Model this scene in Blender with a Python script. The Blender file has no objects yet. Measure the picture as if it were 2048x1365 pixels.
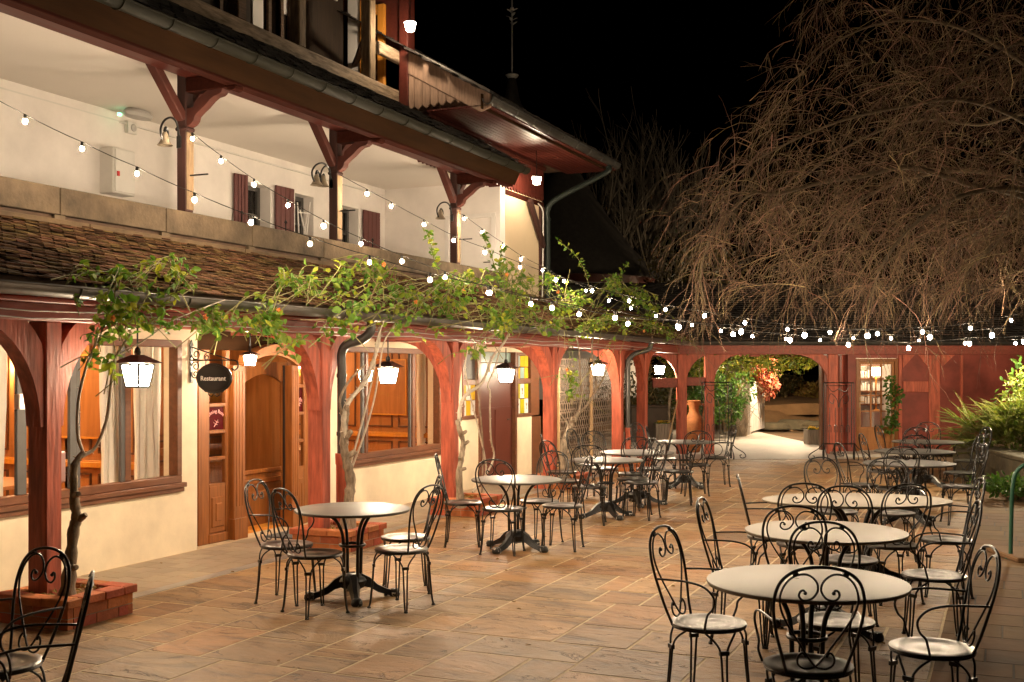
import bpy, bmesh, math, random
from mathutils import Vector, Matrix
random.seed(11)
SC = bpy.context.scene
COL = SC.collection
# ---------------------------------------------------------------- camera, sky, exposure
FP, EYE, HV = 2276.0, 1.81, 740.0          # focal length in photo pixels, eye height, horizon row
TH = math.atan(991 / FP)                    # camera yaw: the facade runs along +Y
SN, CS = math.sin(TH), math.cos(TH)
cam_data = bpy.data.cameras.new('camera')
cam = bpy.data.objects.new('camera', cam_data)
COL.objects.link(cam)
cam.location = (0, 0, EYE)
cam.rotation_euler = (math.radians(90), 0, TH)
cam_data.sensor_width = 36
cam_data.lens = FP / 2048 * 36
cam_data.shift_y = (HV - 682.5) / 2048
cam_data.clip_start = 0.1
cam_data.clip_end = 400
cam_data.dof.use_dof = True
cam_data.dof.focus_distance = 10.0
cam_data.dof.aperture_fstop = 8.0
SC.camera = cam
world = bpy.data.worlds.new('World')
SC.world = world
world.use_nodes = True
wn = world.node_tree
sky = wn.nodes.new('ShaderNodeTexSky')
sky.sky_type = 'NISHITA'
sky.sun_disc = False
sky.sun_elevation = math.radians(-8)
sky.sun_rotation = math.radians(200)
wn.links.new(sky.outputs[0], wn.nodes['Background'].inputs[0])
wn.nodes['Background'].inputs[1].default_value = 0.02
SC.view_settings.view_transform = 'Standard'
SC.view_settings.look = 'None'
SC.view_settings.exposure = 0.32
SC.view_settings.gamma = 1.0
SC.render.engine = 'CYCLES'
SC.cycles.use_denoising = True
SC.cycles.max_bounces = 8
SC.cycles.diffuse_bounces = 4
SC.cycles.glossy_bounces = 3
SC.cycles.transparent_max_bounces = 12
SC.cycles.sample_clamp_indirect = 6.0
SC.cycles.use_light_tree = True
SC.cycles.caustics_reflective = False
SC.cycles.caustics_refractive = False

L_BULB, L_LANTERN, L_SCONCE, L_FLOOD, L_GARDEN = 1100.0, 350.0, 130.0, 900.0, 1700.0   # radiance of the lamps

# ---------------------------------------------------------------- measuring: photo pixel -> point of the place
def ray(u):
    t = (u - 1024) / FP
    return -SN + CS * t, CS + SN * t
def P(u, v, d):
    dx, dy = ray(u)
    return Vector((dx * d, dy * d, EYE + (HV - v) / FP * d))
def G(u, v, h=0.0):
    return P(u, v, FP * (EYE - h) / (v - HV))
def XP(u, v, x):
    return P(u, v, x / ray(u)[0])
def YP(u, v, y):
    return P(u, v, y / ray(u)[1])
def YX(u, x):
    dx, dy = ray(u)
    return dy * x / dx

# ---------------------------------------------------------------- materials
MATS = {}
def new_mat(name):
    m = bpy.data.materials.new(name)
    m.use_nodes = True
    MATS[name] = m
    return m, m.node_tree, m.node_tree.nodes['Principled BSDF']
def c4(c, k=1.0):
    return (min(1, c[0] * k), min(1, c[1] * k), min(1, c[2] * k), 1)
def pm(name, col, rough=0.6, metal=0.0, var=0.15, scale=6.0, bump=0.0, stretch=(1, 1, 1), spec=0.4, col2=None, island=0.0, detail=6, bscale=None, lo=0.3, hi=0.7, distort=0.0, rv=.11):
    m, t, b = new_mat(name)
    n, l = t.nodes, t.links
    tc = n.new('ShaderNodeTexCoord'); mp = n.new('ShaderNodeMapping')
    mp.inputs['Scale'].default_value = stretch
    l.new(tc.outputs['Object'], mp.inputs[0])
    vec = mp.outputs[0]
    geo = None
    if island:
        geo = n.new('ShaderNodeNewGeometry')
        ad = n.new('ShaderNodeVectorMath'); ad.operation = 'ADD'
        sc = n.new('ShaderNodeMath'); sc.operation = 'MULTIPLY'; sc.inputs[1].default_value = 37.0
        l.new(geo.outputs['Random Per Island'], sc.inputs[0])
        l.new(vec, ad.inputs[0]); l.new(sc.outputs[0], ad.inputs[1])
        vec = ad.outputs[0]
    ns = n.new('ShaderNodeTexNoise')
    ns.inputs['Scale'].default_value = scale; ns.inputs['Detail'].default_value = detail; ns.inputs['Roughness'].default_value = 0.62
    ns.inputs['Distortion'].default_value = distort
    l.new(vec, ns.inputs['Vector'])
    cr = n.new('ShaderNodeValToRGB')
    cr.color_ramp.elements[0].position = lo; cr.color_ramp.elements[1].position = hi
    cr.color_ramp.elements[0].color = c4(col, 1 - var); cr.color_ramp.elements[1].color = c4(col2 or col, 1 + var)
    l.new(ns.outputs['Fac'], cr.inputs[0])
    out = cr.outputs[0]
    if island:
        hs = n.new('ShaderNodeHueSaturation')
        mr = n.new('ShaderNodeMapRange'); mr.inputs['To Min'].default_value = 1 - island; mr.inputs['To Max'].default_value = 1 + island
        l.new(geo.outputs['Random Per Island'], mr.inputs['Value'])
        l.new(mr.outputs[0], hs.inputs['Value'])
        mr2 = n.new('ShaderNodeMath'); mr2.operation = 'MULTIPLY'; mr2.inputs[1].default_value = 7.31
        fr = n.new('ShaderNodeMath'); fr.operation = 'FRACT'
        l.new(geo.outputs['Random Per Island'], mr2.inputs[0]); l.new(mr2.outputs[0], fr.inputs[0])
        mr3 = n.new('ShaderNodeMapRange'); mr3.inputs['To Min'].default_value = 0.5 - island * .055; mr3.inputs['To Max'].default_value = 0.5 + island * .055
        l.new(fr.outputs[0], mr3.inputs['Value']); l.new(mr3.outputs[0], hs.inputs['Hue'])
        l.new(out, hs.inputs['Color']); out = hs.outputs[0]
    l.new(out, b.inputs['Base Color'])
    b.inputs['Roughness'].default_value = rough; b.inputs['Metallic'].default_value = metal
    b.inputs['Specular IOR Level'].default_value = spec
    if rough < .95 and rv:
        rr = n.new('ShaderNodeMapRange'); rr.inputs['To Min'].default_value = max(.02, rough - rv); rr.inputs['To Max'].default_value = min(1, rough + rv)
        l.new(ns.outputs['Fac'], rr.inputs['Value']); l.new(rr.outputs[0], b.inputs['Roughness'])
    if bump:
        bp = n.new('ShaderNodeBump'); bp.inputs['Strength'].default_value = bump; bp.inputs['Distance'].default_value = 0.02
        if bscale:
            nb = n.new('ShaderNodeTexNoise'); nb.inputs['Scale'].default_value = bscale; nb.inputs['Detail'].default_value = 8; nb.inputs['Distortion'].default_value = distort
            l.new(vec, nb.inputs['Vector']); l.new(nb.outputs['Fac'], bp.inputs['Height'])
        else:
            l.new(ns.outputs['Fac'], bp.inputs['Height'])
        l.new(bp.outputs[0], b.inputs['Normal'])
    return m
def em(name, col, strength, base=(.8, .8, .8)):
    m, t, b = new_mat(name)
    b.inputs['Base Color'].default_value = c4(base)
    b.inputs['Emission Color'].default_value = c4(col)
    b.inputs['Emission Strength'].default_value = strength
    return m
def glass(name, tint=(1, 1, 1), refl=0.04):
    m, t, b = new_mat(name)
    n, l = t.nodes, t.links
    n.remove(b)
    tr = n.new('ShaderNodeBsdfTransparent'); tr.inputs[0].default_value = c4(tint)
    gl = n.new('ShaderNodeBsdfGlossy'); gl.inputs['Roughness'].default_value = 0.0
    fr = n.new('ShaderNodeFresnel'); gb = n.new('ShaderNodeNewGeometry'); io = n.new('ShaderNodeMapRange'); io.inputs['To Min'].default_value = 1.5; io.inputs['To Max'].default_value = 1 / 1.5
    l.new(gb.outputs['Backfacing'], io.inputs['Value']); l.new(io.outputs[0], fr.inputs[0])
    mx = n.new('ShaderNodeMixShader')
    l.new(fr.outputs[0], mx.inputs[0]); l.new(tr.outputs[0], mx.inputs[1]); l.new(gl.outputs[0], mx.inputs[2])
    l.new(mx.outputs[0], n['Material Output'].inputs[0])
    return m
def leafmat(name, cols, rough=0.55, trans=0.35):
    m, t, b = new_mat(name)
    n, l = t.nodes, t.links
    geo = n.new('ShaderNodeNewGeometry')
    cr = n.new('ShaderNodeValToRGB'); cr.color_ramp.interpolation = 'LINEAR'
    els = cr.color_ramp.elements
    for i, c in enumerate(cols):
        p = i / (len(cols) - 1)
        e = els[i] if i < 2 else els.new(p)
        e.position = p; e.color = c4(c)
    els[1].position = 1 / (len(cols) - 1)
    l.new(geo.outputs['Random Per Island'], cr.inputs[0])
    l.new(cr.outputs[0], b.inputs['Base Color'])
    b.inputs['Roughness'].default_value = rough
    tl = n.new('ShaderNodeBsdfTranslucent'); l.new(cr.outputs[0], tl.inputs[0])
    mx = n.new('ShaderNodeMixShader'); mx.inputs[0].default_value = trans
    l.new(b.outputs[0], mx.inputs[1]); l.new(tl.outputs[0], mx.inputs[2])
    l.new(mx.outputs[0], n['Material Output'].inputs[0])
    return m

def slab_mat(name):
    """riven sandstone: blotches, dark cleft lines, a different tint on every flag"""
    m, t, b = new_mat(name)
    n, l = t.nodes, t.links
    tc = n.new('ShaderNodeTexCoord'); geo = n.new('ShaderNodeNewGeometry')
    mp = n.new('ShaderNodeMapping'); mp.inputs['Scale'].default_value = (1.0, 1.5, 1); mp.inputs['Rotation'].default_value = (0, 0, .25)
    mp2 = n.new('ShaderNodeMapping'); mp2.inputs['Scale'].default_value = (.9, 2.4, 1); mp2.inputs['Rotation'].default_value = (0, 0, -.2)
    l.new(tc.outputs['Object'], mp.inputs[0])
    sc = n.new('ShaderNodeMath'); sc.operation = 'MULTIPLY'; sc.inputs[1].default_value = 53.0
    l.new(geo.outputs['Random Per Island'], sc.inputs[0])
    ad = n.new('ShaderNodeVectorMath'); ad.operation = 'ADD'
    l.new(mp.outputs[0], ad.inputs[0]); l.new(sc.outputs[0], ad.inputs[1])
    ad2 = n.new('ShaderNodeVectorMath'); ad2.operation = 'ADD'
    l.new(ad.outputs[0], mp2.inputs[0]); l.new(mp2.outputs[0], ad2.inputs[0]); l.new(sc.outputs[0], ad2.inputs[1])
    def noise(scale, detail, rough, dist, streak=False):
        x = n.new('ShaderNodeTexNoise'); x.inputs['Scale'].default_value = scale; x.inputs['Detail'].default_value = detail
        x.inputs['Roughness'].default_value = rough; x.inputs['Distortion'].default_value = dist
        l.new((ad2 if streak else ad).outputs[0], x.inputs['Vector']); return x.outputs['Fac']
    n1 = noise(1.25, 11, .68, 1.3); n2 = noise(1.6, 8, .6, .7, True); n3 = noise(11, 6, .7, 0)
    cr = n.new('ShaderNodeValToRGB'); e = cr.color_ramp.elements
    e[0].position = .30; e[0].color = (.17, .080, .026, 1); e[1].position = .72; e[1].color = (.48, .275, .10, 1)
    x = e.new(.48); x.color = (.32, .168, .057, 1)
    x = e.new(.60); x.color = (.39, .205, .078, 1)
    l.new(n1, cr.inputs[0])
    sb = n.new('ShaderNodeMath'); sb.operation = 'SUBTRACT'; sb.inputs[1].default_value = .33; l.new(n2, sb.inputs[0])
    ab = n.new('ShaderNodeMath'); ab.operation = 'MAXIMUM'; ab.inputs[1].default_value = 0; l.new(sb.outputs[0], ab.inputs[0])
    cl = n.new('ShaderNodeMapRange'); cl.inputs['From Max'].default_value = .14; cl.inputs['To Min'].default_value = .55; cl.inputs['To Max'].default_value = 1.0
    l.new(ab.outputs[0], cl.inputs['Value'])
    hs = n.new('ShaderNodeHueSaturation')
    v = n.new('ShaderNodeMapRange'); v.inputs['To Min'].default_value = .56; v.inputs['To Max'].default_value = 1.04
    l.new(geo.outputs['Random Per Island'], v.inputs['Value'])
    n4 = noise(1.05, 8, .62, 1.2)
    c1 = n.new('ShaderNodeMath'); c1.operation = 'SUBTRACT'; c1.inputs[1].default_value = .5; l.new(n4, c1.inputs[0])
    c2 = n.new('ShaderNodeMath'); c2.operation = 'ABSOLUTE'; l.new(c1.outputs[0], c2.inputs[0])
    c3 = n.new('ShaderNodeMapRange'); c3.inputs['From Max'].default_value = .016; c3.inputs['To Min'].default_value = 1.0; c3.inputs['To Max'].default_value = 0.0; l.new(c2.outputs[0], c3.inputs['Value'])
    mk = n.new('ShaderNodeMapRange'); mk.inputs['From Min'].default_value = .50; mk.inputs['From Max'].default_value = .56; l.new(n2, mk.inputs['Value'])
    c5 = n.new('ShaderNodeMath'); c5.operation = 'MULTIPLY'; l.new(c3.outputs[0], c5.inputs[0]); l.new(mk.outputs[0], c5.inputs[1])
    c6 = n.new('ShaderNodeMapRange'); c6.inputs['To Min'].default_value = 1.0; c6.inputs['To Max'].default_value = .40; l.new(c5.outputs[0], c6.inputs['Value'])
    mu0 = n.new('ShaderNodeMath'); mu0.operation = 'MULTIPLY'; l.new(cl.outputs[0], mu0.inputs[0]); l.new(c6.outputs[0], mu0.inputs[1])
    mu = n.new('ShaderNodeMath'); mu.operation = 'MULTIPLY'; l.new(v.outputs[0], mu.inputs[0]); l.new(mu0.outputs[0], mu.inputs[1])
    l.new(mu.outputs[0], hs.inputs['Value'])
    h1 = n.new('ShaderNodeMath'); h1.operation = 'MULTIPLY'; h1.inputs[1].default_value = 9.7; l.new(geo.outputs['Random Per Island'], h1.inputs[0])
    h2 = n.new('ShaderNodeMath'); h2.operation = 'FRACT'; l.new(h1.outputs[0], h2.inputs[0])
    h3 = n.new('ShaderNodeMapRange'); h3.inputs['To Min'].default_value = .493; h3.inputs['To Max'].default_value = .508; l.new(h2.outputs[0], h3.inputs['Value']); l.new(h3.outputs[0], hs.inputs['Hue'])
    s3 = n.new('ShaderNodeMapRange'); s3.inputs['To Min'].default_value = 1.08; s3.inputs['To Max'].default_value = .92; l.new(h2.outputs[0], s3.inputs['Value']); l.new(s3.outputs[0], hs.inputs['Saturation'])
    l.new(cr.outputs[0], hs.inputs['Color']); l.new(hs.outputs[0], b.inputs['Base Color'])
    b.inputs['Specular IOR Level'].default_value = .45
    rr = n.new('ShaderNodeMapRange'); rr.inputs['To Min'].default_value = .36; rr.inputs['To Max'].default_value = .68; l.new(n3, rr.inputs['Value']); l.new(rr.outputs[0], b.inputs['Roughness'])
    hm = n.new('ShaderNodeMath'); hm.operation = 'MULTIPLY_ADD'; hm.inputs[1].default_value = .5; l.new(mu0.outputs[0], hm.inputs[0]); l.new(n1, hm.inputs[2])
    h4 = n.new('ShaderNodeMath'); h4.operation = 'MULTIPLY_ADD'; h4.inputs[1].default_value = .12; l.new(n3, h4.inputs[0]); l.new(hm.outputs[0], h4.inputs[2])
    bp = n.new('ShaderNodeBump'); bp.inputs['Strength'].default_value = .75; bp.inputs['Distance'].default_value = .03
    l.new(h4.outputs[0], bp.inputs['Height']); l.new(bp.outputs[0], b.inputs['Normal'])
    return m
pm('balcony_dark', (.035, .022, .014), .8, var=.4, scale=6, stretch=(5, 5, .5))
pm('plaster_cream', (.76, .64, .46), .8, var=.13, scale=2.2, bump=.06, bscale=60)
pm('plaster_white', (.82, .775, .735), .85, var=.09, scale=1.8, bump=.05, bscale=40)
pm('plaster_beige', (.62, .49, .33), .85, var=.06, scale=1.4, bump=.08, bscale=70)
pm('ceiling_paint', (.76, .71, .65), .9, var=.03, scale=1)
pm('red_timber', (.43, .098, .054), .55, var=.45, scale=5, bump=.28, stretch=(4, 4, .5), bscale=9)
pm('red_beam', (.27, .065, .042), .55, var=.28, scale=5, bump=.12, stretch=(4, .5, 4), bscale=9)
pm('red_wall', (.24, .050, .034), .55, var=.32, scale=2.5, bump=.05, bscale=50)
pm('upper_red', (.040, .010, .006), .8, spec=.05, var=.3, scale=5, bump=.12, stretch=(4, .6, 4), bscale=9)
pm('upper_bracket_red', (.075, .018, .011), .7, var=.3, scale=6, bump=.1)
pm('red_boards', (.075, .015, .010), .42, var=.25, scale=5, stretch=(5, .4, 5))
pm('dark_timber', (.10, .055, .03), .75, var=.5, scale=7, bump=.35, stretch=(5, .7, 5))
pm('worn_timber', (.20, .135, .075), .8, var=.5, scale=6, bump=.4, stretch=(4, .6, 4), col2=(.30, .22, .15))
pm('lit_post_timber', (.15, .10, .055), .8, var=.6, scale=6, bump=.4, stretch=(5, 5, .7))
pm('pale_boards', (.26, .165, .115), .75, var=.3, scale=6, bump=.2, stretch=(6, 6, .8))
pm('fascia_brown', (.034, .016, .007), .9, spec=.04, var=.25, scale=4, stretch=(3, .3, 3))
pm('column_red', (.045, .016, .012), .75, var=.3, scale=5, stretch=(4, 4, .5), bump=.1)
pm('door_wood', (.255, .085, .019), .38, var=.3, scale=5, bump=.06, stretch=(6, 6, .5))
pm('window_wood', (.15, .058, .026), .42, var=.25, scale=5, stretch=(4, 1, 4))
pm('panel_wood', (.36, .14, .04), .42, var=.22, scale=4, stretch=(5, 5, .4))
pm('dark_door_paint', (.13, .035, .022), .35, var=.12, scale=3)
pm('grey_frame', (.09, .085, .08), .5, var=.1)
pm('stone_parapet', (.12, .085, .052), .9, var=.5, scale=3.2, bump=.35, bscale=26)
pm('tile', (.105, .058, .027), .95, spec=.1, var=.5, scale=9, bump=.5, bscale=18, island=.45)
pm('tile_dark', (.035, .028, .024), .8, var=.35, scale=9, bump=.3, bscale=18, island=.35)
pm('zinc', (.13, .12, .11), .42, metal=.8, var=.2, scale=3, bump=.03)
pm('zinc_dark', (.07, .066, .06), .48, metal=.6, var=.25, scale=3)
pm('copper_green', (.020, .019, .012), .6, metal=.0, spec=.12, var=.25, scale=4)
pm('pipe_green', (.020, .028, .024), .45, metal=.3, var=.2, scale=3)
pm('black_iron', (.012, .012, .012), .32, metal=.25, var=.3, scale=20, spec=.6)
pm('cast_iron', (.014, .013, .012), .4, metal=.3, var=.4, scale=14, spec=.6, bump=.2)
pm('chipped_paint', (.03, .028, .025), .5, var=.3, scale=26, col2=(.75, .72, .65), lo=.55, hi=.62)
pm('seat_metal', (.075, .068, .06), .33, metal=.85, var=.08, scale=5, spec=.5, rv=0)
pm('table_metal', (.12, .11, .098), .42, metal=.25, var=.12, scale=3.5, spec=.5)
pm('table_metal_warm', (.22, .185, .135), .45, metal=.2, var=.16, scale=4, spec=.4)
pm('table_metal_dark', (.065, .058, .05), .45, metal=.25, var=.18, scale=3.5, spec=.5)
pm('brick', (.40, .11, .045), .8, var=.35, scale=6, bump=.3, bscale=45, island=.28)
pm('mortar', (.34, .27, .20), .95, var=.15, scale=20)
pm('lit_face', (.24, .16, .09), .8, var=.4, scale=6, bump=.3, stretch=(4, 4, .6))  # paler tone for the lamplit side of the loggia columns
pm('soil', (.10, .06, .035), 1.0, var=.6, scale=30, bump=.9, bscale=60, col2=(.26, .16, .08))
pm('panel_groove_shade', (.10, .035, .012), .5, var=.2)
pm('bark', (.27, .21, .15), .95, var=.6, scale=22, bump=.9, stretch=(1, 1, .35), detail=8)
pm('cane_pale', (.50, .43, .34), .8, var=.25, scale=18, bump=.3)
pm('twig', (.24, .17, .08), .8, var=.35, scale=10)
pm('twig_green', (.22, .20, .07), .7, var=.3, scale=10)
pm('tree_bark', (.10, .072, .042), .9, var=.35, scale=12, bump=.4)
pm('tree_twig', (.14, .088, .048), .85, var=.3, scale=6, island=.65)
pm('bare_bark', (.055, .045, .032), .9, var=.3, scale=4)
slab_mat('slab')
pm('paver', (.16, .093, .047), .8, spec=.12, var=.25, scale=2, bump=.25, bscale=9, island=.15)
pm('strip_tile', (.30, .235, .165), .55, var=.15, scale=3, bump=.12, bscale=12, island=.1)
pm('grout', (.52, .40, .25), .95, var=.2, scale=12)
pm('grout_dark', (.10, .075, .055), .95, var=.2, scale=12)
pm('pale_floor', (.52, .47, .42), .6, var=.14, scale=5, bump=.3, bscale=30)
pm('drain_metal', (.36, .34, .31), .4, metal=.6, var=.2)
pm('earth', (.10, .062, .032), .95, var=.4, scale=.9, bump=.5, bscale=3)
pm('flashing', (.13, .085, .045), .9, var=.3)
pm('bank_earth', (.26, .15, .07), .95, var=.3, scale=2, bump=.5, bscale=9)
pm('grass_dry', (.16, .11, .045), .9, var=.4, scale=6)
pm('rock', (.085, .07, .042), .9, var=.4, scale=4, bump=.9, bscale=9)
pm('terracotta', (.50, .20, .07), .75, var=.3, scale=9, bump=.5, bscale=16)
pm('grey_wood', (.22, .18, .14), .85, var=.3, scale=6, stretch=(5, 5, .6), bump=.3)
pm('dark_box', (.055, .038, .025), .7, var=.25)
pm('white_paint', (.78, .75, .72), .5, var=.04)
pm('stick_wood', (.58, .38, .20), .6, var=.15)
pm('shutter_paint', (.13, .045, .042), .6, var=.18, scale=5, stretch=(5, 5, .5))
pm('sign_black', (.006, .006, .006), .35, var=.1, spec=.35)
pm('sign_white', (.85, .84, .80), .5, var=.02)
pm('mat_grey', (.10, .10, .10), .95, var=.2, scale=60, bump=.4)
pm('curtain', (.85, .80, .70), .85, var=.04)
pm('paper', (.75, .72, .66), .7, var=.03)
pm('red_glass', (.07, .004, .006), .12, var=.1)
pm('yellow_glass', (.62, .42, .03), .2, var=.1)
pm('olive_glass', (.42, .40, .02), .2, var=.1)
pm('white_glass', (.70, .68, .64), .25, var=.05)
pm('teal_glass', (.30, .42, .40), .2, var=.1)
pm('perforated', (.27, .20, .145), .5, metal=.2, var=.2, scale=3)
pm('tulip_glass', (.26, .21, .15), .35, var=.15, scale=25)
pm('rail_green', (.025, .09, .055), .4, var=.15)
pm('plastic_grey', (.45, .43, .41), .5, var=.05)
pm('plastic_white', (.72, .70, .66), .5, var=.04)
pm('orange_wood', (.60, .24, .03), .45, var=.15, stretch=(5, 5, .5))
pm('speaker_pink', (.50, .30, .27), .6, var=.05)
pm('red_plastic', (.6, .03, .03), .4, var=.05)
pm('cable', (.02, .018, .015), .6, var=.1)
glass('window_glass')
glass('smoke_glass', (.62, .6, .58))
em('bulb_glow', (1.0, .78, .54), L_BULB)
em('lantern_glow', (1.0, .79, .54), L_LANTERN)
em('sconce_glow', (1.0, .66, .32), L_SCONCE)
em('passage_glow', (1.0, .78, .52), 380)
em('shop_glow', (1.0, .72, .42), 38)
em('globe_glow', (1.0, .80, .52), L_FLOOD)
em('garden_glow', (1.0, .74, .46), L_GARDEN)
leafmat('vine_leaf', [(.06, .16, .014), (.10, .22, .02), (.16, .28, .025), (.27, .34, .03), (.08, .18, .018), (.42, .42, .03), (.13, .25, .022), (.11, .22, .02), (.30, .34, .04)])
leafmat('green_leaf', [(.03, .09, .012), (.06, .14, .015), (.10, .19, .02), (.05, .12, .015)])
leafmat('yellow_leaf', [(.13, .19, .02), (.28, .28, .03), (.07, .14, .02), (.36, .30, .04)])
leafmat('red_leaf', [(.40, .07, .05), (.60, .20, .12), (.48, .12, .05), (.60, .32, .08)])
leafmat('fern_leaf', [(.10, .15, .015), (.16, .20, .02), (.07, .13, .015), (.24, .22, .03)])
leafmat('dark_leaf', [(.03, .04, .01), (.06, .05, .012), (.09, .06, .015), (.02, .03, .008)])
leafmat('dead_leaf', [(.30, .16, .05), (.40, .28, .06), (.22, .11, .04), (.45, .36, .08)])
leafmat('petal_yellow', [(.75, .48, .03), (.8, .55, .05)])
leafmat('petal_orange', [(.75, .20, .04), (.8, .34, .10)])

# ---------------------------------------------------------------- mesh building
def crv(pts, k=6, closed=False):
    """Catmull-Rom through points"""
    pts = [Vector(p) for p in pts]
    n = len(pts)
    out = []
    segs = n if closed else n - 1
    for i in range(segs):
        p1, p2 = pts[i], pts[(i + 1) % n]
        p0 = pts[i - 1] if (closed or i > 0) else p1 * 2 - p2
        p3 = pts[(i + 2) % n] if (closed or i + 2 < n) else p2 * 2 - p1
        for j in range(k):
            t = j / k; t2 = t * t; t3 = t2 * t
            out.append(0.5 * ((2 * p1) + (p2 - p0) * t + (2 * p0 - 5 * p1 + 4 * p2 - p3) * t2 + (3 * p1 - p0 - 3 * p2 + p3) * t3))
    if not closed:
        out.append(pts[-1])
    return out

class MB:
    def __init__(self):
        self.v = []; self.f = []
    def add(self, vs, fs):
        o = len(self.v)
        self.v.extend([tuple(p) for p in vs])
        self.f.extend([tuple(i + o for i in f) for f in fs])
        return self
    def box(self, x0, x1, y0, y1, z0, z1):
        return self.add([(x0, y0, z0), (x1, y0, z0), (x1, y1, z0), (x0, y1, z0), (x0, y0, z1), (x1, y0, z1), (x1, y1, z1), (x0, y1, z1)],
                        [(3, 2, 1, 0), (4, 5, 6, 7), (0, 1, 5, 4), (1, 2, 6, 5), (2, 3, 7, 6), (3, 0, 4, 7)])
    def obox(self, o, a, b, c):
        """box with corner o and edge vectors a, b, c"""
        o, a, b, c = Vector(o), Vector(a), Vector(b), Vector(c)
        return self.add([o, o + a, o + a + b, o + b, o + c, o + a + c, o + a + b + c, o + b + c],
                        [(3, 2, 1, 0), (4, 5, 6, 7), (0, 1, 5, 4), (1, 2, 6, 5), (2, 3, 7, 6), (3, 0, 4, 7)])
    def beam(self, p0, p1, w, h, up=(0, 0, 1)):
        p0, p1 = Vector(p0), Vector(p1)
        d = (p1 - p0); dn = d.normalized()
        s = dn.cross(Vector(up))
        if s.length < 1e-4: s = dn.cross(Vector((1, 0, 0)))
        s.normalize(); u = s.cross(dn)
        return self.obox(p0 - s * w / 2 - u * h / 2, d, s * w, u * h)
    def prism(self, poly, off):
        """poly: list of 3-D points of one face, extruded by vector off"""
        n = len(poly); off = Vector(off)
        vs = [Vector(p) for p in poly] + [Vector(p) + off for p in poly]
        fs = [tuple(range(n - 1, -1, -1)), tuple(range(n, 2 * n))] + [(i, (i + 1) % n, n + (i + 1) % n, n + i) for i in range(n)]
        return self.add(vs, fs)
    def tube(self, pts, r, n=6, closed=False, cap=True):
        pts = [Vector(p) for p in pts]
        m = len(pts)
        if m < 2: return self
        rs = r if isinstance(r, (list, tuple)) else [r] * m
        t0 = (pts[1] - pts[0])
        if t0.length < 1e-9: t0 = Vector((0, 0, 1))
        t0.normalize()
        a = t0.cross(Vector((0, 0, 1)) if abs(t0.z) < .9 else Vector((1, 0, 0))).normalized()
        vs = []
        for i, p in enumerate(pts):
            q = pts[(i + 1) % m] if (closed or i + 1 < m) else p
            o = pts[i - 1] if (closed or i > 0) else p
            t = q - o
            if t.length > 1e-9: t.normalize()
            else: t = t0
            a = a - t * a.dot(t)
            if a.length < 1e-6: a = t.cross(Vector((0.3, .5, 1)))
            a.normalize(); b = t.cross(a)
            for k in range(n):
                w = 2 * math.pi * k / n
                vs.append(p + (a * math.cos(w) + b * math.sin(w)) * rs[i])
        fs = []
        for i in range(m if closed else m - 1):
            j = (i + 1) % m
            for k in range(n):
                k2 = (k + 1) % n
                fs.append((i * n + k, i * n + k2, j * n + k2, j * n + k))
        if cap and not closed:
            fs.append(tuple(range(n - 1, -1, -1))); fs.append(tuple((m - 1) * n + k for k in range(n)))
        return self.add(vs, fs)
    def lathe(self, prof, n=24, c=(0, 0, 0), sx=1.0, sy=1.0):
        c = Vector(c); m = len(prof); vs = []
        for r, z in prof:
            for k in range(n):
                w = 2 * math.pi * k / n
                vs.append(c + Vector((r * math.cos(w) * sx, r * math.sin(w) * sy, z)))
        fs = []
        for i in range(m - 1):
            for k in range(n):
                k2 = (k + 1) % n
                fs.append((i * n + k, i * n + k2, (i + 1) * n + k2, (i + 1) * n + k))
        if prof[0][0] > 1e-6: fs.append(tuple(range(n - 1, -1, -1)))
        if prof[-1][0] > 1e-6: fs.append(tuple((m - 1) * n + k for k in range(n)))
        return self.add(vs, fs)
    def ball(self, c, r, n=10, m=6, sz=1.0):
        return self.lathe([(max(1e-4, r * math.sin(math.pi * i / m)), -r * sz * math.cos(math.pi * i / m)) for i in range(m + 1)], n, c)
    def leaf(self, c, d, nrm, L, W, fold=.25):
        d = Vector(d).normalized(); s = d.cross(Vector(nrm))
        if s.length < 1e-4: s = d.cross(Vector((.3, 1, .2)))
        s.normalize(); u = s.cross(d)
        c = Vector(c)
        up = u * (W * fold)
        return self.add([c, c + d * L * .35 + s * W * .5 + up, c + d * L * .75 + s * W * .34 + up * .7, c + d * L, c + d * L * .75 - s * W * .34 + up * .7, c + d * L * .35 - s * W * .5 + up, c + d * L * .5],
                        [(0, 1, 6), (1, 2, 6), (2, 3, 6), (3, 4, 6), (4, 5, 6), (5, 0, 6)])
    def build(self, name, mat, parent=None, smooth=0, bevel=0.0, fix=True):
        me = bpy.data.meshes.new(name)
        base = Vector((0, 0, 0)); p = parent
        while p is not None:
            base += p.location; p = p.parent
        me.from_pydata(self.v, [], self.f)
        if fix or bevel:
            bm = bmesh.new(); bm.from_mesh(me)
            bmesh.ops.recalc_face_normals(bm, faces=bm.faces)
            if bevel:
                bmesh.ops.bevel(bm, geom=[e for e in bm.edges if e.calc_face_angle(0) > .6], offset=bevel, segments=1, affect='EDGES', clamp_overlap=True)
            bm.to_mesh(me); bm.free()
        if smooth:
            me.shade_smooth()
            if smooth > 1: me.set_sharp_from_angle(angle=math.radians(smooth))
        me.materials.append(MATS[mat])
        o = bpy.data.objects.new(name, me)
        COL.objects.link(o)
        if parent is not None:
            o.parent = parent
            if parent.get('rotated') is None: o.location = -base
        return o

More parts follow.
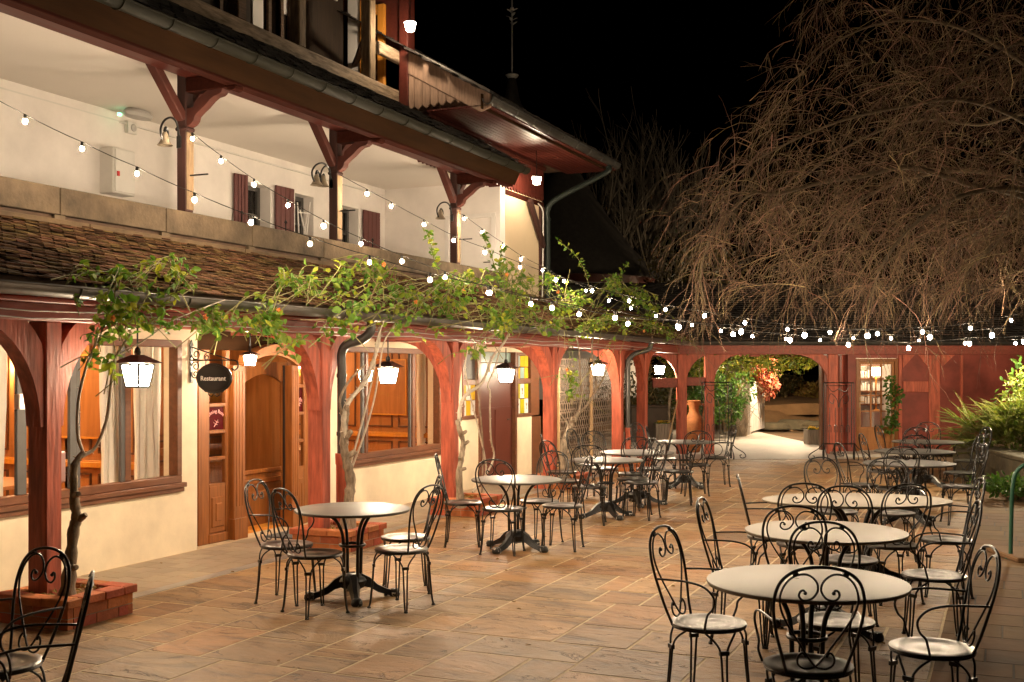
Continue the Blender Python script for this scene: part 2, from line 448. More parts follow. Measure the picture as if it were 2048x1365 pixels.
def empty(name, loc, rz=0.0, label=None, cat=None, group=None):
    o = bpy.data.objects.new(name, None)
    o.empty_display_size = .1
    COL.objects.link(o)
    o.location = loc; o.rotation_euler = (0, 0, rz)
    tag(o, label, cat, group)
    return o
def local(o):
    """children of o are given in its own coordinates, not in the world's"""
    o['rotated'] = 1
    return o
def tag(o, label=None, cat=None, group=None, kind=None):
    if label: o['label'] = label
    if cat: o['category'] = cat
    if group: o['group'] = group
    if kind: o['kind'] = kind
    return o
def struct(o):
    o['kind'] = 'structure'; return o
def copy_tree(o, parent=None):
    c = o.copy(); COL.objects.link(c); c.parent = parent
    for ch in list(o.children): copy_tree(ch, c)
    return c
def text_mb(body, size, to_world, mat, name, parent, depth=.004, shear=0.0):
    cu = bpy.data.curves.new('lettering', 'FONT')
    cu.body = body; cu.size = size; cu.align_x = 'CENTER'; cu.align_y = 'CENTER'; cu.extrude = depth / 2; cu.resolution_u = 3; cu.shear = shear; cu.offset = size * .010; cu.space_character = 1.06
    ob = bpy.data.objects.new('lettering', cu); COL.objects.link(ob)
    dg = bpy.context.evaluated_depsgraph_get()
    me = bpy.data.meshes.new_from_object(ob.evaluated_get(dg))
    bpy.data.objects.remove(ob)
    mb = MB()
    mb.add([to_world(v.co.x, v.co.y, v.co.z) for v in me.vertices], [tuple(p.vertices) for p in me.polygons])
    return mb.build(name, mat, parent, fix=False)
def rnd(a, b): return random.uniform(a, b)
def rvec(s=1.0): return Vector((rnd(-s, s), rnd(-s, s), rnd(-s, s)))
# ================================================================ THE SETTING
def slab_sheet(name, x0, x1, y0, y1, z, thick, rows, lens, gap, mat, along='y', jit=.004):
    """separate flags, laid in rows of uneven width"""
    mb = MB()
    a = x0 if along == 'y' else y0
    aend = x1 if along == 'y' else y1
    b0, b1 = (y0, y1) if along == 'y' else (x0, x1)
    while a < aend - .02:
        w = min(rnd(*rows), aend - a)
        if aend - a - w < rows[0] * .5: w = aend - a
        b = b0 - rnd(0, lens[0])
        while b < b1:
            l = rnd(*lens)
            s, e = max(b, b0), min(b + l, b1)
            if e - s > .05:
                dz = rnd(-.0006, .0008)
                def q(aa, bb, zz): return (aa, bb, zz) if along == 'y' else (bb, aa, zz)
                g = gap / 2
                pts = [q(a + g + rnd(0, jit), s + g + rnd(0, jit), z + dz), q(a + w - g - rnd(0, jit), s + g + rnd(0, jit), z + dz), q(a + w - g - rnd(0, jit), e - g - rnd(0, jit), z + dz), q(a + g + rnd(0, jit), e - g - rnd(0, jit), z + dz)]
                if along != 'y': pts.reverse()
                low = [(p[0] + (0.004 if p[0] > (pts[0][0] + pts[2][0]) / 2 else -.004), p[1] + (0.004 if p[1] > (pts[0][1] + pts[2][1]) / 2 else -.004), p[2] - thick) for p in pts]
                mb.add(pts + low, [(0, 1, 2, 3), (4, 5, 1, 0), (5, 6, 2, 1), (6, 7, 3, 2), (7, 4, 0, 3)])
            b += l
        a += w
    return struct(mb.build(name, mat, fix=False))

DRAIN = -6.40
mb = MB(); mb.add([(-150, -40, -.06), (150, -40, -.06), (150, 220, -.06), (-150, 220, -.06)], [(0, 1, 2, 3)])
struct(mb.build('ground', 'earth'))
mb = MB(); mb.add([(-9.2, -1, -.0022), (8, -1, -.0022), (8, 25.2, -.0022), (-9.2, 25.2, -.0022)], [(0, 1, 2, 3)])
struct(mb.build('courtyard_bed', 'grout'))
def ashlar(name, x0, x1, y0, y1, mat, gap=.017):
    """random rectangular flags: the area is split again and again, never along one long line for all"""
    cells = []
    def cut(a, b, c, d):
        w, h = b - a, d - c
        big = max(w, h)
        if big < .52 or (w * h < .40 and big < 1.0 and random.random() < .75) or (big < .8 and random.random() < .5):
            cells.append((a, b, c, d)); return
        t = rnd(.36, .64)
        if (w > h * 1.15) or (w > h * .8 and random.random() < .5): m = a + w * t; cut(a, m, c, d); cut(m, b, c, d)
        else: m = c + h * t; cut(a, b, c, m); cut(a, b, m, d)
    # courses of unequal width first, as paviours lay them, then cut into flags
    y = y0
    while y < y1 - .1:
        h = min(rnd(2.2, 3.6), y1 - y); cut(x0, x1, y, y + h); y += h
    mb = MB(); g = gap / 2
    for (a, b, c, d) in cells:
        dz = rnd(-.0006, .0008); j = lambda: rnd(0, .006)
        top = [(a + g + j(), c + g + j(), dz), (b - g - j(), c + g + j(), dz), (b - g - j(), d - g - j(), dz), (a + g + j(), d - g - j(), dz)]
        cx, cy = (a + b) / 2, (c + d) / 2
        low = [(p[0] + (.004 if p[0] > cx else -.004), p[1] + (.004 if p[1] > cy else -.004), -.006) for p in top]
        mb.add(top + low, [(0, 1, 2, 3), (4, 5, 1, 0), (5, 6, 2, 1), (6, 7, 3, 2), (7, 4, 0, 3)])
    return struct(mb.build(name, mat, fix=False))
ashlar('courtyard_paving', DRAIN + .07, -.42, 1.5, 24.0, 'slab')
mb = MB(); mb.add([(-.41, 1.5, -.0014), (7, 1.5, -.0014), (7, 21, -.0014), (-.41, 21, -.0014)], [(0, 1, 2, 3)])
struct(mb.build('side_pavement_bed', 'grout_dark'))
slab_sheet('side_pavement', -.42, 6.5, 2.0, 20.5, 0, .006, (.30, .42), (.38, .75), .012, 'paver', along='x', jit=.003)
slab_sheet('arcade_pavement', -7.46, DRAIN - .07, 1.5, 24.0, 0, .006, (.19, .20), (.26, .27), .006, 'strip_tile', jit=.001)
mb = MB()
y = 1.5
while y < 23.5:
    mb.box(DRAIN - .062, DRAIN + .062, y, y + .49, -.001, .003); y += .495
struct(mb.build('drain_channel', 'drain_metal'))
# passage floor and garden beyond the gateway
FA = TH + math.radians(2.0)
FO = P(1340, 740, 24.3); FO.z = 0
FE = Vector((math.cos(FA), math.sin(FA), 0)); FN = Vector((math.sin(FA), -math.cos(FA), 0))
def FU(u, off=0.0):
    """distance along the gateway front at which photo column u meets the plane off metres before it"""
    dx, dy = ray(u)
    o = FO + FN * off
    det = dx * FE.y - dy * FE.x
    return (o.x * -dy + o.y * dx) * -1 / det if abs(det) > 1e-9 else 0
def F(s, off, z): 
    p = FO + FE * s + FN * off
    return Vector((p.x, p.y, z))
def FB(mb, s0, s1, o0, o1, z0, z1):
    return mb.obox(F(s0, o0, z0), FE * (s1 - s0), FN * (o1 - o0), (0, 0, z1 - z0))
mb = MB(); mb.add([F(FU(1180), 1.35, .004), F(FU(1660), 1.35, .004), F(FU(1720), 0, .004), F(FU(1720), -9.6, .004), F(FU(1560), -10.2, .004), F(FU(1250), -8, .004)], [(0, 1, 2, 3, 4, 5)])
struct(mb.build('passage_floor', 'pale_floor'))
# ================================================================ THE RESTAURANT
R = empty('restaurant_building', (-7.5, 10, 0), label='long two storey restaurant with red timber arcade, tiled lean-to roof and open loggia above', cat='building')
WX = -7.48
def Bx(name, mat, boxes, parent=None, bevel=0.0, smooth=0):
    mb = MB()
    for b in boxes: mb.box(*b)
    return mb.build(name, mat, parent or R, bevel=bevel, smooth=smooth)
# ground floor facade with its openings
E0, E1 = 9.24, 11.49        # entrance
W2a, W2b = 11.93, 14.63     # second window
wx = (WX - .22, WX)
Bx('facade_wall', 'plaster_cream', [
    wx + (1.5, 9.0, -.02, .62), wx + (9.0, E0, -.02, 2.10), wx + (E1, W2a, -.02, 2.10), wx + (W2a, W2b, -.02, .60),
    wx + (W2b, 15.30, -.02, 2.10), wx + (15.30, 15.90, -.02, 1.06), wx + (17.33, 18.02, -.02, 1.02), wx + (1.5, E0, 2.10, 2.42), wx + (E1, 18.02, 2.10, 2.42)])
# the arched corner of plaster beside the entrance and the board above the doors
mb = MB()
arc = [(WX - .02, E0, 2.42), (WX - .02, E0, 1.98)] + [(WX - .02, E0 + .22 * (1 - math.cos(a)), 1.98 + .30 * math.sin(a)) for a in [i * math.pi / 16 for i in range(1, 9)]] + [(WX - .02, E0 + .22, 2.42)]
mb.prism(arc, (-.12, 0, 0))
mb.build('plaster_corner', 'plaster_cream', R)
Bx('door_head_panel', 'fascia_brown', [(WX - .2, WX - .145, E0, E1, 2.02, 2.42)])

def window(y0, y1, z0, z1, mulls, name='window', thick=.07, sill=True):
    """timber window set in the facade: outer frame, mullions given as (y, width, material), panes"""
    x0, x1 = WX - .10, WX + .012
    mb = MB()
    mb.box(x0, x1, y0, y1, z0, z0 + thick); mb.box(x0, x1, y0, y1, z1 - thick, z1)
    mb.box(x0, x1, y0, y0 + thick, z0 + thick, z1 - thick); mb.box(x0, x1, y1 - thick, y1, z0 + thick, z1 - thick)
    fr = mb.build(name, 'window_wood', R, bevel=.006)
    for (y, w, m) in mulls:
        mb = MB(); mb.box(WX - .068, WX - .03, y, y + w, z0 + thick, z1 - thick); mb.build('mullion', m, fr, bevel=.004)
    edges = [y0 + thick] + sum([[y, y + w] for y, w, m in mulls], []) + [y1 - thick]
    for i in range(0, len(edges), 2):
        if edges[i + 1] - edges[i] < .04: continue
        mb = MB(); x = WX - .05
        s = .022
        a, b = edges[i], edges[i + 1]
        mb.add([(x, a, z0 + thick), (x, b, z0 + thick), (x, b, z1 - thick), (x, a, z1 - thick)], [(0, 1, 2, 3)])
        mb.build('pane', 'window_glass', fr, fix=False)
    if sill:
        mb = MB(); mb.box(WX - .1, WX + .05, y0 - .03, y1 + .03, z0 - .045, z0); mb.box(WX - .1, WX + .03, y0 - .015, y1 + .015, z0 - .09, z0 - .045)
        mb.build('sill', 'window_wood', fr, bevel=.005)
    return fr
yy = lambda u: YX(u, WX)
window(3.0, 9.0, .70, 2.10, [(4.9, .09, 'grey_frame'), (yy(40), .10, 'grey_frame'), (yy(146), .075, 'grey_frame'), (yy(158), .05, 'grey_frame'), (yy(248), .055, 'grey_frame'), (yy(254), .09, 'window_wood')])
window(W2a, W2b, .68, 2.10, [(yy(729), .05, 'grey_frame'), (yy(736), .06, 'window_wood'), (yy(824), .035, 'grey_frame'), (yy(829), .09, 'window_wood')])
# stained windows beside the brown door
def stained(y0, y1, z0, z1, cells_lo, cells_hi, split):
    mb = MB(); x0, x1, t = WX - .08, WX + .02, .05
    mb.box(x0, x1, y0, y1, z0, z0 + t); mb.box(x0, x1, y0, y1, z1 - t, z1); mb.box(x0, x1, y0, y0 + t, z0 + t, z1 - t); mb.box(x0, x1, y1 - t, y1, z0 + t, z1 - t)
    mb.box(x0, x1 - .005, y0 + t, y1 - t, split - .04, split + .04)
    fr = mb.build('stained_window', 'window_wood', R, bevel=.004)
    for (za, zb, grid) in ((z0 + t, split - .04, cells_lo), (split + .04, z1 - t, cells_hi)):
        rows = len(grid)
        for r, row in enumerate(grid):
            for c, m in enumerate(row):
                a = y0 + t + (y1 - y0 - 2 * t) * c / len(row); b = y0 + t + (y1 - y0 - 2 * t) * (c + 1) / len(row)
                zlo = zb - (zb - za) * (r + 1) / rows; zhi = zb - (zb - za) * r / rows
                mb = MB(); mb.box(WX - .045, WX - .03, a + .006, b - .006, zlo + .006, zhi - .006)
                pn = mb.build('pane', m, fr)
                if m == 'white_glass':      # a small sprig drawn on each pale pane
                    ym, zm, h = (a + b) / 2, (zlo + zhi) / 2, (zhi - zlo)
                    sp = MB(); sp.tube([(WX - .028, ym, zm - h * .2), (WX - .028, ym, zm + h * .22)], .004, 4)
                    for s in (-1, 1):
                        sp.tube([(WX - .028, ym, zm), (WX - .028, ym + s * .03, zm + h * .12), (WX - .028, ym + s * .028, zm + h * .2)], .004, 4)
                        sp.tube([(WX - .028, ym + s * .02, zm - h * .2), (WX - .028, ym, zm - h * .14)], .003, 4)
                    sp.build('sprig_motif', 'window_wood', pn)
    return fr
stained(15.30, 15.88, 1.06, 2.10, [['yellow_glass', 'white_glass', 'yellow_glass'], ['white_glass', 'yellow_glass', 'white_glass']], [['grey_frame', 'grey_frame', 'grey_frame']], 1.62)
stained(17.36, 18.0, 1.02, 2.10, [['olive_glass', 'white_glass', 'olive_glass'], ['white_glass', 'olive_glass', 'white_glass']], [['teal_glass', 'yellow_glass', 'yellow_glass'], ['yellow_glass', 'teal_glass', 'yellow_glass']], 1.62)
# brown service door
mb = MB(); mb.box(WX - .10, WX - .05, 15.93, 17.30, 0, 1.92); d = mb.build('service_door', 'dark_door_paint', R, bevel=.005)
mb = MB(); mb.box(WX - .05, WX - .03, 15.97, 17.26, 1.17, 1.21); mb.box(WX - .05, WX - .035, 16.60, 16.61, 0.02, 1.17); mb.build('door_rail', 'dark_door_paint', d)
mb = MB(); mb.tube([(WX - .05, 17.12, 1.0), (WX - .0, 17.12, 1.0), (WX - .0, 17.0, 1.0)], .009, 6); mb.build('door_handle', 'zinc', d)
Bx('door_frame', 'window_wood', [(WX - .12, WX + .015, 15.88, 15.95, 0, 2.1), (WX - .12, WX + .015, 17.29, 17.36, 0, 2.1)])
Bx('transom_light', 'teal_glass', [(WX - .09, WX - .07, 15.95, 17.29, 1.93, 2.09)])
# far brown cupboard front past the last stained window
Bx('end_panel', 'window_wood', [(WX - .25, WX - .02, 18.06, 18.5, 0, 1.0), (WX - .25, WX - .05, 18.06, 18.5, 1.02, 2.1)], bevel=.006)

# ---------------------------------------------------------------- entrance with its glazed side panels
ex = -7.60
ye = lambda u: YX(u, ex)
ENT = Bx('entrance_frame', 'door_wood', [
    (ex - .06, ex, ye(397), ye(419), 0, 2.02), (ex - .06, ex, ye(452), ye(460), 0, 2.02),
    (ex - .10, ex + .05, ye(460), ye(483), 0, 1.86), (ex - .10, ex + .05, ye(577), ye(591), 0, 1.86),
    (ex - .06, ex, ye(591), ye(594), 0, 1.98), (ex - .06, ex, ye(609), ye(618), 0, 1.98), (ex - .06, ex, ye(618), ye(660), 0, 1.98)], bevel=.006)
def sidelight(u0, u1, rows, red_row, ztop, zbot):
    a, b = ye(u0), ye(u1)
    mb = MB(); mb.box(ex - .05, ex - .002, a, b, .10, zbot); mb.box(ex - .05, ex + .012, a + .03, b - .03, .16, zbot - .12); mb.box(ex - .05, ex + .02, a + .08, b - .08, .22, zbot - .18)
    mb.box(ex - .06, ex + .015, a - .02, b + .02, 0, .10)
    mb.build('lower_panel', 'door_wood', ENT, bevel=.012)
    h = (ztop - zbot) / rows
    mb = MB()
    mb.box(ex - .05, ex - .006, a - .004, a + .008, zbot - .018, ztop + .018); mb.box(ex - .05, ex - .006, b - .008, b + .004, zbot - .018, ztop + .018)
    for r in range(rows + 1): mb.box(ex - .055, ex - .004, a, b, zbot + r * h - .018, zbot + r * h + .018)
    mb.build('glazing_bar', 'door_wood', ENT, bevel=.004)
    for r in range(rows):
        mb = MB(); mb.box(ex - .035, ex - .028, a, b, zbot + r * h + .018, zbot + (r + 1) * h - .018)
        pane = mb.build('pane', 'red_glass' if r == red_row else 'window_glass', ENT)
        if r == red_row:
            zc = zbot + (r + .5) * h; yc = (a + b) / 2; rad = (b - a) * .62
            word = 'Dining Room'
            for i, ch in enumerate(word):
                if ch == ' ': continue
                an = (i - 5) / 5 * .72
                def put(x, y, z, an=an):
                    yy_ = x * math.cos(an) + y * math.sin(an); zz_ = -x * math.sin(an) + y * math.cos(an)
                    return (ex - .024 + z, yc + rad * math.sin(an) + yy_, zc - h * .22 + rad * .8 * math.cos(an) + zz_)
                text_mb(ch, .052, put, 'petal_orange' if False else 'sprig_pink', 'lettering', pane, .003)
            sp = MB()
            sp.tube([(ex - .026, yc - .03, zc - h * .32), (ex - .026, yc + .035, zc - h * .06)], .004, 4)
            for s in (-1, 1):
                for t in (.35, .65):
                    c = Vector((ex - .026, yc - .03 + .065 * t, zc - h * .32 + h * .26 * t))
                    sp.tube([c, c + Vector((0, s * .03, .012 - s * .012))], .0035, 4)
            sp.build('flower_motif', 'sprig_pink', pane)
    return
pm('sprig_pink', (.75, .35, .33), .6, var=.05)
sidelight(419, 452, 4, 2, 1.72, .60)
sidelight(594, 609, 4, 2, 1.94, .66)
# fluting on the two pilasters, capitals, curved cornice
for (u0, u1) in ((460, 483), (577, 591)):
    mb = MB()
    a, b = ye(u0), ye(u1)
    for k in range(3):
        y = a + (b - a) * (.25 + .25 * k); mb.box(ex + .045, ex + .058, y - .010, y + .010, .35, 1.80)
    mb.box(ex + .0505, ex + .053, a + .005, b - .005, .3, 1.82); mb.box(ex - .1, ex + .075, a - .015, b + .015, 0, .22)
    mb.build('pilaster_fluting', 'door_wood', ENT, bevel=.004)
mb = MB()
c0, c1 = ye(483), ye(590)
for (dz, prot, th) in ((0, .10, .05), (.05, .14, .035), (-.035, .07, .03)):
    top = []; n = 14
    for i in range(n + 1):
        f = i / n; y = c0 - .05 + (c1 - c0 + .10) * f
        g = max(0, min(1, (f - .02) / .14)) * max(0, min(1, (.98 - f) / .14)); bumpz = .13 * math.sin(math.pi * f) * g
        top.append((y, 1.88 + dz + bumpz))
    for (p, q) in zip(top[:-1], top[1:]):
        mb.add([(ex, p[0], p[1]), (ex + prot, p[0], p[1]), (ex + prot, q[0], q[1]), (ex, q[0], q[1]), (ex, p[0], p[1] + th), (ex + prot, p[0], p[1] + th), (ex + prot, q[0], q[1] + th), (ex, q[0], q[1] + th)],
               [(0, 1, 2, 3), (4, 7, 6, 5), (1, 5, 6, 2), (0, 4, 5, 1), (3, 2, 6, 7)])
mb.build('door_cornice', 'panel_wood', ENT)
# glazed door leaf standing in the opening, with panelled lower half
dx0 = ex - .30
yd = lambda u: YX(u, dx0)
a, b = yd(478), yd(576)
mb = MB()
mb.box(dx0 - .045, dx0, a, a + .09, 0.02, 1.9); mb.box(dx0 - .045, dx0, b - .11, b, 0.02, 1.9)
mb.box(dx0 - .045, dx0, a + .09, b - .11, .02, .62)
n = 10
for i in range(n):      # arched head
    f0, f1 = i / n, (i + 1) / n; ya, yb = a + .09 + (b - a - .2) * f0, a + .09 + (b - a - .2) * f1
    za, zb = 1.66 + .10 * math.sin(math.pi * f0), 1.66 + .10 * math.sin(math.pi * f1)
    mb.prism([(dx0, ya, za), (dx0, yb, zb), (dx0, yb, 1.9), (dx0, ya, 1.9)], (-.045, 0, 0))
dl = mb.build('door_leaf', 'door_wood', ENT)
mb = MB(); mb.box(dx0 - .002, dx0 + .018, a + .16, b - .18, .12, .42); mb.box(dx0 - .002, dx0 + .022, a + .06, b - .08, .50, .56); mb.box(dx0 - .002, dx0 + .03, a + .04, b - .05, .62, .67); mb.build('door_moulding', 'door_wood', dl, bevel=.01)
mb = MB(); mb.add([(dx0 - .02, a + .09, .62), (dx0 - .02, b - .11, .62), (dx0 - .02, b - .11, 1.8), (dx0 - .02, a + .09, 1.8)], [(0, 1, 2, 3)]); mb.build('pane', 'window_glass', dl, fix=False)
for z in (.3, .95, 1.6):
    mb = MB(); mb.box(dx0 + .002, dx0 + .03, b - .02, b + .03, z, z + .16); mb.build('hinge', 'black_iron', dl)
# ---------------------------------------------------------------- rooms behind the glass
IX = -10.4
def panelled(x, y0, y1, z0, z1, step, mat='panel_wood', name='wall_panelling', mat2='panel_wood'):
    mb = MB(); mb.box(x - .05, x, y0, y1, z0, z1); mb.box(x, x + .06, y0, y1, z0 + .82, z0 + .90); mb.box(x, x + .05, y0, y1, z0, z0 + .1); mb.box(x, x + .04, y0, y1, z1 - .1, z1)
    wall = mb.build(name, mat, R, bevel=.008)
    y = y0
    while y < y1 - .2:
        w = min(step, y1 - y)
        for (za, zb) in ((z0 + .15, z0 + .76), (z0 + .97, z1 - .14)):
            g = MB(); a_, b_ = y + .05, y + w - .05
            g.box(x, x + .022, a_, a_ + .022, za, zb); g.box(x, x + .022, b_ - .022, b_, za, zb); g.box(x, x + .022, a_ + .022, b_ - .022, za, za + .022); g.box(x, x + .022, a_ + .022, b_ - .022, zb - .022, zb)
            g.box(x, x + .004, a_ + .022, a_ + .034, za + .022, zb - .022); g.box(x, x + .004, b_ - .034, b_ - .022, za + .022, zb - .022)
            pf = g.build('panel_moulding', 'panel_groove_shade', wall)  # dark colour stands for shade in the grooves round each panel
            g = MB(); g.box(x, x + .034, a_ + .07, b_ - .07, za + .07, zb - .07); g.build('raised_panel', mat2, wall, bevel=.014)
        y += step
    return wall
panelled(IX, 1.5, 9.05, 0, 2.45, .72)
panelled(IX, 11.7, 18.0, 0, 2.45, .95)
panelled(-9.0, 9.05, 11.7, 0, 2.45, .53, 'door_wood', mat2='door_wood')
Bx('gap_shade_strip', 'black_iron', [(ex - .06, ex - .05, ye(483), ye(485), 0, 1.9)])  # black strip stands for the shade in the gap beside the door
Bx('gap_shade_strip', 'black_iron', [(ex - .06, ex - .05, ye(574), ye(577), 0, 1.86)])
Bx('inner_gap_shade_strip', 'black_iron', [(-8.999, -8.955, 10.62, 10.645, .1, 2.2)])  # black strip drawn for the dark gap between the inner doors
Bx('partition_wall', 'panel_wood', [(IX, -8.05, 9.05, 9.12, 0, 2.45)])
Bx('partition_wall', 'panel_wood', [(IX, -8.05, 11.63, 11.7, 0, 2.45)])
Bx('partition_wall', 'panel_wood', [(IX, WX - .3, 15.0, 15.08, 0, 2.45)])
Bx('interior_picture_panel', 'panel_wood', [(IX + .002, IX + .034, 12.7, 13.9, 1.2, 2.0), (IX + .002, IX + .034, 10.0 - 2.1, 9.0, 1.15, 2.05)])
struct(MB().box(IX, WX - .22, 1.5, 18, -.02, .03).build('indoor_floor', 'orange_wood'))
Bx('indoor_ceiling', 'ceiling_paint', [(IX, WX - .22, 1.5, 18.0, 2.45, 2.52)])
mb = MB()
for y in (7.6, 12.9): mb.box(-8.9, -8.35, y - .1, y + .85, .70, .74)
def partition_detail(y, x0, x1, pic):
    """wainscot, rail, mouldings and a framed panel on the side of a partition that faces the courtyard's near end"""
    g = MB(); g.box(x0, x1, y - .05, y - .001, .80, .86); g.box(x0, x1, y - .03, y - .001, .86, .875); g.box(x0, x1, y - .03, y - .001, 0.03, .16); g.box(x0, x1, y - .04, y - .001, 2.3, 2.45)
    w = g.build('dado_rail', 'orange_wood', R, bevel=.006)
    n = max(2, int((x1 - x0) / .55)); st = (x1 - x0) / n
    for i in range(n):
        a, b = x0 + st * i + .05, x0 + st * (i + 1) - .05
        for (za, zb) in ((.22, .74), (.95, 2.22)):
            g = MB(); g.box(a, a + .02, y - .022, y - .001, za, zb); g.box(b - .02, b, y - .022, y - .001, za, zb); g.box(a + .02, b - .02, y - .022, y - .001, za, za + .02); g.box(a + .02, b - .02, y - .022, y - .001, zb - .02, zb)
            g.build('panel_moulding', 'panel_groove_shade', w)
    pa, pb, za, zb = pic
    g = MB(); g.box(pa, pb, y - .045, y - .024, za, zb); p = g.build('framed_panel', 'panel_wood', w)
    g = MB(); g.box(pa - .02, pb + .02, y - .055, y - .024, za - .02, za); g.box(pa - .02, pb + .02, y - .055, y - .024, zb, zb + .02); g.box(pa - .02, pa, y - .055, y - .024, za, zb); g.box(pb, pb + .02, y - .055, y - .024, za, zb); g.build('frame', 'orange_wood', p)
partition_detail(9.05, IX + .04, -8.05, (-9.1, -8.35, 1.12, 1.95))
partition_detail(15.0, IX + .04, WX - .32, (-9.0, -8.25, 1.15, 1.95))
# white curtains
def curtain(y0, y1, label):
    mb = MB(); n = 60; vs = []; fs = []
    for i in range(n + 1):
        f = i / n; y = y0 + (y1 - y0) * f
        x = -7.95 + .035 * math.sin(f * (y1 - y0) * 62) + .012 * math.sin(f * 31)
        for z in (.12, .8, 1.5, 2.2): vs.append((x + .01 * math.sin(z * 3 + f * 9), y + .02 * math.sin(z * 2 + i), z))
    for i in range(n):
        for j in range(3): fs.append((i * 4 + j, i * 4 + 4 + j, i * 4 + 5 + j, i * 4 + 1 + j))
    mb.add(vs, fs)
    return tag(mb.build('curtain', 'curtain', smooth=1, fix=False), label, 'curtain', 'pale curtains behind the dining room windows')
yc_ = lambda u: YX(u, -7.95)
curtain(yc_(200), yc_(248), 'narrow white curtain hanging behind the window just beside the bare rose cane')
curtain(yc_(268), yc_(318), 'wide white curtain behind the hanging lantern, next to the plaster pillar by the sign')
curtain(yc_(834), yc_(872), 'cream curtain at the far end of the second dining room window')
curtain(5.2, yc_(6), 'white curtain behind the first red arcade post, at its outer side')
# wall lights inside
def sconce(p, label, k=1.0):
    o = empty('wall_light', p, label=label, cat='wall light', group='lit wall lights inside the dining room')
    mb = MB(); mb.lathe([(.085 * k, -.07), (.06 * k, .07)], 14, (p[0], p[1], p[2])); mb.build('lamp_shade', 'sconce_glow', o, smooth=50)
    mb = MB(); mb.lathe([(.012, -.2), (.03, -.18), (.012, -.08)], 8, p); mb.tube([(p[0], p[1], p[2] - .18), (p[0] - .1, p[1], p[2] - .2), (p[0] - .16, p[1], p[2] - .14)], .008, 6); mb.build('bracket', 'orange_wood', o)
    return o
sconce(Vector(XP(26, 748, -9.9)), 'lit pleated wall light on the panelling behind the first red arcade post')
sconce(Vector(XP(215, 700, -10.1)), 'lit wall light on the pale panel behind the bare rose cane', .8)
sconce(Vector(XP(712, 760, -10.0)), 'lit wall light on orange panelling beside the downpipe', .9)
sconce(Vector((-9.9, 8.9, 1.85)), 'lit wall light in the corner behind the wide white curtain', .8)
sconce(Vector((-9.9, 14.6, 1.9)), 'lit wall light in the corner behind the cream curtain', .8)
# ceiling light over the vestibule (its glow falls on the doors)
cl = empty('ceiling_light', (-8.4, 10.35, 2.44), label='small round lit ceiling light inside the restaurant entrance', cat='ceiling light')
mb = MB(); mb.lathe([(.08, 2.39), (.10, 2.42), (.09, 2.445)], 18, (-8.4, 10.35, 0)); mb.build('glass_bowl', 'sconce_glow', cl, smooth=40)
mb = MB(); mb.lathe([(.15, 2.43), (.15, 2.449)], 18, (-8.4, 10.35, 0)); mb.build('ceiling_plate', 'zinc', cl, smooth=40)
for (yl, lab) in ((5.6, 'added ceiling light that brightens the dining room behind the first red arcade post'), (8.1, 'added ceiling light that brightens the dining room above the white curtains'), (13.2, 'added ceiling light that brightens the dining room above the second window')):  # unseen lights added to brighten the rooms behind the glass
    o = empty('ceiling_light', (-9.0, yl, 2.44), label=lab, cat='ceiling light', group='added ceiling lights that brighten the dining room')
    mb = MB(); mb.lathe([(.13, 2.35), (.16, 2.40), (.15, 2.445)], 18, (-9.0, yl, 0)); mb.build('glass_bowl', 'sconce_glow', o, smooth=40)
# dining tables inside the windows
for (y, lab) in ((7.9, 'brown table inside the window behind the rose canes'), (13.0, 'brown table inside the window behind the second lantern')):
    t = empty('dining_table', (-8.75, y, .03), label=lab, cat='table', group='tables seen through the dining room windows')
    mb = MB(); mb.box(-9.2, -8.3, y - .4, y + .4, .72, .755); mb.build('tabletop', 'panel_wood', t, bevel=.006)
    for sx in (-1, 1):
        for sy in (-1, 1):
            mb = MB(); mb.box(-8.75 + sx * .38 - .03, -8.75 + sx * .38 + .03, y + sy * .33 - .03, y + sy * .33 + .03, .03, .72); mb.build('leg', 'panel_wood', t)
# slatted radiator in the vestibule
rad = empty('radiator', (-8.75, 9.6, .03), label='brown ribbed radiator seen through the glass of the entrance door', cat='radiator')
mb = MB()
for i in range(9): mb.box(-8.85, -8.75, 9.45 + i * .07, 9.49 + i * .07, .15, .98)
mb.build('ribs', 'panel_wood', rad, bevel=.01)
mb = MB(); mb.box(-8.83, -8.77, 9.43, 10.07, .98, 1.01); mb.box(-8.83, -8.77, 9.43, 10.07, .11, .15); mb.build('rail', 'panel_wood', rad)
q = XP(500, 778, -8.93)
tag(MB().box(-8.95, -8.935, q.y - .09, q.y + .11, q.z - .17, q.z + .15).build('framed_menu', 'paper'), 'white framed menu sheet on the wall behind the glazed entrance door', 'menu')

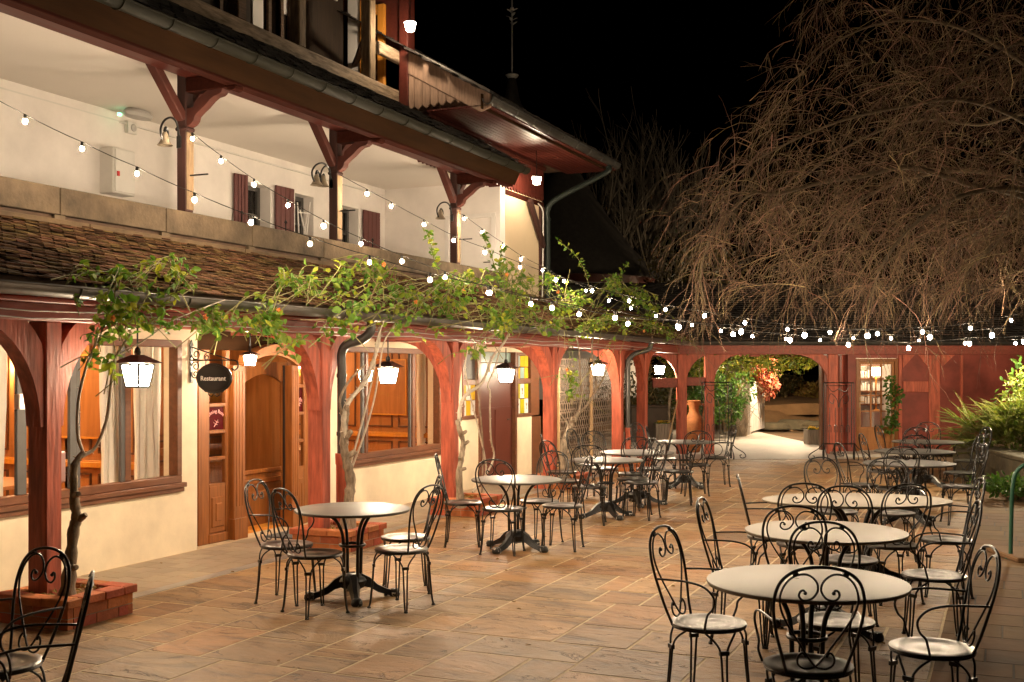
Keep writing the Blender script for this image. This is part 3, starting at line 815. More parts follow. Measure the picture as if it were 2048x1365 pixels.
# ---------------------------------------------------------------- arcade posts, braces, beam
PX0, PX1 = -6.52, -6.34
def post(u, zb, braces=(-1, 1), x=(PX0, PX1), w=.155, deep=True, label=None):
    y0 = YX(u, x[1]) ; y1 = y0 + w
    mb = MB(); mb.box(x[0], x[1], y0, y1, zb, 2.16)
    o = mb.build('post', 'red_timber', R, bevel=.01)
    for s in braces:
        yb = y0 if s < 0 else y1
        pts_l = []
        n = 10; W, Hh = .62, .76
        for i in range(n + 1):      # lower curved edge
            a = math.pi / 2 * i / n
            pts_l.append((.03 + W * (1 - math.cos(a)), 1.40 + Hh * math.sin(a)))
        poly = [(0.0, 1.40)] + pts_l[1:] + [(W - .16, 2.16), (W * .40, 2.02), (.045, 1.72), (0.0, 1.66)]
        mb = MB()
        # built as strips so that the concave outline stays clean
        up = [(max(0, p[0] - .13), min(2.16, p[1] + .15)) for k, p in enumerate(pts_l)]
        up[0] = (0, 1.40)
        for i in range(n):
            l0, l1, u0, u1 = pts_l[i], pts_l[i + 1], up[i], up[i + 1]
            xa, xb = x[0] + .02, x[1] - .02
            q = lambda p, X: (X, yb + s * p[0], p[1])
            vs = [q(l0, xa), q(l1, xa), q(u1, xa), q(u0, xa), q(l0, xb), q(l1, xb), q(u1, xb), q(u0, xb)]
            mb.add(vs, [(0, 1, 2, 3), (4, 7, 6, 5), (0, 4, 5, 1), (3, 2, 6, 7)] + ([(0, 3, 7, 4)] if i == 0 else []) + ([(1, 5, 6, 2)] if i == n - 1 else []))
        mb.build('brace', 'red_timber', o)
    if deep:    # the brace back to the facade
        mb = MB(); n = 8
        up = [(max(0, .6 * (1 - math.cos(math.pi / 2 * i / n)) - .12), min(2.16, 1.59 + .76 * math.sin(math.pi / 2 * i / n))) for i in range(n + 1)]
        for i in range(n):
            a0, a1 = math.pi / 2 * i / n, math.pi / 2 * (i + 1) / n
            l0, l1 = (.6 * (1 - math.cos(a0)), 1.4 + .76 * math.sin(a0)), (.6 * (1 - math.cos(a1)), 1.4 + .76 * math.sin(a1))
            ya, yb2 = y0 + .03, y1 - .03
            q = lambda p, Y: (x[0] - p[0], Y, p[1])
            mb.add([q(l0, ya), q(l1, ya), q(up[i + 1], ya), q(up[i], ya), q(l0, yb2), q(l1, yb2), q(up[i + 1], yb2), q(up[i], yb2)], [(0, 1, 2, 3), (4, 7, 6, 5), (0, 4, 5, 1), (3, 2, 6, 7)])
        mb.build('brace', 'red_timber', o)
    return o, (y0 + y1) / 2
POSTY = []
for (u, zb) in ((92, .16), (645, .16), (907, .16), (1107, .16), (1242, .14), (1291, .0)):
    o, yc = post(u, zb, deep=(u < 1250)); POSTY.append(yc)
post_far = POSTY[-1]
Bx('eave_beam', 'red_beam', [(-6.54, -6.33, 1.0, 23.4, 2.16, 2.29), (-6.50, -6.30, 1.0, 23.4, 2.29, 2.33)], bevel=.008)
for y in POSTY[:4]: Bx('tie_beam', 'red_beam', [(WX + .002, -6.54, y - .07, y + .07, 2.17, 2.29)])
Bx('arcade_ceiling', 'red_beam', [(WX + .001, -6.02, 1.0, 23.4, 2.335, 2.36)])
# small fittings on the first post and the cables along the beam
c = XP(41, 804, -7.0)
tag(MB().box(c.x - .03, c.x + .03, c.y - .04, c.y + .04, c.z - .06, c.z + .06).build('junction_box', 'plastic_white', bevel=.006), 'small white junction box on the window frame behind the first red post', 'junction box')
y1_ = YX(92, PX1) + .155
tag(MB().box(PX1 - .14, PX1 - .03, y1_ + .001, y1_ + .07, .98, 1.21).build('outdoor_speaker', 'speaker_pink', bevel=.01), 'pale pink box fixed to the side of the first red post, below its brace', 'speaker')
for (z, dy) in ((2.185, .012), (2.235, .009)):
    mb = MB(); mb.tube([(-6.318, 1.2 + k * .8, z + (dy if k % 2 else -dy)) for k in range(27)], .005, 5); mb.build('beam_cable', 'plastic_grey', R)
# gutter
def gutter(name, x, z, r, y0, y1, mat, seam, parent=R, ring=None):
    mb = MB(); vs = []; fs = []; n = 9
    ys = [y0, y1]
    for y in ys:
        for k in range(n):
            a = math.pi + math.pi * k / (n - 1)
            vs.append((x + r * math.cos(a), y, z + r * math.sin(a)))
        for k in range(n - 1, -1, -1):
            a = math.pi + math.pi * k / (n - 1)
            vs.append((x + (r - .006) * math.cos(a), y, z + (r - .006) * math.sin(a)))
    m = 2 * n
    for k in range(m): fs.append((k, (k + 1) % m, m + (k + 1) % m, m + k))
    fs += [tuple(range(m))[::-1], tuple(range(m, 2 * m))]
    mb.add(vs, fs)
    mb.tube([(x + r, y0, z + .004), (x + r, y1, z + .004)], .010, 6)
    y = y0 + seam * .4
    while y < y1:
        mb.tube([(x + (r + .004) * math.cos(math.pi + math.pi * k / 8), y, z + (r + .004) * math.sin(math.pi + math.pi * k / 8)) for k in range(9)], .008, 5); y += seam
    return mb.build(name, mat, parent, smooth=40)
gutter('gutter', -5.97, 2.375, .07, 1.0, 23.3, 'zinc', 1.15)
# lean-to roof of small flat tiles
def tile_roof(name, p0, e, up, length, rise, mat, ex_row=.105, wid=.16, parent=R, yj=.012, tilt=.024):
    """p0 lower corner, e unit along the eave, up unit vector up the slope"""
    e, up = Vector(e).normalized(), Vector(up).normalized(); nrm = e.cross(up)
    if nrm.z < 0: nrm = -nrm
    mb = MB(); r = 0; s = 0.0
    while s < rise:
        a = -(r % 2) * wid / 2
        while a < length:
            w = wid * rnd(.86, .96); l = ex_row * 1.5
            q = Vector(p0) + e * (a + rnd(0, .006)) + up * (s + rnd(-yj, yj)) + nrm * (.004 + rnd(0, .012))
            tl = nrm * (tilt + rnd(-.008, .010))
            th = nrm * .012
            mb.obox(q + tl * .9, e * w, up * l - tl, th)
            a += wid
        s += ex_row; r += 1
    return mb.build(name, mat, parent, fix=False)
RB, RT = Vector((-6.0, 1.0, 2.40)), Vector((-7.36, 1.0, 3.02))
upv = RT - RB
tile_roof('lean_to_roof', RB, (0, 1, 0), upv, 22.6, upv.length, 'tile', ex_row=.080, wid=.125, yj=.006)
mb = MB(); mb.prism([(-6.0, 1.0, 2.38), (-7.38, 1.0, 3.0), (-7.38, 1.0, 2.5)], (0, 22.5, 0)); mb.build('roof_deck', 'dark_timber', R)
mb = MB()
y = 1.0
while y < 17.8:
    mb.box(-7.40, -7.30, y, min(17.8, y + 2.2) - .01, 3.035 + rnd(-.006, .006), 3.075); y += 2.2
mb.build('roof_flashing', 'flashing', R, bevel=.004)
# behind the building the roof runs on to the gateway
tile_roof('lean_to_roof', (-7.40, 18.6, 3.02), (0, 1, 0), upv, 4.8, 1.3, 'tile_dark')

# ---------------------------------------------------------------- loggia
mb = MB(); y = 1.0; ws = [1.52, 1.7, 1.62, 1.8]
i = 0
cuts = [XP(u, 480, -7.42).y for u in (121, 333, 505, 648, 860, 935)]
ed = [1.0] + sorted(cuts) + [16.9]
for a, b in zip(ed[:-1], ed[1:]): mb.box(-7.62, -7.42, a + .004, b - .004, 3.135, 3.37)
PAR = mb.build('stone_parapet', 'stone_parapet', R, bevel=.006)
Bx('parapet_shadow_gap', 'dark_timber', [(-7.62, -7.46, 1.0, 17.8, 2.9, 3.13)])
for c in ed[1:-1]: Bx('parapet_support', 'stone_parapet', [(-7.46, -7.425, c - .06, c + .06, 3.06, 3.13)])
struct(MB().box(-9.6, -7.62, 1.0, 16.7, 2.60, 2.70).build('loggia_floor', 'pale_floor'))
BWX = -9.6
def yb(u): return YX(u, BWX)
wins = [(yb(484), yb(541), 3.15, 4.40), (yb(590), yb(627), 3.15, 4.41), (yb(682), yb(717), 3.15, 4.40)]
mb = MB(); edge = 1.0
for (a, b, z0, z1) in wins:
    mb.box(BWX - .32, BWX, edge, a, 2.70, 4.84); mb.box(BWX - .32, BWX, a, b, 2.70, z0); mb.box(BWX - .32, BWX, a, b, z1, 4.84); edge = b
mb.box(BWX - .32, BWX, edge, 17.0, 2.70, 4.84)
mb.build('loggia_wall', 'plaster_white', R)
for k, (a, b, z0, z1) in enumerate(wins):
    x = BWX - .24
    mb = MB(); t = .06
    mb.box(x, x + .06, a, a + t, z0, z1); mb.box(x, x + .06, b - t, b, z0, z1); mb.box(x, x + .06, a + t, b - t, z0, z0 + t); mb.box(x, x + .06, a + t, b - t, z1 - t, z1)
    mb.box(x + .005, x + .055, (a + b) / 2 - .025, (a + b) / 2 + .025, z0 + t, z1 - t)
    for z in (z0 + .45, z0 + .85): mb.box(x + .01, x + .05, a + t, b - t, z - .015, z + .015)
    w = mb.build('loggia_window', 'grey_frame', R)
    mb = MB(); mb.box(x + .018, x + .022, a + t, b - t, z0 + t, z1 - t); mb.build('pane', 'smoke_glass', w)
    mb = MB(); mb.box(x - .1, x - .06, a, a + (b - a) * .75, z0, z1); mb.build('blind', 'curtain' if k == 0 else 'dark_box', w)
def shutter(u0, u1, ztop, ang):
    a = yb(u0); wdt = yb(u1) - a
    o = MB(); n = 4
    hx = Vector((math.sin(ang), math.cos(ang), 0))
    for i in range(n):
        o.obox(Vector((BWX + .03, a, 3.12)) + hx * (wdt * i / n + .004), hx * (wdt / n - .008), Vector((hx.y, -hx.x, 0)) * .03, (0, 0, ztop - 3.12))
    sh = o.build('shutter', 'shutter_paint', R, bevel=.003)
    mb = MB(); f = Vector((hx.y, -hx.x, 0)) * .034
    c = Vector((BWX + .03, a, 3.9)) + hx * wdt * .5 + f
    mb.tube([c + Vector((0, 0, -.09)), c + Vector((0, 0, .05))], .008, 5); mb.tube(crv([c + hx * -.03 + Vector((0, 0, .02)), c + Vector((0, 0, .06)), c + hx * .03 + Vector((0, 0, .02))], 4), .008, 5)
    mb.build('shutter_motif', 'black_iron', sh)
    mb = MB(); mb.obox(c + hx * wdt * .52 + Vector((0, 0, -.12)) - f, hx * .05, f, (0, 0, .04)); mb.build('shutter_hinge', 'black_iron', sh)
shutter(463, 484, 4.46, .25); shutter(546, 580, 4.44, .05); shutter(722, 752, 4.40, .05)
Bx('loggia_ceiling', 'ceiling_paint', [(-9.92, -7.47, 1.0, 16.9, 4.84, 4.92)])
mb = MB(); mb.box(BWX + .001, BWX + .035, 1.0, 16.69, 4.72, 4.74); mb.build('cable_duct', 'plastic_white', R)
Bx('wall_pier', 'plaster_white', [(BWX + .001, BWX + .06, yb(229) - 2.0, yb(229), 2.72, 4.715)])
# end wall of the loggia with its door
EY = 16.7
def xe(u): 
    dx, dy = ray(u); return EY / dy * dx
mb = MB(); dxa, dxb = -8.42, xe(986)
mb.box(BWX, dxa, EY, EY + .2, 2.7, 4.84); mb.box(dxb, -7.48, EY, EY + .2, 2.7, 4.84); mb.box(dxa, dxb, EY, EY + .2, 4.30, 4.84)
mb.build('loggia_end_wall', 'plaster_white', R)
mb = MB(); mb.box(dxa, dxb, EY + .05, EY + .10, 2.7, 4.30); ld = mb.build('loggia_door', 'plaster_white', R)
mb = MB(); mb.box(dxa - .05, dxa + .03, EY - .02, EY + .049, 2.7, 4.34); mb.box(dxb - .03, dxb + .05, EY - .02, EY + .049, 2.7, 4.34); mb.box(dxa + .03, dxb - .03, EY - .02, EY + .049, 4.27, 4.34); mb.build('door_casing', 'white_paint', ld, bevel=.004)
mb = MB(); mb.tube([(dxb - .08, EY + .05, 3.55), (dxb - .08, EY + .0, 3.55), (dxb - .17, EY + .0, 3.55)], .008, 5); mb.build('door_handle', 'zinc', ld)
# wing past the loggia: plaster wall, red boarding above, boarded soffit
Y2 = 18.5
Bx('wing_wall', 'plaster_beige', [(-7.70, -7.478, EY + .2, Y2, 2.3, 4.76), (-10.5, -7.70, Y2 - .2, Y2, 0, 4.76)])
mb = MB(); y = 14.2
while y < Y2:
    mb.box(-7.66, -7.46, y + .004, y + .116, 4.80, 5.50); mb.prism([(-7.46, y + .004, 4.80), (-7.46, y + .116, 4.80), (-7.46, y + .06, 4.75)], (-.2, 0, 0)); y += .12
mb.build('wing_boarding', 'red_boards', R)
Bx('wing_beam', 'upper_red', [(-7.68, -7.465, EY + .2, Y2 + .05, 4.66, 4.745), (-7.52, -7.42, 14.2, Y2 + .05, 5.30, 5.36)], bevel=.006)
mb = MB(); x = -7.42; 
while x < -6.5:
    mb.box(x + .003, x + .078, 14.05, 19.55, 5.40, 5.425); x += .08
mb.build('soffit', 'red_boards', R, bevel=.004)
Bx('wing_corner_post', 'column_red', [(-7.62, -7.44, Y2 - .16, Y2 + .02, 2.3, 4.66)])
mb = MB(); mb.beam((-7.40, Y2 - .75, 4.68), (-7.42, Y2 - .08, 3.95), .07, .09); mb.build('corner_strut', 'column_red', R)
gutter('gutter', -6.46, 5.50, .085, 14.0, 19.55, 'zinc_dark', .62)
Bx('wing_fascia', 'fascia_brown', [(-6.56, -6.54, 14.0, 19.55, 5.36, 5.56)])
# wing roof
wb = Vector((-6.50, 13.95, 5.55)); wt = Vector((-9.8, 13.95, 7.55))
tile_roof('wing_roof', wb, (0, 1, 0), wt - wb, 5.6, (wt - wb).length, 'tile_dark', ex_row=.16, wid=.2)
mb = MB(); mb.prism([(-6.52, 14.12, 5.50), (-9.8, 14.12, 7.50), (-9.8, 14.12, 5.45), (-6.6, 14.12, 5.44)], (0, 5.4, 0)); mb.build('wing_roof_body', 'dark_timber', R)
# worn barge board and scalloped skirt facing the balcony
mb = MB(); mb.prism([(-7.74, 14.10, 6.30), (-6.44, 14.10, 5.56), (-6.44, 14.10, 5.38), (-6.60, 14.10, 5.33), (-7.74, 14.10, 5.98)], (0, -.05, 0)); mb.build('barge_board', 'pale_boards', R, bevel=.006)
mb = MB()
for i in range(8):
    x0 = -7.74 + i * .125; x1 = x0 + .118
    ztop = 6.00 - (x0 + 7.74) * .57
    zl = 5.47 + .008 * i
    if ztop - zl < .03: continue
    mb.prism([(x0, 14.095, ztop + .02), (x1, 14.095, ztop - .05), (x1, 14.095, zl + .02), ((x0 + x1) / 2, 14.095, zl - .03), (x0, 14.095, zl + .02)], (0, -.03, 0))
mb.build('skirt_boards', 'pale_boards', R, bevel=.004)
mb = MB(); mb.prism([(-7.72, 14.11, 6.34), (-6.42, 14.11, 5.60), (-6.42, 14.11, 5.56), (-7.72, 14.11, 6.30)], (0, -.12, 0)); mb.build('roof_edge_trim', 'zinc', R)

# loggia columns
def column(u):
    y = YX(u, -7.45); x0, x1 = -7.57, -7.45
    mb = MB(); mb.box(x0, x1, y, y + .12, 3.37, 4.84)
    mb.box(x0 - .012, x1 + .012, y - .012, y + .132, 4.18, 4.22)
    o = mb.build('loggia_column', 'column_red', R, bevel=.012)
    mb = MB(); mb.box(x1 + .0005, x1 + .004, y + .008, y + .112, 3.40, 4.17); mb.build('column_lit_face', 'lit_face', o)  # courtyard side paler: the lamplight on it is put into the colour
    yc = y + .06
    mb = MB(); mb.beam((x0 + .06, y + .01, 4.30), (x0 + .06, y - .50, 4.84), .09, .10, (1, 0, 0)); mb.build('strut', 'upper_bracket_red', o, bevel=.006)
    mb = MB(); mb.beam((x0 + .06, y + .11, 4.40), (x0 + .06, y + .52, 4.84), .09, .10, (1, 0, 0)); mb.build('strut', 'upper_bracket_red', o, bevel=.006)
    mb = MB(); mb.box(x1, -6.98, yc - .065, yc + .065, 4.555, 4.695); mb.prism([(-6.98, yc - .065, 4.57), (-6.98, yc - .065, 4.555), (-6.90, yc - .065, 4.52), (-6.86, yc - .065, 4.53), (-6.845, yc - .065, 4.57)], (0, .13, 0)); mb.build('outrigger', 'upper_red', o, bevel=.006)
    mb = MB()
    low = [(0, 4.22), (.05, 4.24), (.085, 4.275), (.10, 4.32), (.15, 4.36), (.21, 4.40), (.28, 4.46), (.33, 4.49), (.39, 4.50), (.42, 4.52), (.44, 4.57)]
    for (p, q) in zip(low[:-1], low[1:]):
        if q[0] <= p[0]: continue
        w0 = min(4.57, p[1] + .13); w1 = min(4.57, q[1] + .13)
        if p[0] < .06: w0 = 4.40; 
        if q[0] < .06: w1 = 4.40
        mb.prism([(x1 + p[0], yc - .05, p[1]), (x1 + q[0], yc - .05, q[1]), (x1 + q[0], yc - .05, max(w1, q[1] + .001)), (x1 + p[0], yc - .05, max(w0, p[1] + .001))], (0, .10, 0))
    mb.build('scroll_bracket', 'upper_bracket_red', o)
    for z in (3.62, 3.50):
        mb = MB(); mb.tube([(x1, yc, z + .12), (x1 + .22, yc, z + .12)], .009, 6); mb.build('iron_peg', 'black_iron', o); 
        break
    return y
COLY = [column(u) for u in (372, 674, 914)]
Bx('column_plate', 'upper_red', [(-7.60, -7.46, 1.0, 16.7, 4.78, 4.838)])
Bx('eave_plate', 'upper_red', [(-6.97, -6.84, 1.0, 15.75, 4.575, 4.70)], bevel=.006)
mb = MB(); mb.add([(-6.835, 1.0, 4.60), (-6.835, 15.8, 4.60), (-6.74, 15.8, 4.80), (-6.74, 1.0, 4.80), (-6.86, 1.0, 4.61), (-6.86, 15.8, 4.61), (-6.77, 15.8, 4.81), (-6.77, 1.0, 4.81)], [(0, 1, 2, 3), (4, 7, 6, 5), (0, 4, 5, 1), (1, 5, 6, 2), (2, 6, 7, 3), (3, 7, 4, 0)])
mb.build('eave_fascia', 'fascia_brown', R)
Bx('eave_soffit', 'red_boards', [(-7.46, -6.97, 1.0, 15.75, 4.70, 4.725)])
gutter('gutter', -6.67, 4.835, .075, 1.0, 15.85, 'copper_green', .60)
ub, ut = Vector((-6.70, 1.0, 4.87)), Vector((-7.78, 1.0, 5.50))
tile_roof('loggia_roof', ub, (0, 1, 0), ut - ub, 14.8, (ut - ub).length, 'tile_dark', ex_row=.09, wid=.17)
mb = MB(); mb.prism([(-6.70, 1.0, 4.845), (-7.80, 1.0, 5.48), (-7.80, 1.0, 4.93), (-6.8, 1.0, 4.82)], (0, 14.8, 0)); mb.build('roof_deck', 'dark_timber', R)

# ---------------------------------------------------------------- timber balcony storey
BX = -7.85
def ybal(u): return YX(u, BX)
Bx('balcony_sill', 'worn_timber', [(BX - .12, BX + .03, 1.0, 14.0, 5.50, 5.72), (BX - .10, BX + .07, 1.0, 14.0, 5.47, 5.50)], bevel=.01)
for (u0, u1, m) in ((474, 494, 'dark_timber'), (596, 609, 'lit_post_timber'), (738, 757, 'lit_post_timber'), (318, 340, 'dark_timber')):  # two posts get a paler timber for the lamplight on them
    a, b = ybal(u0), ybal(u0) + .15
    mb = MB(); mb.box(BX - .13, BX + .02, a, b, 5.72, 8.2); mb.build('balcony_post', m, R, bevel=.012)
a = ybal(757); 
Bx('balcony_rail', 'worn_timber', [(BX - .06, BX + .02, a, 14.10, 6.12, 6.29)], bevel=.012)
Bx('balcony_floor', 'dark_timber', [(-9.3, BX - .12, 1.0, 14.0, 5.50, 5.60)])
UX = -8.75
def yu(u): return YX(u, UX)
Bx('balcony_side_wall', 'red_boards', [(-9.4, -7.72, 14.12, 14.26, 5.4, 8.5)])
mb = MB(); mb.box(-7.84, -7.70, 14.02, 14.118, 5.5, 8.5); mb.build('balcony_corner_post', 'red_boards', R, bevel=.01)
# the wall behind the balcony: dark boards, pale panels, windows, an orange door
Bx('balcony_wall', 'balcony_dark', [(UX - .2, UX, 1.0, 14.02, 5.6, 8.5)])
for (u0, u1, z0, z1) in ((503, 524, 5.6, 8.2), (562, 600, 6.5, 8.2), (632, 673, 7.05, 8.3)):
    a, b = yu(u0), yu(u1)
    Bx('balcony_panel', 'plaster_white', [(UX, UX + .02, a, b, z0, z1)])
SY = 14.10
def xs(u):
    dx, dy = ray(u); return SY / dy * dx
Bx('balcony_panel', 'plaster_white', [(xs(697), xs(722), SY - .02, SY + .019, 5.6, 8.3)])
mb = MB(); mb.box(xs(723), xs(738), SY - .05, SY + .019, 5.6, 8.3); mb.box(xs(758), xs(771), SY - .05, SY + .019, 5.6, 7.0); mb.box(xs(738), xs(758), SY - .05, SY + .019, 6.86, 7.0); mb.build('balcony_door_frame', 'orange_wood', R, bevel=.006)
Bx('balcony_door', 'dark_timber', [(xs(738), xs(758), SY - .005, SY + .019, 5.6, 6.86)])
for (u0, u1, z0, z1) in ((432, 470, 5.9, 8.3), (530, 560, 5.7, 8.3), (572, 594, 5.7, 7.4)):
    a, b = yu(u0), yu(u1)
    mb = MB(); mb.box(UX + .02, UX + .06, a, a + .06, z0, z1); mb.box(UX + .02, UX + .06, b - .06, b, z0, z1); mb.box(UX + .02, UX + .06, a + .06, b - .06, z0, z0 + .06)
    w = mb.build('balcony_window', 'dark_timber', R)
    mb = MB(); mb.box(UX + .035, UX + .04, a + .06, b - .06, z0 + .06, z1); mb.build('pane', 'smoke_glass', w)
mb = MB(); mb.beam((UX + .05, yu(700), 6.15), (BX - .06, ybal(745), 6.42), .07, .07); mb.build('balcony_brace', 'dark_timber', R)
Bx('balcony_ceiling', 'dark_timber', [(-9.0, -7.0, 1.0, 14.0, 8.3, 8.4)])
mb = MB(); mb.prism([(-7.62, 14.2, 7.62), (-7.0, 14.2, 7.28), (-6.9, 14.2, 7.36), (-6.9, 14.2, 7.60), (-7.62, 14.2, 8.0)], (0, -.22, 0)); mb.build('upper_bracket', 'fascia_brown', R, bevel=.02)
# downpipes
def pipe(name, pts, r, mat, collars=(), n=10, parent=R):
    mb = MB(); mb.tube(pts, r, n); o = mb.build(name, mat, parent, smooth=40)
    for c in collars:
        mb = MB(); mb.tube([Vector(c) - Vector((0, 0, .02)), Vector(c) + Vector((0, 0, .02))], r * 1.16, n); mb.build('pipe_collar', mat, o, smooth=40)
    return o
yp = POSTY[1] + .22; xp = -6.30
pz = XP(660, 910, xp).z
pipe('downpipe', crv([(-5.98, yp + .05, 2.30), (-5.99, yp + .05, 2.20), (-6.08, yp + .03, 2.12), (-6.24, yp, 2.07), (xp, yp, 1.98), (xp, yp, 1.85)], 5) + [Vector((xp, yp, pz))], .048, 'zinc_dark', [(xp, yp, 1.75), (xp, yp, 1.15)])
mb = MB(); mb.lathe([(.058, .16), (.058, pz - .12), (.066, pz - .11), (.066, pz), (.05, pz)], 14, (xp, yp, 0)); mb.build('downpipe_foot', 'red_timber', R, smooth=40)
yp = POSTY[4] + .2
pipe('downpipe', crv([(-5.98, yp + .4, 2.30), (-6.02, yp + .35, 2.18), (-6.2, yp + .1, 2.10), (xp, yp, 1.98)], 5) + [Vector((xp, yp, .75))], .045, 'zinc_dark', [(xp, yp, 1.6)])
mb = MB(); mb.lathe([(.055, .2), (.055, .70), (.062, .71), (.062, .76)], 12, (xp, yp, 0)); mb.build('downpipe_foot', 'red_timber', R, smooth=40)
pipe('downpipe', crv([(-6.46, 19.1, 5.40), (-6.50, 19.05, 5.28), (-7.25, 18.65, 4.82), (-7.40, 18.56, 4.62), (-7.40, 18.56, 4.4)], 5) + [Vector((-7.40, 18.56, 3.0))], .05, 'pipe_green', [(-7.40, 18.56, 4.45), (-7.40, 18.56, 3.5)])
pipe('white_cable', crv([(-7.43, 18.2, 4.68), (-7.42, 18.36, 4.6), (-7.42, 18.40, 4.4), (-7.42, 18.38, 3.6), (-7.42, 18.36, 3.0)], 6), .012, 'plastic_white', n=6)
# ================================================================ THE GATEWAY RANGE ACROSS THE END
GB = empty('gateway_building', F(6, -1, 0), label='low red timber range with dark tiled roof across the end of the courtyard', cat='building')
def Fx(name, mat, boxes, parent=None, bevel=0.0):
    mb = MB()
    for b in boxes: FB(mb, *b)
    return mb.build(name, mat, parent or GB, bevel=bevel)
SEND = 15.5
Fx('front_beam', 'red_beam', [(-.4, SEND, -.10, .06, 2.14, 2.30)], bevel=.01)
# gutter along the front
def fgutter(o, z, r, s0, s1, mat):
    mb = MB(); vs = []; n = 9
    prof = [(o + r * math.cos(math.pi + math.pi * k / 8), z + r * math.sin(math.pi + math.pi * k / 8)) for k in range(9)]
    prof += [(o + (r - .006) * math.cos(math.pi + math.pi * k / 8), z + (r - .006) * math.sin(math.pi + math.pi * k / 8)) for k in range(8, -1, -1)]
    for s in (s0, s1):
        for (a, b) in prof: vs.append(F(s, a, b))
    m = len(prof)
    mb.add(vs, [(k, (k + 1) % m, m + (k + 1) % m, m + k) for k in range(m)] + [tuple(range(m)), tuple(range(m, 2 * m))])
    mb.tube([F(s0, o + r, z + .003), F(s1, o + r, z + .003)], .01, 6)
    return mb.build('gutter', mat, GB, smooth=40)
fgutter(.22, 2.40, .075, -1.0, SEND, 'zinc_dark')
Fx('eave_board', 'red_beam', [(-.6, SEND, .06, .14, 2.24, 2.36)])
fp0 = F(-2.5, .20, 2.42); fup = (F(0, -3.0, 3.85) - F(0, .20, 2.42))
tile_roof('tiled_roof', fp0, FE, fup, SEND + 2.5, fup.length, 'tile_dark', ex_row=.13, wid=.19, parent=GB)
mb = MB(); mb.prism([F(-2.5, .20, 2.41), F(-2.5, -3.0, 3.84), F(-2.5, -6.2, 2.41), F(-2.5, -6.2, 2.36), F(-2.5, -3.0, 3.7), F(-2.5, .20, 2.36)], FE * (SEND + 2.5)); mb.build('roof_deck', 'tile_dark', GB)
def fpost(u0, u1, off, zb, braces, w=None, blen=.62, mat='red_timber'):
    s0, s1 = FU(u0, off), FU(u1, off)
    mb = MB(); FB(mb, s0, s1, off - .17, off, zb, 2.14)
    o = mb.build('post', mat, GB, bevel=.01)
    for s in braces:
        sb = s0 if s < 0 else s1
        mb = MB(); n = 9
        for i in range(n):
            a0, a1 = math.pi / 2 * i / n, math.pi / 2 * (i + 1) / n
            f = lambda a: (blen * (1 - math.cos(a)), 1.52 + .62 * math.sin(a))
            g = lambda t: (max(0, f(math.pi / 2 * t)[0] - .13), min(2.14, f(math.pi / 2 * t)[1] + .19))
            l0, l1, u0_, u1_ = f(a0), f(a1), g(i / n), g((i + 1) / n)
            u0_ = (u0_[0], max(u0_[1], l0[1] + .001)); u1_ = (u1_[0], max(u1_[1], l1[1] + .001))
            q = lambda p, O: F(sb + s * p[0], O, p[1])
            mb.add([q(l0, off - .13), q(l1, off - .13), q(u1_, off - .13), q(u0_, off - .13), q(l0, off - .03), q(l1, off - .03), q(u1_, off - .03), q(u0_, off - .03)], [(0, 1, 2, 3), (4, 7, 6, 5), (0, 4, 5, 1), (3, 2, 6, 7)])
        mb.build('brace', mat, o)
    return o
fpost(1355, 1374, 0, .0, (-1, 1), blen=.55)
fpost(1411, 1429, -.05, .0, (1,), blen=.6)
fpost(1657, 1677, 0, .0, (-1,), blen=.72)
fpost(1684, 1703, -.25, .0, ())
fpost(1642, 1649, -1.2, .0, (), mat='window_wood')
Fx('rail', 'red_beam', [(FU(1306), FU(1355), -.13, -.02, 1.43, 1.63)], bevel=.008)
Fx('rail', 'red_beam', [(FU(1374), FU(1411), -.13, -.02, 1.47, 1.65)], bevel=.008)
# back beam and posts of the passage
Fx('back_beam', 'red_beam', [(-.4, SEND, -6.0, -5.85, 2.16, 2.30)])
Fx('passage_ceiling', 'red_boards', [(-2, SEND, -5.84, -.11, 2.30, 2.33)])
# ---- the closed part: red wall with timbers and a glazed door
sw = FU(1708)
sd0, sd1 = FU(1712, -.02), FU(1796, -.02)
Fx('front_wall', 'red_wall', [(sd1, SEND, -.16, -.03, 0, 2.14), (sw - .12, sd0, -.16, -.03, 0, 2.14), (sd0, sd1, -.16, -.03, 2.06, 2.14)])
pc_ = F(FU(1500, -4.4), -4.4, 0)
mb = MB(); mb.lathe([(.10, 2.262), (.15, 2.272), (.15, 2.299)], 18, pc_); mb.build('passage_lamp', 'passage_glow', GB, smooth=40)
Fx('side_wall', 'red_wall', [(sw - .12, sw, -1.95, -.16, 0, 2.14)])
for (u0, u1, z0, z1) in ((1797, 1804, 0, 2.12), (1858, 1880, 0, 2.12), (1921, 1926, 0, 2.12), (1806, 1857, 1.33, 1.56)):
    Fx('wall_timber', 'red_timber', [(FU(u0), FU(u1), -.03, .012, z0, z1)], bevel=.006)
for (ua, ub_, up_) in ((1806, 1830, 1), (1857, 1836, -1), (1882, 1910, 1)):
    sa, sb = FU(ua), FU(ub_)
    mb = MB(); mb.prism([F(sa, -.03, 1.85), F(sb, -.03, 2.13), F(sa, -.03, 2.13)], FN * .035); mb.build('wall_brace', 'red_timber', GB, bevel=.004)
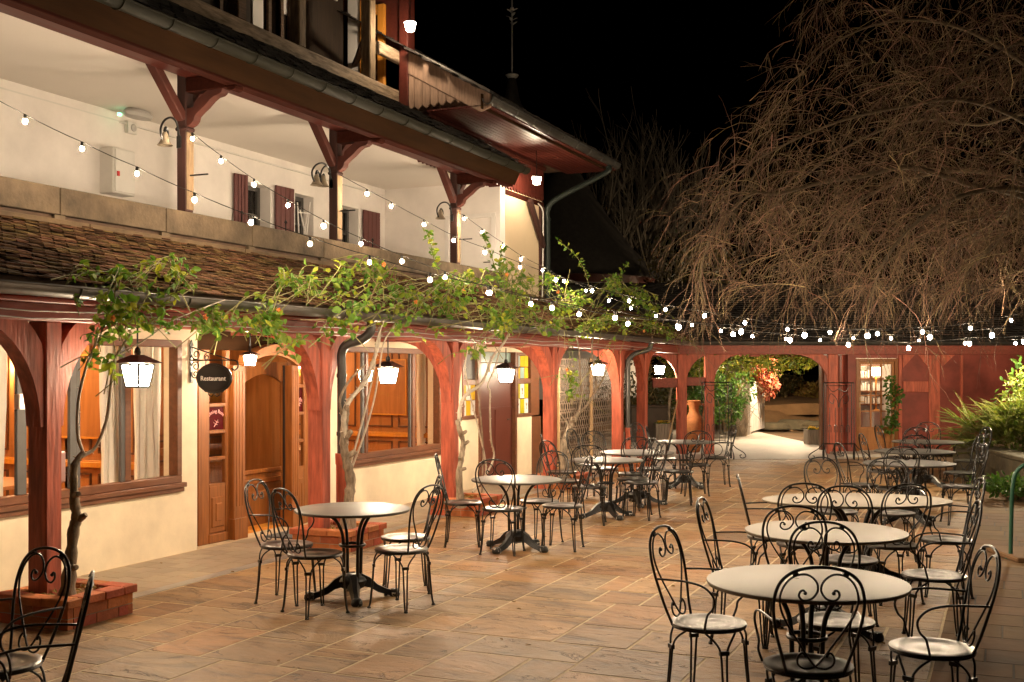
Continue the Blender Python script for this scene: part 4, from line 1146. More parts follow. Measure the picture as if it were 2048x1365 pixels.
# door
fr = MB()
t = .07
FB(fr, sd0, sd0 + t, -.16, -.01, .06, 2.05); FB(fr, sd1 - t, sd1, -.16, -.01, .06, 2.05); FB(fr, sd0 + t, sd1 - t, -.16, -.01, 1.98, 2.05)
gd = fr.build('glazed_door', 'orange_wood' if False else 'door_wood', GB, bevel=.005)
a, b = sd0 + t, sd1 - t
mb = MB(); FB(mb, a, a + .05, -.12, -.06, .08, 1.98); FB(mb, b - .05, b, -.12, -.06, .08, 1.98); FB(mb, a + .05, b - .05, -.12, -.06, .08, .22); FB(mb, a + .05, b - .05, -.12, -.07, .22, .50); FB(mb, a + .05, b - .05, -.12, -.06, .50, .58); FB(mb, a + .05, b - .05, -.12, -.06, 1.93, 1.98)
mb.build('door_stile', 'panel_wood', gd, bevel=.004)
mb = MB(); a2, b2 = a + .05, b - .05
for i in (1, 2): s = a2 + (b2 - a2) * i / 3; FB(mb, s - .016, s + .016, -.105, -.075, .58, 1.93)
for i in (1, 2, 3): z = .58 + 1.35 * i / 4; FB(mb, a2, b2, -.10, -.08, z - .014, z + .014)
mb.build('glazing_bar', 'panel_wood', gd)
mb = MB(); mb.add([F(a2, -.09, .58), F(b2, -.09, .58), F(b2, -.09, 1.93), F(a2, -.09, 1.93)], [(0, 1, 2, 3)]); mb.build('pane', 'window_glass', gd, fix=False)
mb = MB(); FB(mb, a + .015, a + .04, -.06, -.05, 1.0, 1.22); mb.tube([F(a + .028, -.05, 1.13), F(a + .028, 0.0, 1.13), F(a + .13, 0.0, 1.12)], .011, 6); mb.build('door_handle', 'stick_wood', gd)
struct(Fx('door_step', 'pale_floor', [(FU(1660), FU(1830), -.02, .85, -.002, .055)], GB))
# room behind the door
Fx('room_wall', 'plaster_white', [(sw - .02, sd1 + 1.6, -2.05, -1.95, 0, 2.3)])
Fx('room_floor', 'pale_floor', [(sw, SEND, -1.95, -.16, -.01, .03)])
# roof over the corner behind, small dark house with round turret roof beyond
TB = empty('turret_house', P(1150, 740, 33), label='dark house with curved eaves and pale wall beyond the roof of the arcade', cat='building')
tc = P(1130, 740, 33)
mb = MB(); mb.lathe([(2.15, 1.0), (2.15, 4.35)], 28, (tc.x, tc.y, 0)); mb.build('round_wall', 'plaster_white', TB, smooth=40)
mb = MB(); mb.lathe([(2.75, 4.38), (2.72, 4.48), (1.95, 5.3), (1.2, 6.3), (.5, 7.4), (.02, 8.2)], 28, (tc.x, tc.y, 0)); mb.build('conical_roof', 'tile_dark', TB, smooth=30)
mb = MB(); mb.lathe([(2.15, 4.2), (2.6, 4.37), (2.7, 4.375)], 28, (tc.x, tc.y, 0)); mb.build('eave_soffit', 'red_boards', TB, smooth=40)
# spire finial seen against the sky
sp = P(1024, 740, 40)
FS = empty('roof_finial', (sp.x, sp.y, 9.5), label='slender metal spire with disc and star-shaped leaves against the black sky', cat='finial')
zf = lambda v: EYE + (HV - v) / FP * 40
mb = MB(); mb.lathe([(.42, zf(222)), (.26, zf(195)), (.18, zf(170)), (.14, zf(158))], 14, (sp.x, sp.y, 0)); mb.build('base_cone', 'tile_dark', FS, smooth=40)
mb = MB(); mb.lathe([(.02, zf(160)), (.16, zf(156)), (.24, zf(151)), (.20, zf(149)), (.03, zf(146))], 16, (sp.x, sp.y, 0)); mb.build('disc', 'plastic_white', FS, smooth=40)  # white instead of metal grey: light on the disc put into its colour
mb = MB(); mb.tube([(sp.x, sp.y, zf(150)), (sp.x, sp.y, zf(-30))], .03, 8); mb.build('rod', 'plastic_grey', FS, smooth=40)
mb = MB()
for k in range(9):
    a = k * 2.39; z = zf(52 - k * 3.5); d = Vector((math.cos(a), math.sin(a), .5)); mb.leaf(Vector((sp.x, sp.y, z)) + d * .02, d, (0, 0, 1), .24, .12)
mb.ball((sp.x, sp.y, zf(18)), .07)
mb.build('metal_leaves', 'plastic_white', FS)  # white here too stands for light on the metal leaves
mb = MB(); base = tc; mb.prism([(sp.x - 1.6, sp.y, 5.5), (sp.x + 1.6, sp.y, 5.5), (sp.x, sp.y, zf(200))], (0, 1.0, 0)); mb.build('roof_peak', 'tile_dark', FS)
# ================================================================ GARDEN BEYOND THE GATEWAY
def leaf_cloud(mb, c, r, n, L=.07, W=.05, shell=.35, grav=.25):
    c = Vector(c)
    for _ in range(n):
        d = rvec(); 
        while d.length > 1 or d.length < .05: d = rvec()
        rad = d.length; d2 = d.normalized() * (rad ** shell)
        p = c + Vector((d2.x * r[0], d2.y * r[1], d2.z * r[2]))
        l = L * rnd(.6, 1.25)
        dr = rvec() + Vector((d2.x, d2.y, d2.z - grav)) * .8
        mb.leaf(p, dr, rvec() + Vector((0, 0, .6)), l, l * W / L, rnd(.05, .35))
def ground_z(p): return 0
def bush(name, label, cat, u, vb, vt, d, mat, n, L=.09, wide=1.0, group=None, twigs=True, base=None):
    b = base if base is not None else P(u, vb, d); top = EYE + (HV - vt) / FP * d
    z0 = b.z
    hgt = top - z0
    o = empty(name, (b.x, b.y, z0), label=label, cat=cat, group=group)
    mb = MB()
    k = 7
    for i in range(k):
        a = rnd(0, 6.28); rr = rnd(0, hgt * .42 * wide)
        c = (b.x + rr * math.cos(a), b.y + rr * math.sin(a), z0 + hgt * rnd(.3, .78))
        leaf_cloud(mb, c, (hgt * .3 * wide, hgt * .3 * wide, hgt * .26), n // k, L, L * .55)
    mb.build('foliage', mat, o, fix=False)
    mb = MB()
    for i in range(9):
        a = rnd(0, 6.28); rr = hgt * .4 * wide
        mb.tube(crv([(b.x + rnd(-.04, .04), b.y + rnd(-.04, .04), z0 - .02), (b.x + rr * .4 * math.cos(a), b.y + rr * .4 * math.sin(a), z0 + hgt * .4), (b.x + rr * math.cos(a), b.y + rr * math.sin(a), z0 + hgt * .8)], 3), [.014] * 3 + [.009] * 3 + [.004], 4)
    mb.build('stems', 'twig', o)
    return o
# earth bank with two low timber edgings
def ribbon(name, rows, mat, kind='structure'):
    mb = MB(); w = len(rows[0]); vs = [p for r in rows for p in r]
    fs = [(i * w + j, i * w + j + 1, (i + 1) * w + j + 1, (i + 1) * w + j) for i in range(len(rows) - 1) for j in range(w - 1)]
    mb.add(vs, fs); o = mb.build(name, mat, smooth=1, fix=False)
    o['kind'] = kind; return o
us = [1180 + 40 * i for i in range(20)]
def terr(v, d): 
    return [P(u, v + 3 * math.sin(u * .05 + v), d + .5 * math.sin(u * .021 + d)) for u in us]
ribbon('garden_bank', [[Vector((p.x, p.y, -.05)) for p in terr(870, 34.8)], terr(850, 35.4), terr(845, 36.2), terr(812, 36.9), terr(800, 39), terr(786, 43), terr(768, 52), terr(752, 70)], 'bank_earth')
for (v, d, u0, u1, h, lab) in ((848, 35.6, 1532, 1720, .10, 'lower timber edging board along the lit garden bed'), (813, 36.7, 1528, 1720, .10, 'upper timber edging board across the dark garden slope')):
    mb = MB(); pts = [P(u, v + 2 * math.sin(u * .03), d) for u in range(u0, u1, 20)]
    for p, q in zip(pts[:-1], pts[1:]): mb.beam(p + Vector((0, 0, -.12)), q + Vector((0, 0, -.12)), .08, .36)
    tag(mb.build('timber_edging', 'bank_earth'), lab, 'edging')
# boulders beside the path
for i, (u, v, d, r, lab) in enumerate(((1545, 866, 34.5, .42, 'grey boulder lying at the foot of the white gate'), (1590, 860, 35, .55, 'broad grey boulder at the edge of the lit garden path'), (1636, 858, 34.6, .5, 'brown boulder behind the wooden flower box'))):
    p = P(u, v, d); p.z = 0; mb = MB()
    mb.lathe([(.02, -.05)] + [(r * (.9 - .35 * (k / 5) ** 2) * rnd(.9, 1.1), r * .5 * k / 5) for k in range(6)] + [(.02, r * .52)], 11, p, 1.5, 1)
    o = mb.build('boulder', 'rock', smooth=60); tag(o, lab, 'boulder', 'boulders by the garden path')
# white gate leaf standing open
gp0, gp1 = P(1498, 740, 31.8), P(1527, 740, 34.3)
gp0.z = gp1.z = 0
gv = gp1 - gp0
WG = empty('white_gate', gp0, label='white slatted garden gate with swept top standing open past the passage', cat='gate')
mb = MB(); n = 9
for i in range(n):
    a0, a1 = gp0 + gv * (i + .06) / n, gp0 + gv * (i + .94) / n
    f = (i + .5) / n; zt = 1.22 + .38 * math.sin(f * math.pi / 2) ** .8
    nr = Vector((gv.y, -gv.x, 0)).normalized() * .03
    mb.add([a0 + Vector((0, 0, .06)), a1 + Vector((0, 0, .06)), a1 + Vector((0, 0, zt + .02)), a0 + Vector((0, 0, zt - .02))] + [p + nr for p in (a0 + Vector((0, 0, .06)), a1 + Vector((0, 0, .06)), a1 + Vector((0, 0, zt + .02)), a0 + Vector((0, 0, zt - .02)))], [(0, 1, 2, 3), (4, 7, 6, 5), (0, 4, 5, 1), (1, 5, 6, 2), (2, 6, 7, 3), (3, 7, 4, 0)])
mb.build('slat_panel', 'white_paint', WG)
mb = MB()
for z in (.25, 1.05): mb.beam(gp0 + Vector((0, 0, z)) - nr, gp1 + Vector((0, 0, z)) - nr, .04, .1)
mb.build('rail', 'white_paint', WG)
mb = MB(); pp = gp0 - gv.normalized() * .12; mb.box(pp.x - .07, pp.x + .07, pp.y - .07, pp.y + .07, 0, 1.45); mb.build('gate_post', 'white_paint', WG, bevel=.01)
# ivy-grown stump of a trunk beside the gate
q = P(1476, 740, 31); q.z = 0
IV = empty('ivy_tree', q, label='grey vine-tangled trunk beside the open white gate', cat='tree trunk')
mb = MB(); mb.tube(crv([(q.x, q.y, -.05), (q.x + .05, q.y, .9), (q.x - .05, q.y, 1.7), (q.x, q.y, 2.5)], 4), [.26, .25, .24, .22, .22, .21, .2, .2, .2, .2, .2, .19, .18], 12)
mb.build('trunk', 'bark', IV, smooth=60)
mb = MB()
for i in range(90):
    z = rnd(.2, 2.1); a = rnd(0, 6.28); p = Vector((q.x + .25 * math.cos(a), q.y + .25 * math.sin(a), z))
    mb.tube(crv([p, p + Vector((rnd(-.2, .2), rnd(-.1, .1), rnd(-.1, .35))), p + Vector((rnd(-.45, .45), rnd(-.25, .25), rnd(-.2, .5)))], 3), .008, 3)
mb.build('dry_stems', 'cane_pale', IV, fix=False)
bush('shrub', 'glossy green shrub beside the iron screen at the passage mouth', 'shrub', 1452, 862, 742, 29.5, 'green_leaf', 1500, .10, .75)
bush('shrub', 'dark low shrub on the slope behind the white gate', 'shrub', 1570, 800, 745, 40, 'dark_leaf', 700, .12, 1.1)
bush('shrub', 'dry grassy tuft on the slope above the timber edging', 'shrub', 1610, 800, 765, 41, 'dead_leaf', 600, .16, 1.6)
bush('shrub', 'big dark shrub filling the gap beside the downpipe at the far red post', 'shrub', 1270, 870, 700, 31, 'dark_leaf', 1500, .12, 1.0)
bush('shrub', 'dark shrub glimpsed under the red rail behind the leaning stick', 'shrub', 1335, 872, 762, 31.5, 'dark_leaf', 900, .12, 1.0)
bush('shrub', 'green leafy shrub behind the terracotta amphora', 'shrub', 1398, 868, 716, 29, 'green_leaf', 1200, .10, .7)
# climber with red leaves over the gate
rc = P(1520, 740, 33)
RC = empty('red_creeper', (rc.x, rc.y, 0), label='creeper with pink and orange autumn leaves above the white gate', cat='creeper')
mb = MB(); leaf_cloud(mb, P(1527, 735, 33), (.34, .3, .55), 420, .13, .10); leaf_cloud(mb, P(1537, 770, 33.2), (.22, .3, .35), 220, .14, .11); mb.build('foliage', 'red_leaf', RC, fix=False)
mb = MB()
for i in range(40):
    p = P(1505 + rnd(-10, 25), 790 + rnd(-30, 20), 33); mb.tube(crv([p, p + Vector((rnd(-.2, .3), 0, rnd(.1, .5))), p + Vector((rnd(-.1, .6), 0, rnd(.2, .8)))], 3), .009, 3)
mb.build('stems', 'bank_earth', RC, fix=False)
# leafy canopy hanging behind the passage beam
wc = P(1530, 740, 30.5)
WC = empty('wisteria', (wc.x, wc.y, 0), label='green climber hanging in a leafy fringe behind the beam of the passage', cat='climber')
mb = MB()
for i in range(30):
    u = 1432 + i * 7.6; v = 712 + 10 * math.sin(i * .9) + rnd(-6, 10) + (24 if i < 7 else 0) - (0 if i < 22 else 6)
    leaf_cloud(mb, P(u, v, 30.4 + rnd(-.5, .5)), (.26, .3, .30 if i > 7 else .5), 85, .13, .055)
mb.build('foliage', 'yellow_leaf', WC, fix=False)
mb = MB(); mb.tube(crv([P(1440, 868, 30.5), P(1446, 780, 30.5), P(1470, 710, 30.5), P(1560, 700, 30.6), P(1640, 704, 30.6)], 5), .03, 6); mb.build('stem', 'bark', WC)
wc = P(1380, 740, 28.5)
WC2 = empty('wisteria', (wc.x, wc.y, 0), label='yellow-green climber filling the top of the bays beside the hanging lantern', cat='climber')
mb = MB()
for i in range(18):
    u = 1336 + i * 5.6; v = 722 + rnd(-14, 22)
    leaf_cloud(mb, P(u, v, 28.6 + rnd(-.4, .4)), (.26, .3, .3), 70, .12, .05)
mb.build('foliage', 'yellow_leaf', WC2, fix=False)
mb = MB(); mb.tube(crv([P(1338, 880, 28.5), P(1342, 780, 28.5), P(1380, 712, 28.5), P(1430, 704, 28.6)], 5), .03, 6); mb.build('stem', 'bark', WC2)
# amber-lit tree beyond the arcade end
AT = empty('garden_tree', P(1268, 740, 36), label='small amber-lit tree seen in the bay beside the last downpipe', cat='tree')
q = P(1275, 740, 36); mb = MB(); mb.tube(crv([(q.x, q.y, -.1), (q.x + .1, q.y, 1.2), (q.x - .1, q.y, 2.4)], 3), .07, 7); mb.build('trunk', 'bark', AT)
mb = MB()
for i in range(9): leaf_cloud(mb, P(1262 + rnd(-18, 30), 722 + rnd(-28, 30), 36 + rnd(-.6, .6)), (.45, .45, .38), 70, .14, .09)
mb.build('crown', 'dead_leaf', AT, fix=False)
# planters and boxes by the passage
def box_planter(label, u0, u1, vt, vb, d, flowers=True):
    a, b = P(u0, vb, d), P(u1, vb, d); e = FE; s = (b - a).dot(e)
    z1 = EYE + (HV - vt) / FP * d
    a.z = 0
    o = empty('flower_box', a, label=label, cat='flower box')
    mb = MB(); n = 6
    for i in range(n):
        mb.obox(a + e * (s * i / n + .004), e * (s / n - .008), -FN * .04, (0, 0, z1)); mb.obox(a - FN * (s - .04) + e * (s * i / n + .004), e * (s / n - .008), -FN * .04, (0, 0, z1))
        mb.obox(a - FN * (.04 + (s - .08) * i / n + .002), e * .04, -FN * ((s - .08) / n - .004), (0, 0, z1)); mb.obox(a + e * (s - .04) - FN * (.04 + (s - .08) * i / n + .002), e * .04, -FN * ((s - .08) / n - .004), (0, 0, z1))
    mb.build('box', 'grey_wood', o, bevel=.004)
    mb = MB(); mb.obox(a + e * .03 - FN * .03 + Vector((0, 0, z1 - .1)), e * (s - .06), -FN * (s - .06), (0, 0, .05)); mb.build('soil', 'soil', o)
    mb = MB(); mb2 = MB()
    for i in range(60):
        p = a + e * rnd(.06, s - .06) - FN * rnd(.06, s - .06) + Vector((0, 0, z1 - .05)); mb.leaf(p, rvec() + Vector((0, 0, 1)), rvec(), .10, .04)
        if flowers and i < 26:
            c = p + Vector((0, 0, rnd(.04, .12)))
            for k in range(5): mb2.leaf(c, (math.cos(k * 1.26), math.sin(k * 1.26), .4), (0, 0, 1), .045, .035)
    mb.build('foliage', 'green_leaf', o, fix=False)
    if flowers: mb2.build('flowers', 'petal_yellow', o, fix=False)
    return o
box_planter('wooden flower box with yellow pansies at the edge of the passage', 1616, 1648, 860, 890, 27.5)
box_planter('grey wooden flower box behind the red posts beside the leaning stick', 1312, 1346, 848, 884, 28.0)
a = P(1262, 740, 28.5); a.z = 0
mb = MB(); mb.obox(a, FE * 1.0, -FN * .7, (0, 0, .86)); mb.obox(a + Vector((0, 0, .865)) + FN * .02 - FE * .02, FE * 1.04, -FN * .74, (0, 0, .05))
tag(mb.build('storage_chest', 'dark_box', bevel=.012), 'dark brown garden chest beside the last downpipe', 'chest')
# amphora
a = F(FU(1388, -.6), -.6, 0)
AM = empty('amphora', a, label='tall terracotta amphora with two handles between the red posts', cat='amphora')
mb = MB(); mb.lathe([(.10, 0), (.13, .03), (.16, .14), (.21, .36), (.235, .56), (.20, .74), (.13, .84), (.105, .90), (.11, .98), (.135, 1.10), (.15, 1.13), (.13, 1.14)], 26, (a.x, a.y, 0)); mb.build('body', 'terracotta', AM, smooth=60)
for s in (-1, 1):
    mb = MB(); mb.tube(crv([Vector((a.x, a.y, 1.06)) + FE * s * .13, Vector((a.x, a.y, 1.04)) + FE * s * .22, Vector((a.x, a.y, .92)) + FE * s * .23, Vector((a.x, a.y, .77)) + FE * s * .18], 5), .022, 8); mb.build('handle', 'terracotta', AM, smooth=60)
# leaning stick
s0 = P(1330, 898, 23.6); s0.z = 0.0
tag(MB().tube([s0, P(1355, 800, 24.15)], .017, 8).build('leaning_pole', 'stick_wood', smooth=40), 'pale wooden pole leaning against the red post by the amphora', 'pole')
# wrought iron screens on scrolled feet either side of the passage
def iron_screen(u0, u1, vt, vb, d, label, cat='screen'):
    a, b = P(u0, vb, d), P(u1, vb, d); a.z = b.z = 0; e = (b - a); w = e.length; e.normalize(); n_ = Vector((e.y, -e.x, 0))
    zt = EYE + (HV - vt) / FP * d
    o = empty('iron_screen', (a + b) / 2, label=label, cat=cat, group='wrought iron screens beside the passage')
    q = lambda s, z, k=0: a + e * s + n_ * k + Vector((0, 0, z))
    mb = MB()
    for s in (0, .05, w - .05, w): mb.tube([q(s, .25), q(s, zt)], .010, 5)
    mb.tube([q(0, zt), q(w, zt)], .012, 5); mb.tube([q(.05, zt - .06), q(w - .05, zt - .06)], .008, 5); mb.tube([q(0, .32), q(w, .32)], .012, 5)
    mb.build('frame', 'black_iron', o)
    mb = MB()
    c = w / 2
    for s in (-1, 1):
        mb.tube(crv([q(c, zt - .5), q(c + s * .05, zt - .32), q(c + s * .16, zt - .22), q(c + s * .2, zt - .35), q(c + s * .12, zt - .42), q(c + s * .09, zt - .33)], 5), .008, 5)
        mb.tube(crv([q(c + s * .22, zt - .08), q(c + s * .12, zt - .18), q(c, zt - .12)], 5), .008, 5)
    for s in (.2, .4, .6, .8):
        mb.tube([q(w * s, .32), q(w * s, zt - .5)], .007, 5)
        mb.tube(crv([q(w * s - .03, .55), q(w * s - .025, .68), q(w * s + .025, .68), q(w * s + .03, .55)], 4), .007, 5)
    mb.tube(crv([q(c + .12 * math.cos(k * .524), .18 + .12 * math.sin(k * .524)) for k in range(12)], 2, True), .008, 5, closed=True)
    mb.build('scrolls', 'black_iron', o)
    for s in (0, w):
        mb = MB()
        for k in (-1, 1):
            mb.tube(crv([q(s, .30), q(s + .0, .12, k * .04), q(s, .0, k * .03)], 4), .012, 5)
            sd = -1 if s == 0 else 1
        mb.tube(crv([q(s, .34), q(s + sd * .10, .22), q(s + sd * .26, .12), q(s + sd * .30, .04), q(s + sd * .22, .01), q(s + sd * .18, .06), q(s + sd * .22, .08)], 4), .010, 5)
        mb.tube(crv([q(s, .34), q(s, .2, .12), q(s, .10, .28), q(s, .02, .3), q(s, .01, .22)], 4), .010, 5)
        mb.build('foot', 'black_iron', o)
iron_screen(1404, 1462, 765, 918, 23.2, 'wrought iron screen with scrolled feet in front of the slim red post and shrub')
iron_screen(1647, 1708, 766, 922, 22.9, 'wrought iron screen with scrolled feet in front of the red posts by the glazed door')
# shop interior seen through the glazed door
sf = F(FU(1740, -2.2), -2.2, .03)
mb = MB(); FB(mb, FU(1722, -1.2), FU(1770, -1.2), -1.5, -1.15, .03, .88); SC1 = mb.build('shop_counter', 'white_paint', bevel=.01); tag(SC1, 'white counter seen through the lower panes of the glazed door', 'counter')
c = F(FU(1752, -2.2), -2.2, 1.72)
TL = empty('table_lamp', F(FU(1752, -1.3), -1.3, .88), label='small lamp with lit cream shade seen through the glazed door', cat='lamp')
c = F(FU(1752, -1.3), -1.3, 0)
mb = MB(); mb.lathe([(.13, 1.68), (.09, 1.86)], 16, c); mb.build('lamp_shade', 'shop_glow', TL, smooth=40)
mb = MB(); mb.lathe([(.08, .88), (.08, .90), (.015, .93), (.015, 1.68)], 10, c); mb.build('stand', 'orange_wood', TL, smooth=40)
SH = empty('shelf_unit', F(FU(1722, -1.7), -1.7, .03), label='shelf of bottles and cards behind the glazed door', cat='shelf')
mb = MB()
for k in range(6): FB(mb, FU(1714, -1.7), FU(1768, -1.7), -1.93, -1.7, .4 + k * .3, .43 + k * .3)
mb.build('shelf_board', 'window_wood', SH)
mb = MB()
for k in range(5):
    for i in range(9):
        s = FU(1716, -1.7) + i * .062; FB(mb, s, s + rnd(.03, .05), -1.85, -1.76, .43 + k * .3, .43 + k * .3 + rnd(.12, .24))
mb.build('goods', 'white_glass', SH)
cl2 = F(FU(1760, -1.2), -1.2, 0)
mb = MB(); mb.lathe([(.12, 2.20), (.14, 2.26), (.14, 2.295)], 16, cl2); tag(mb.build('ceiling_light', 'shop_glow', smooth=40), 'round lit ceiling light inside the room behind the glazed door', 'ceiling light')
# climbing plant in front of the door's hinge side
q = F(FU(1784, .12), .12, 0)
CP = empty('climbing_plant', q, label='dark leafy plant climbing at the hinge side of the glazed door', cat='plant')
mb = MB()
for (v, r, n) in ((770, .12, 60), (790, .16, 90), (815, .10, 40), (838, .12, 60), (850, .15, 80)): leaf_cloud(mb, P(1786 + rnd(-5, 4), v, 24.2), (r, r, .16), n, .09, .06)
mb.build('foliage', 'green_leaf', CP, fix=False)
mb = MB(); mb.tube(crv([(q.x, q.y, .05), (q.x + .05, q.y, .6), (q.x - .03, q.y, 1.1), (q.x, q.y, 1.6)], 4), .012, 5); mb.build('stem', 'twig', CP)

# ---------------------------------------------------------------- stone bed with the fern bush, green rail
wa, wb2, wc2 = G(1905, 953), G(1968, 966), G(2075, 1005)
SW = empty('stone_bed', wb2, label='low mossy stone retaining wall under the feathery green bush', cat='wall')
mb = MB()
for p, q_ in ((wa, wb2), (wb2, wc2)):
    d = (q_ - p); nrm = Vector((-d.y, d.x, 0)).normalized() * .3
    mb.obox(p, d, nrm, (0, 0, .50))
mb.build('wall', 'rock', SW, bevel=.015)
mb = MB()
for p, q_ in ((wa, wb2), (wb2, wc2)):
    d = (q_ - p); nrm = Vector((-d.y, d.x, 0)).normalized()
    mb.obox(p - nrm * .03 + Vector((0, 0, .503)), d, nrm * .36, (0, 0, .06))
mb.build('coping', 'rock', SW, bevel=.01)
mb = MB(); mb.add([wa + Vector((0, .3, .4)), wb2 + Vector((.1, .25, .4)), wc2 + Vector((.1, .3, .4)), wc2 + Vector((4, 5, .4)), wa + Vector((1, 6, .4))], [(0, 1, 2, 3, 4)]); struct(mb.build('bed_soil', 'soil', SW))
def fern(mb, base, d, L, drop, nleaf=18, w=.10):
    pts = []; p = Vector(base); d = Vector(d).normalized()
    n = 10
    for i in range(n + 1):
        pts.append(p.copy()); p += d * L / n; d = (d + Vector((0, 0, -drop / n))).normalized()
    for i in range(nleaf):
        f = .15 + .85 * i / nleaf; k = min(n - 1, int(f * n)); c = pts[k].lerp(pts[k + 1], f * n - k)
        t = (pts[k + 1] - pts[k]).normalized(); s = t.cross(Vector((0, 0, 1))).normalized()
        l = w * (1.15 - f) ** .8 * rnd(.85, 1.15)
        for sg in (-1, 1): mb.leaf(c, s * sg + t * .7 + Vector((0, 0, .05)), (0, 0, 1), l, l * .30, .1)
    return pts
fb = P(2010, 740, 18.6); fb.z = .42
FBsh = empty('fern_bush', fb, label='feathery yellow-green bush with arching fronds in the stone bed', cat='bush')
mb = MB(); st = MB()
for i in range(480):
    a = rnd(0, 6.28); rr = rnd(0, .75); b = fb + Vector((rr * math.cos(a) * 1.2 + .15, rr * math.sin(a), rnd(.0, .5))); b.z += rnd(.3, 1.0) * max(0, .35 + rr * math.cos(a) * 1.1)
    dr = Vector((math.cos(a) * rnd(.4, 1.1), math.sin(a) * rnd(.4, 1.1), rnd(.15, 1.0)))
    pts = fern(mb, b, dr, rnd(.4, .75), rnd(.5, 1.3))
    st.tube(pts[::3], .004, 3)
[leaf_cloud(mb, fb + Vector((rnd(-.75, .9), rnd(-.6, .6), rnd(.1, .6))), (.3, .3, .25), 70, .09, .045) for _ in range(14)]
[leaf_cloud(mb, fb + Vector((rnd(.1, .9), rnd(-.5, .5), rnd(.6, 1.25))), (.25, .3, .25), 60, .09, .045) for _ in range(12)]
mb.build('fronds', 'fern_leaf', FBsh, fix=False); st.build('stems', 'twig_green', FBsh, fix=False)
bush('shrub', 'round-leaved pale green shrub beside the bright lamp at the edge of the picture', 'shrub', 2046, 0, 700, 19.5, 'green_leaf', 160, .11, .6, base=Vector((P(2062, 740, 19.5).x, P(2062, 740, 19.5).y, .42)))
bush('ivy_patch', 'low dark ivy spreading on the paving at the foot of the stone bed', 'ivy', 2025, 1000, 950, 15.8, 'green_leaf', 700, .08, 2.6)
# green steel handrail
b0 = G(2021, 1118); b0.z = 0; top = P(2027, 955, 10.9); dR = Vector((CS, SN, 0))
pts = [b0, Vector((b0.x + .01, b0.y, .5)), Vector((b0.x + .02, b0.y, .70)), b0 + dR * .05 + Vector((0, 0, .82)), b0 + dR * .14 + Vector((0, 0, .90)), b0 + dR * .30 + Vector((0, 0, .92)), b0 + dR * 1.2 + Vector((0, 0, .92))]
HR = empty('handrail', b0, label='curved dark green steel handrail at the edge of the pavement', cat='handrail')
mb = MB(); mb.tube(crv(pts, 5), .020, 10); mb.build('tube_rail', 'rail_green', HR, smooth=50)
mb = MB(); e2 = b0 + dR * 1.15; mb.tube([(e2.x, e2.y, 0), (e2.x, e2.y, .92)], .02, 10); mb.lathe([(.05, 0), (.05, .012)], 12, b0); mb.build('upright', 'rail_green', HR, smooth=50)
a = P(2034, 740, 10.65); a.z = 0
struct(MB().obox(a, dR * 1.6, Vector((-SN, CS, 0)) * .7, (0, 0, .05)).build('stone_step', 'paver', bevel=.012))
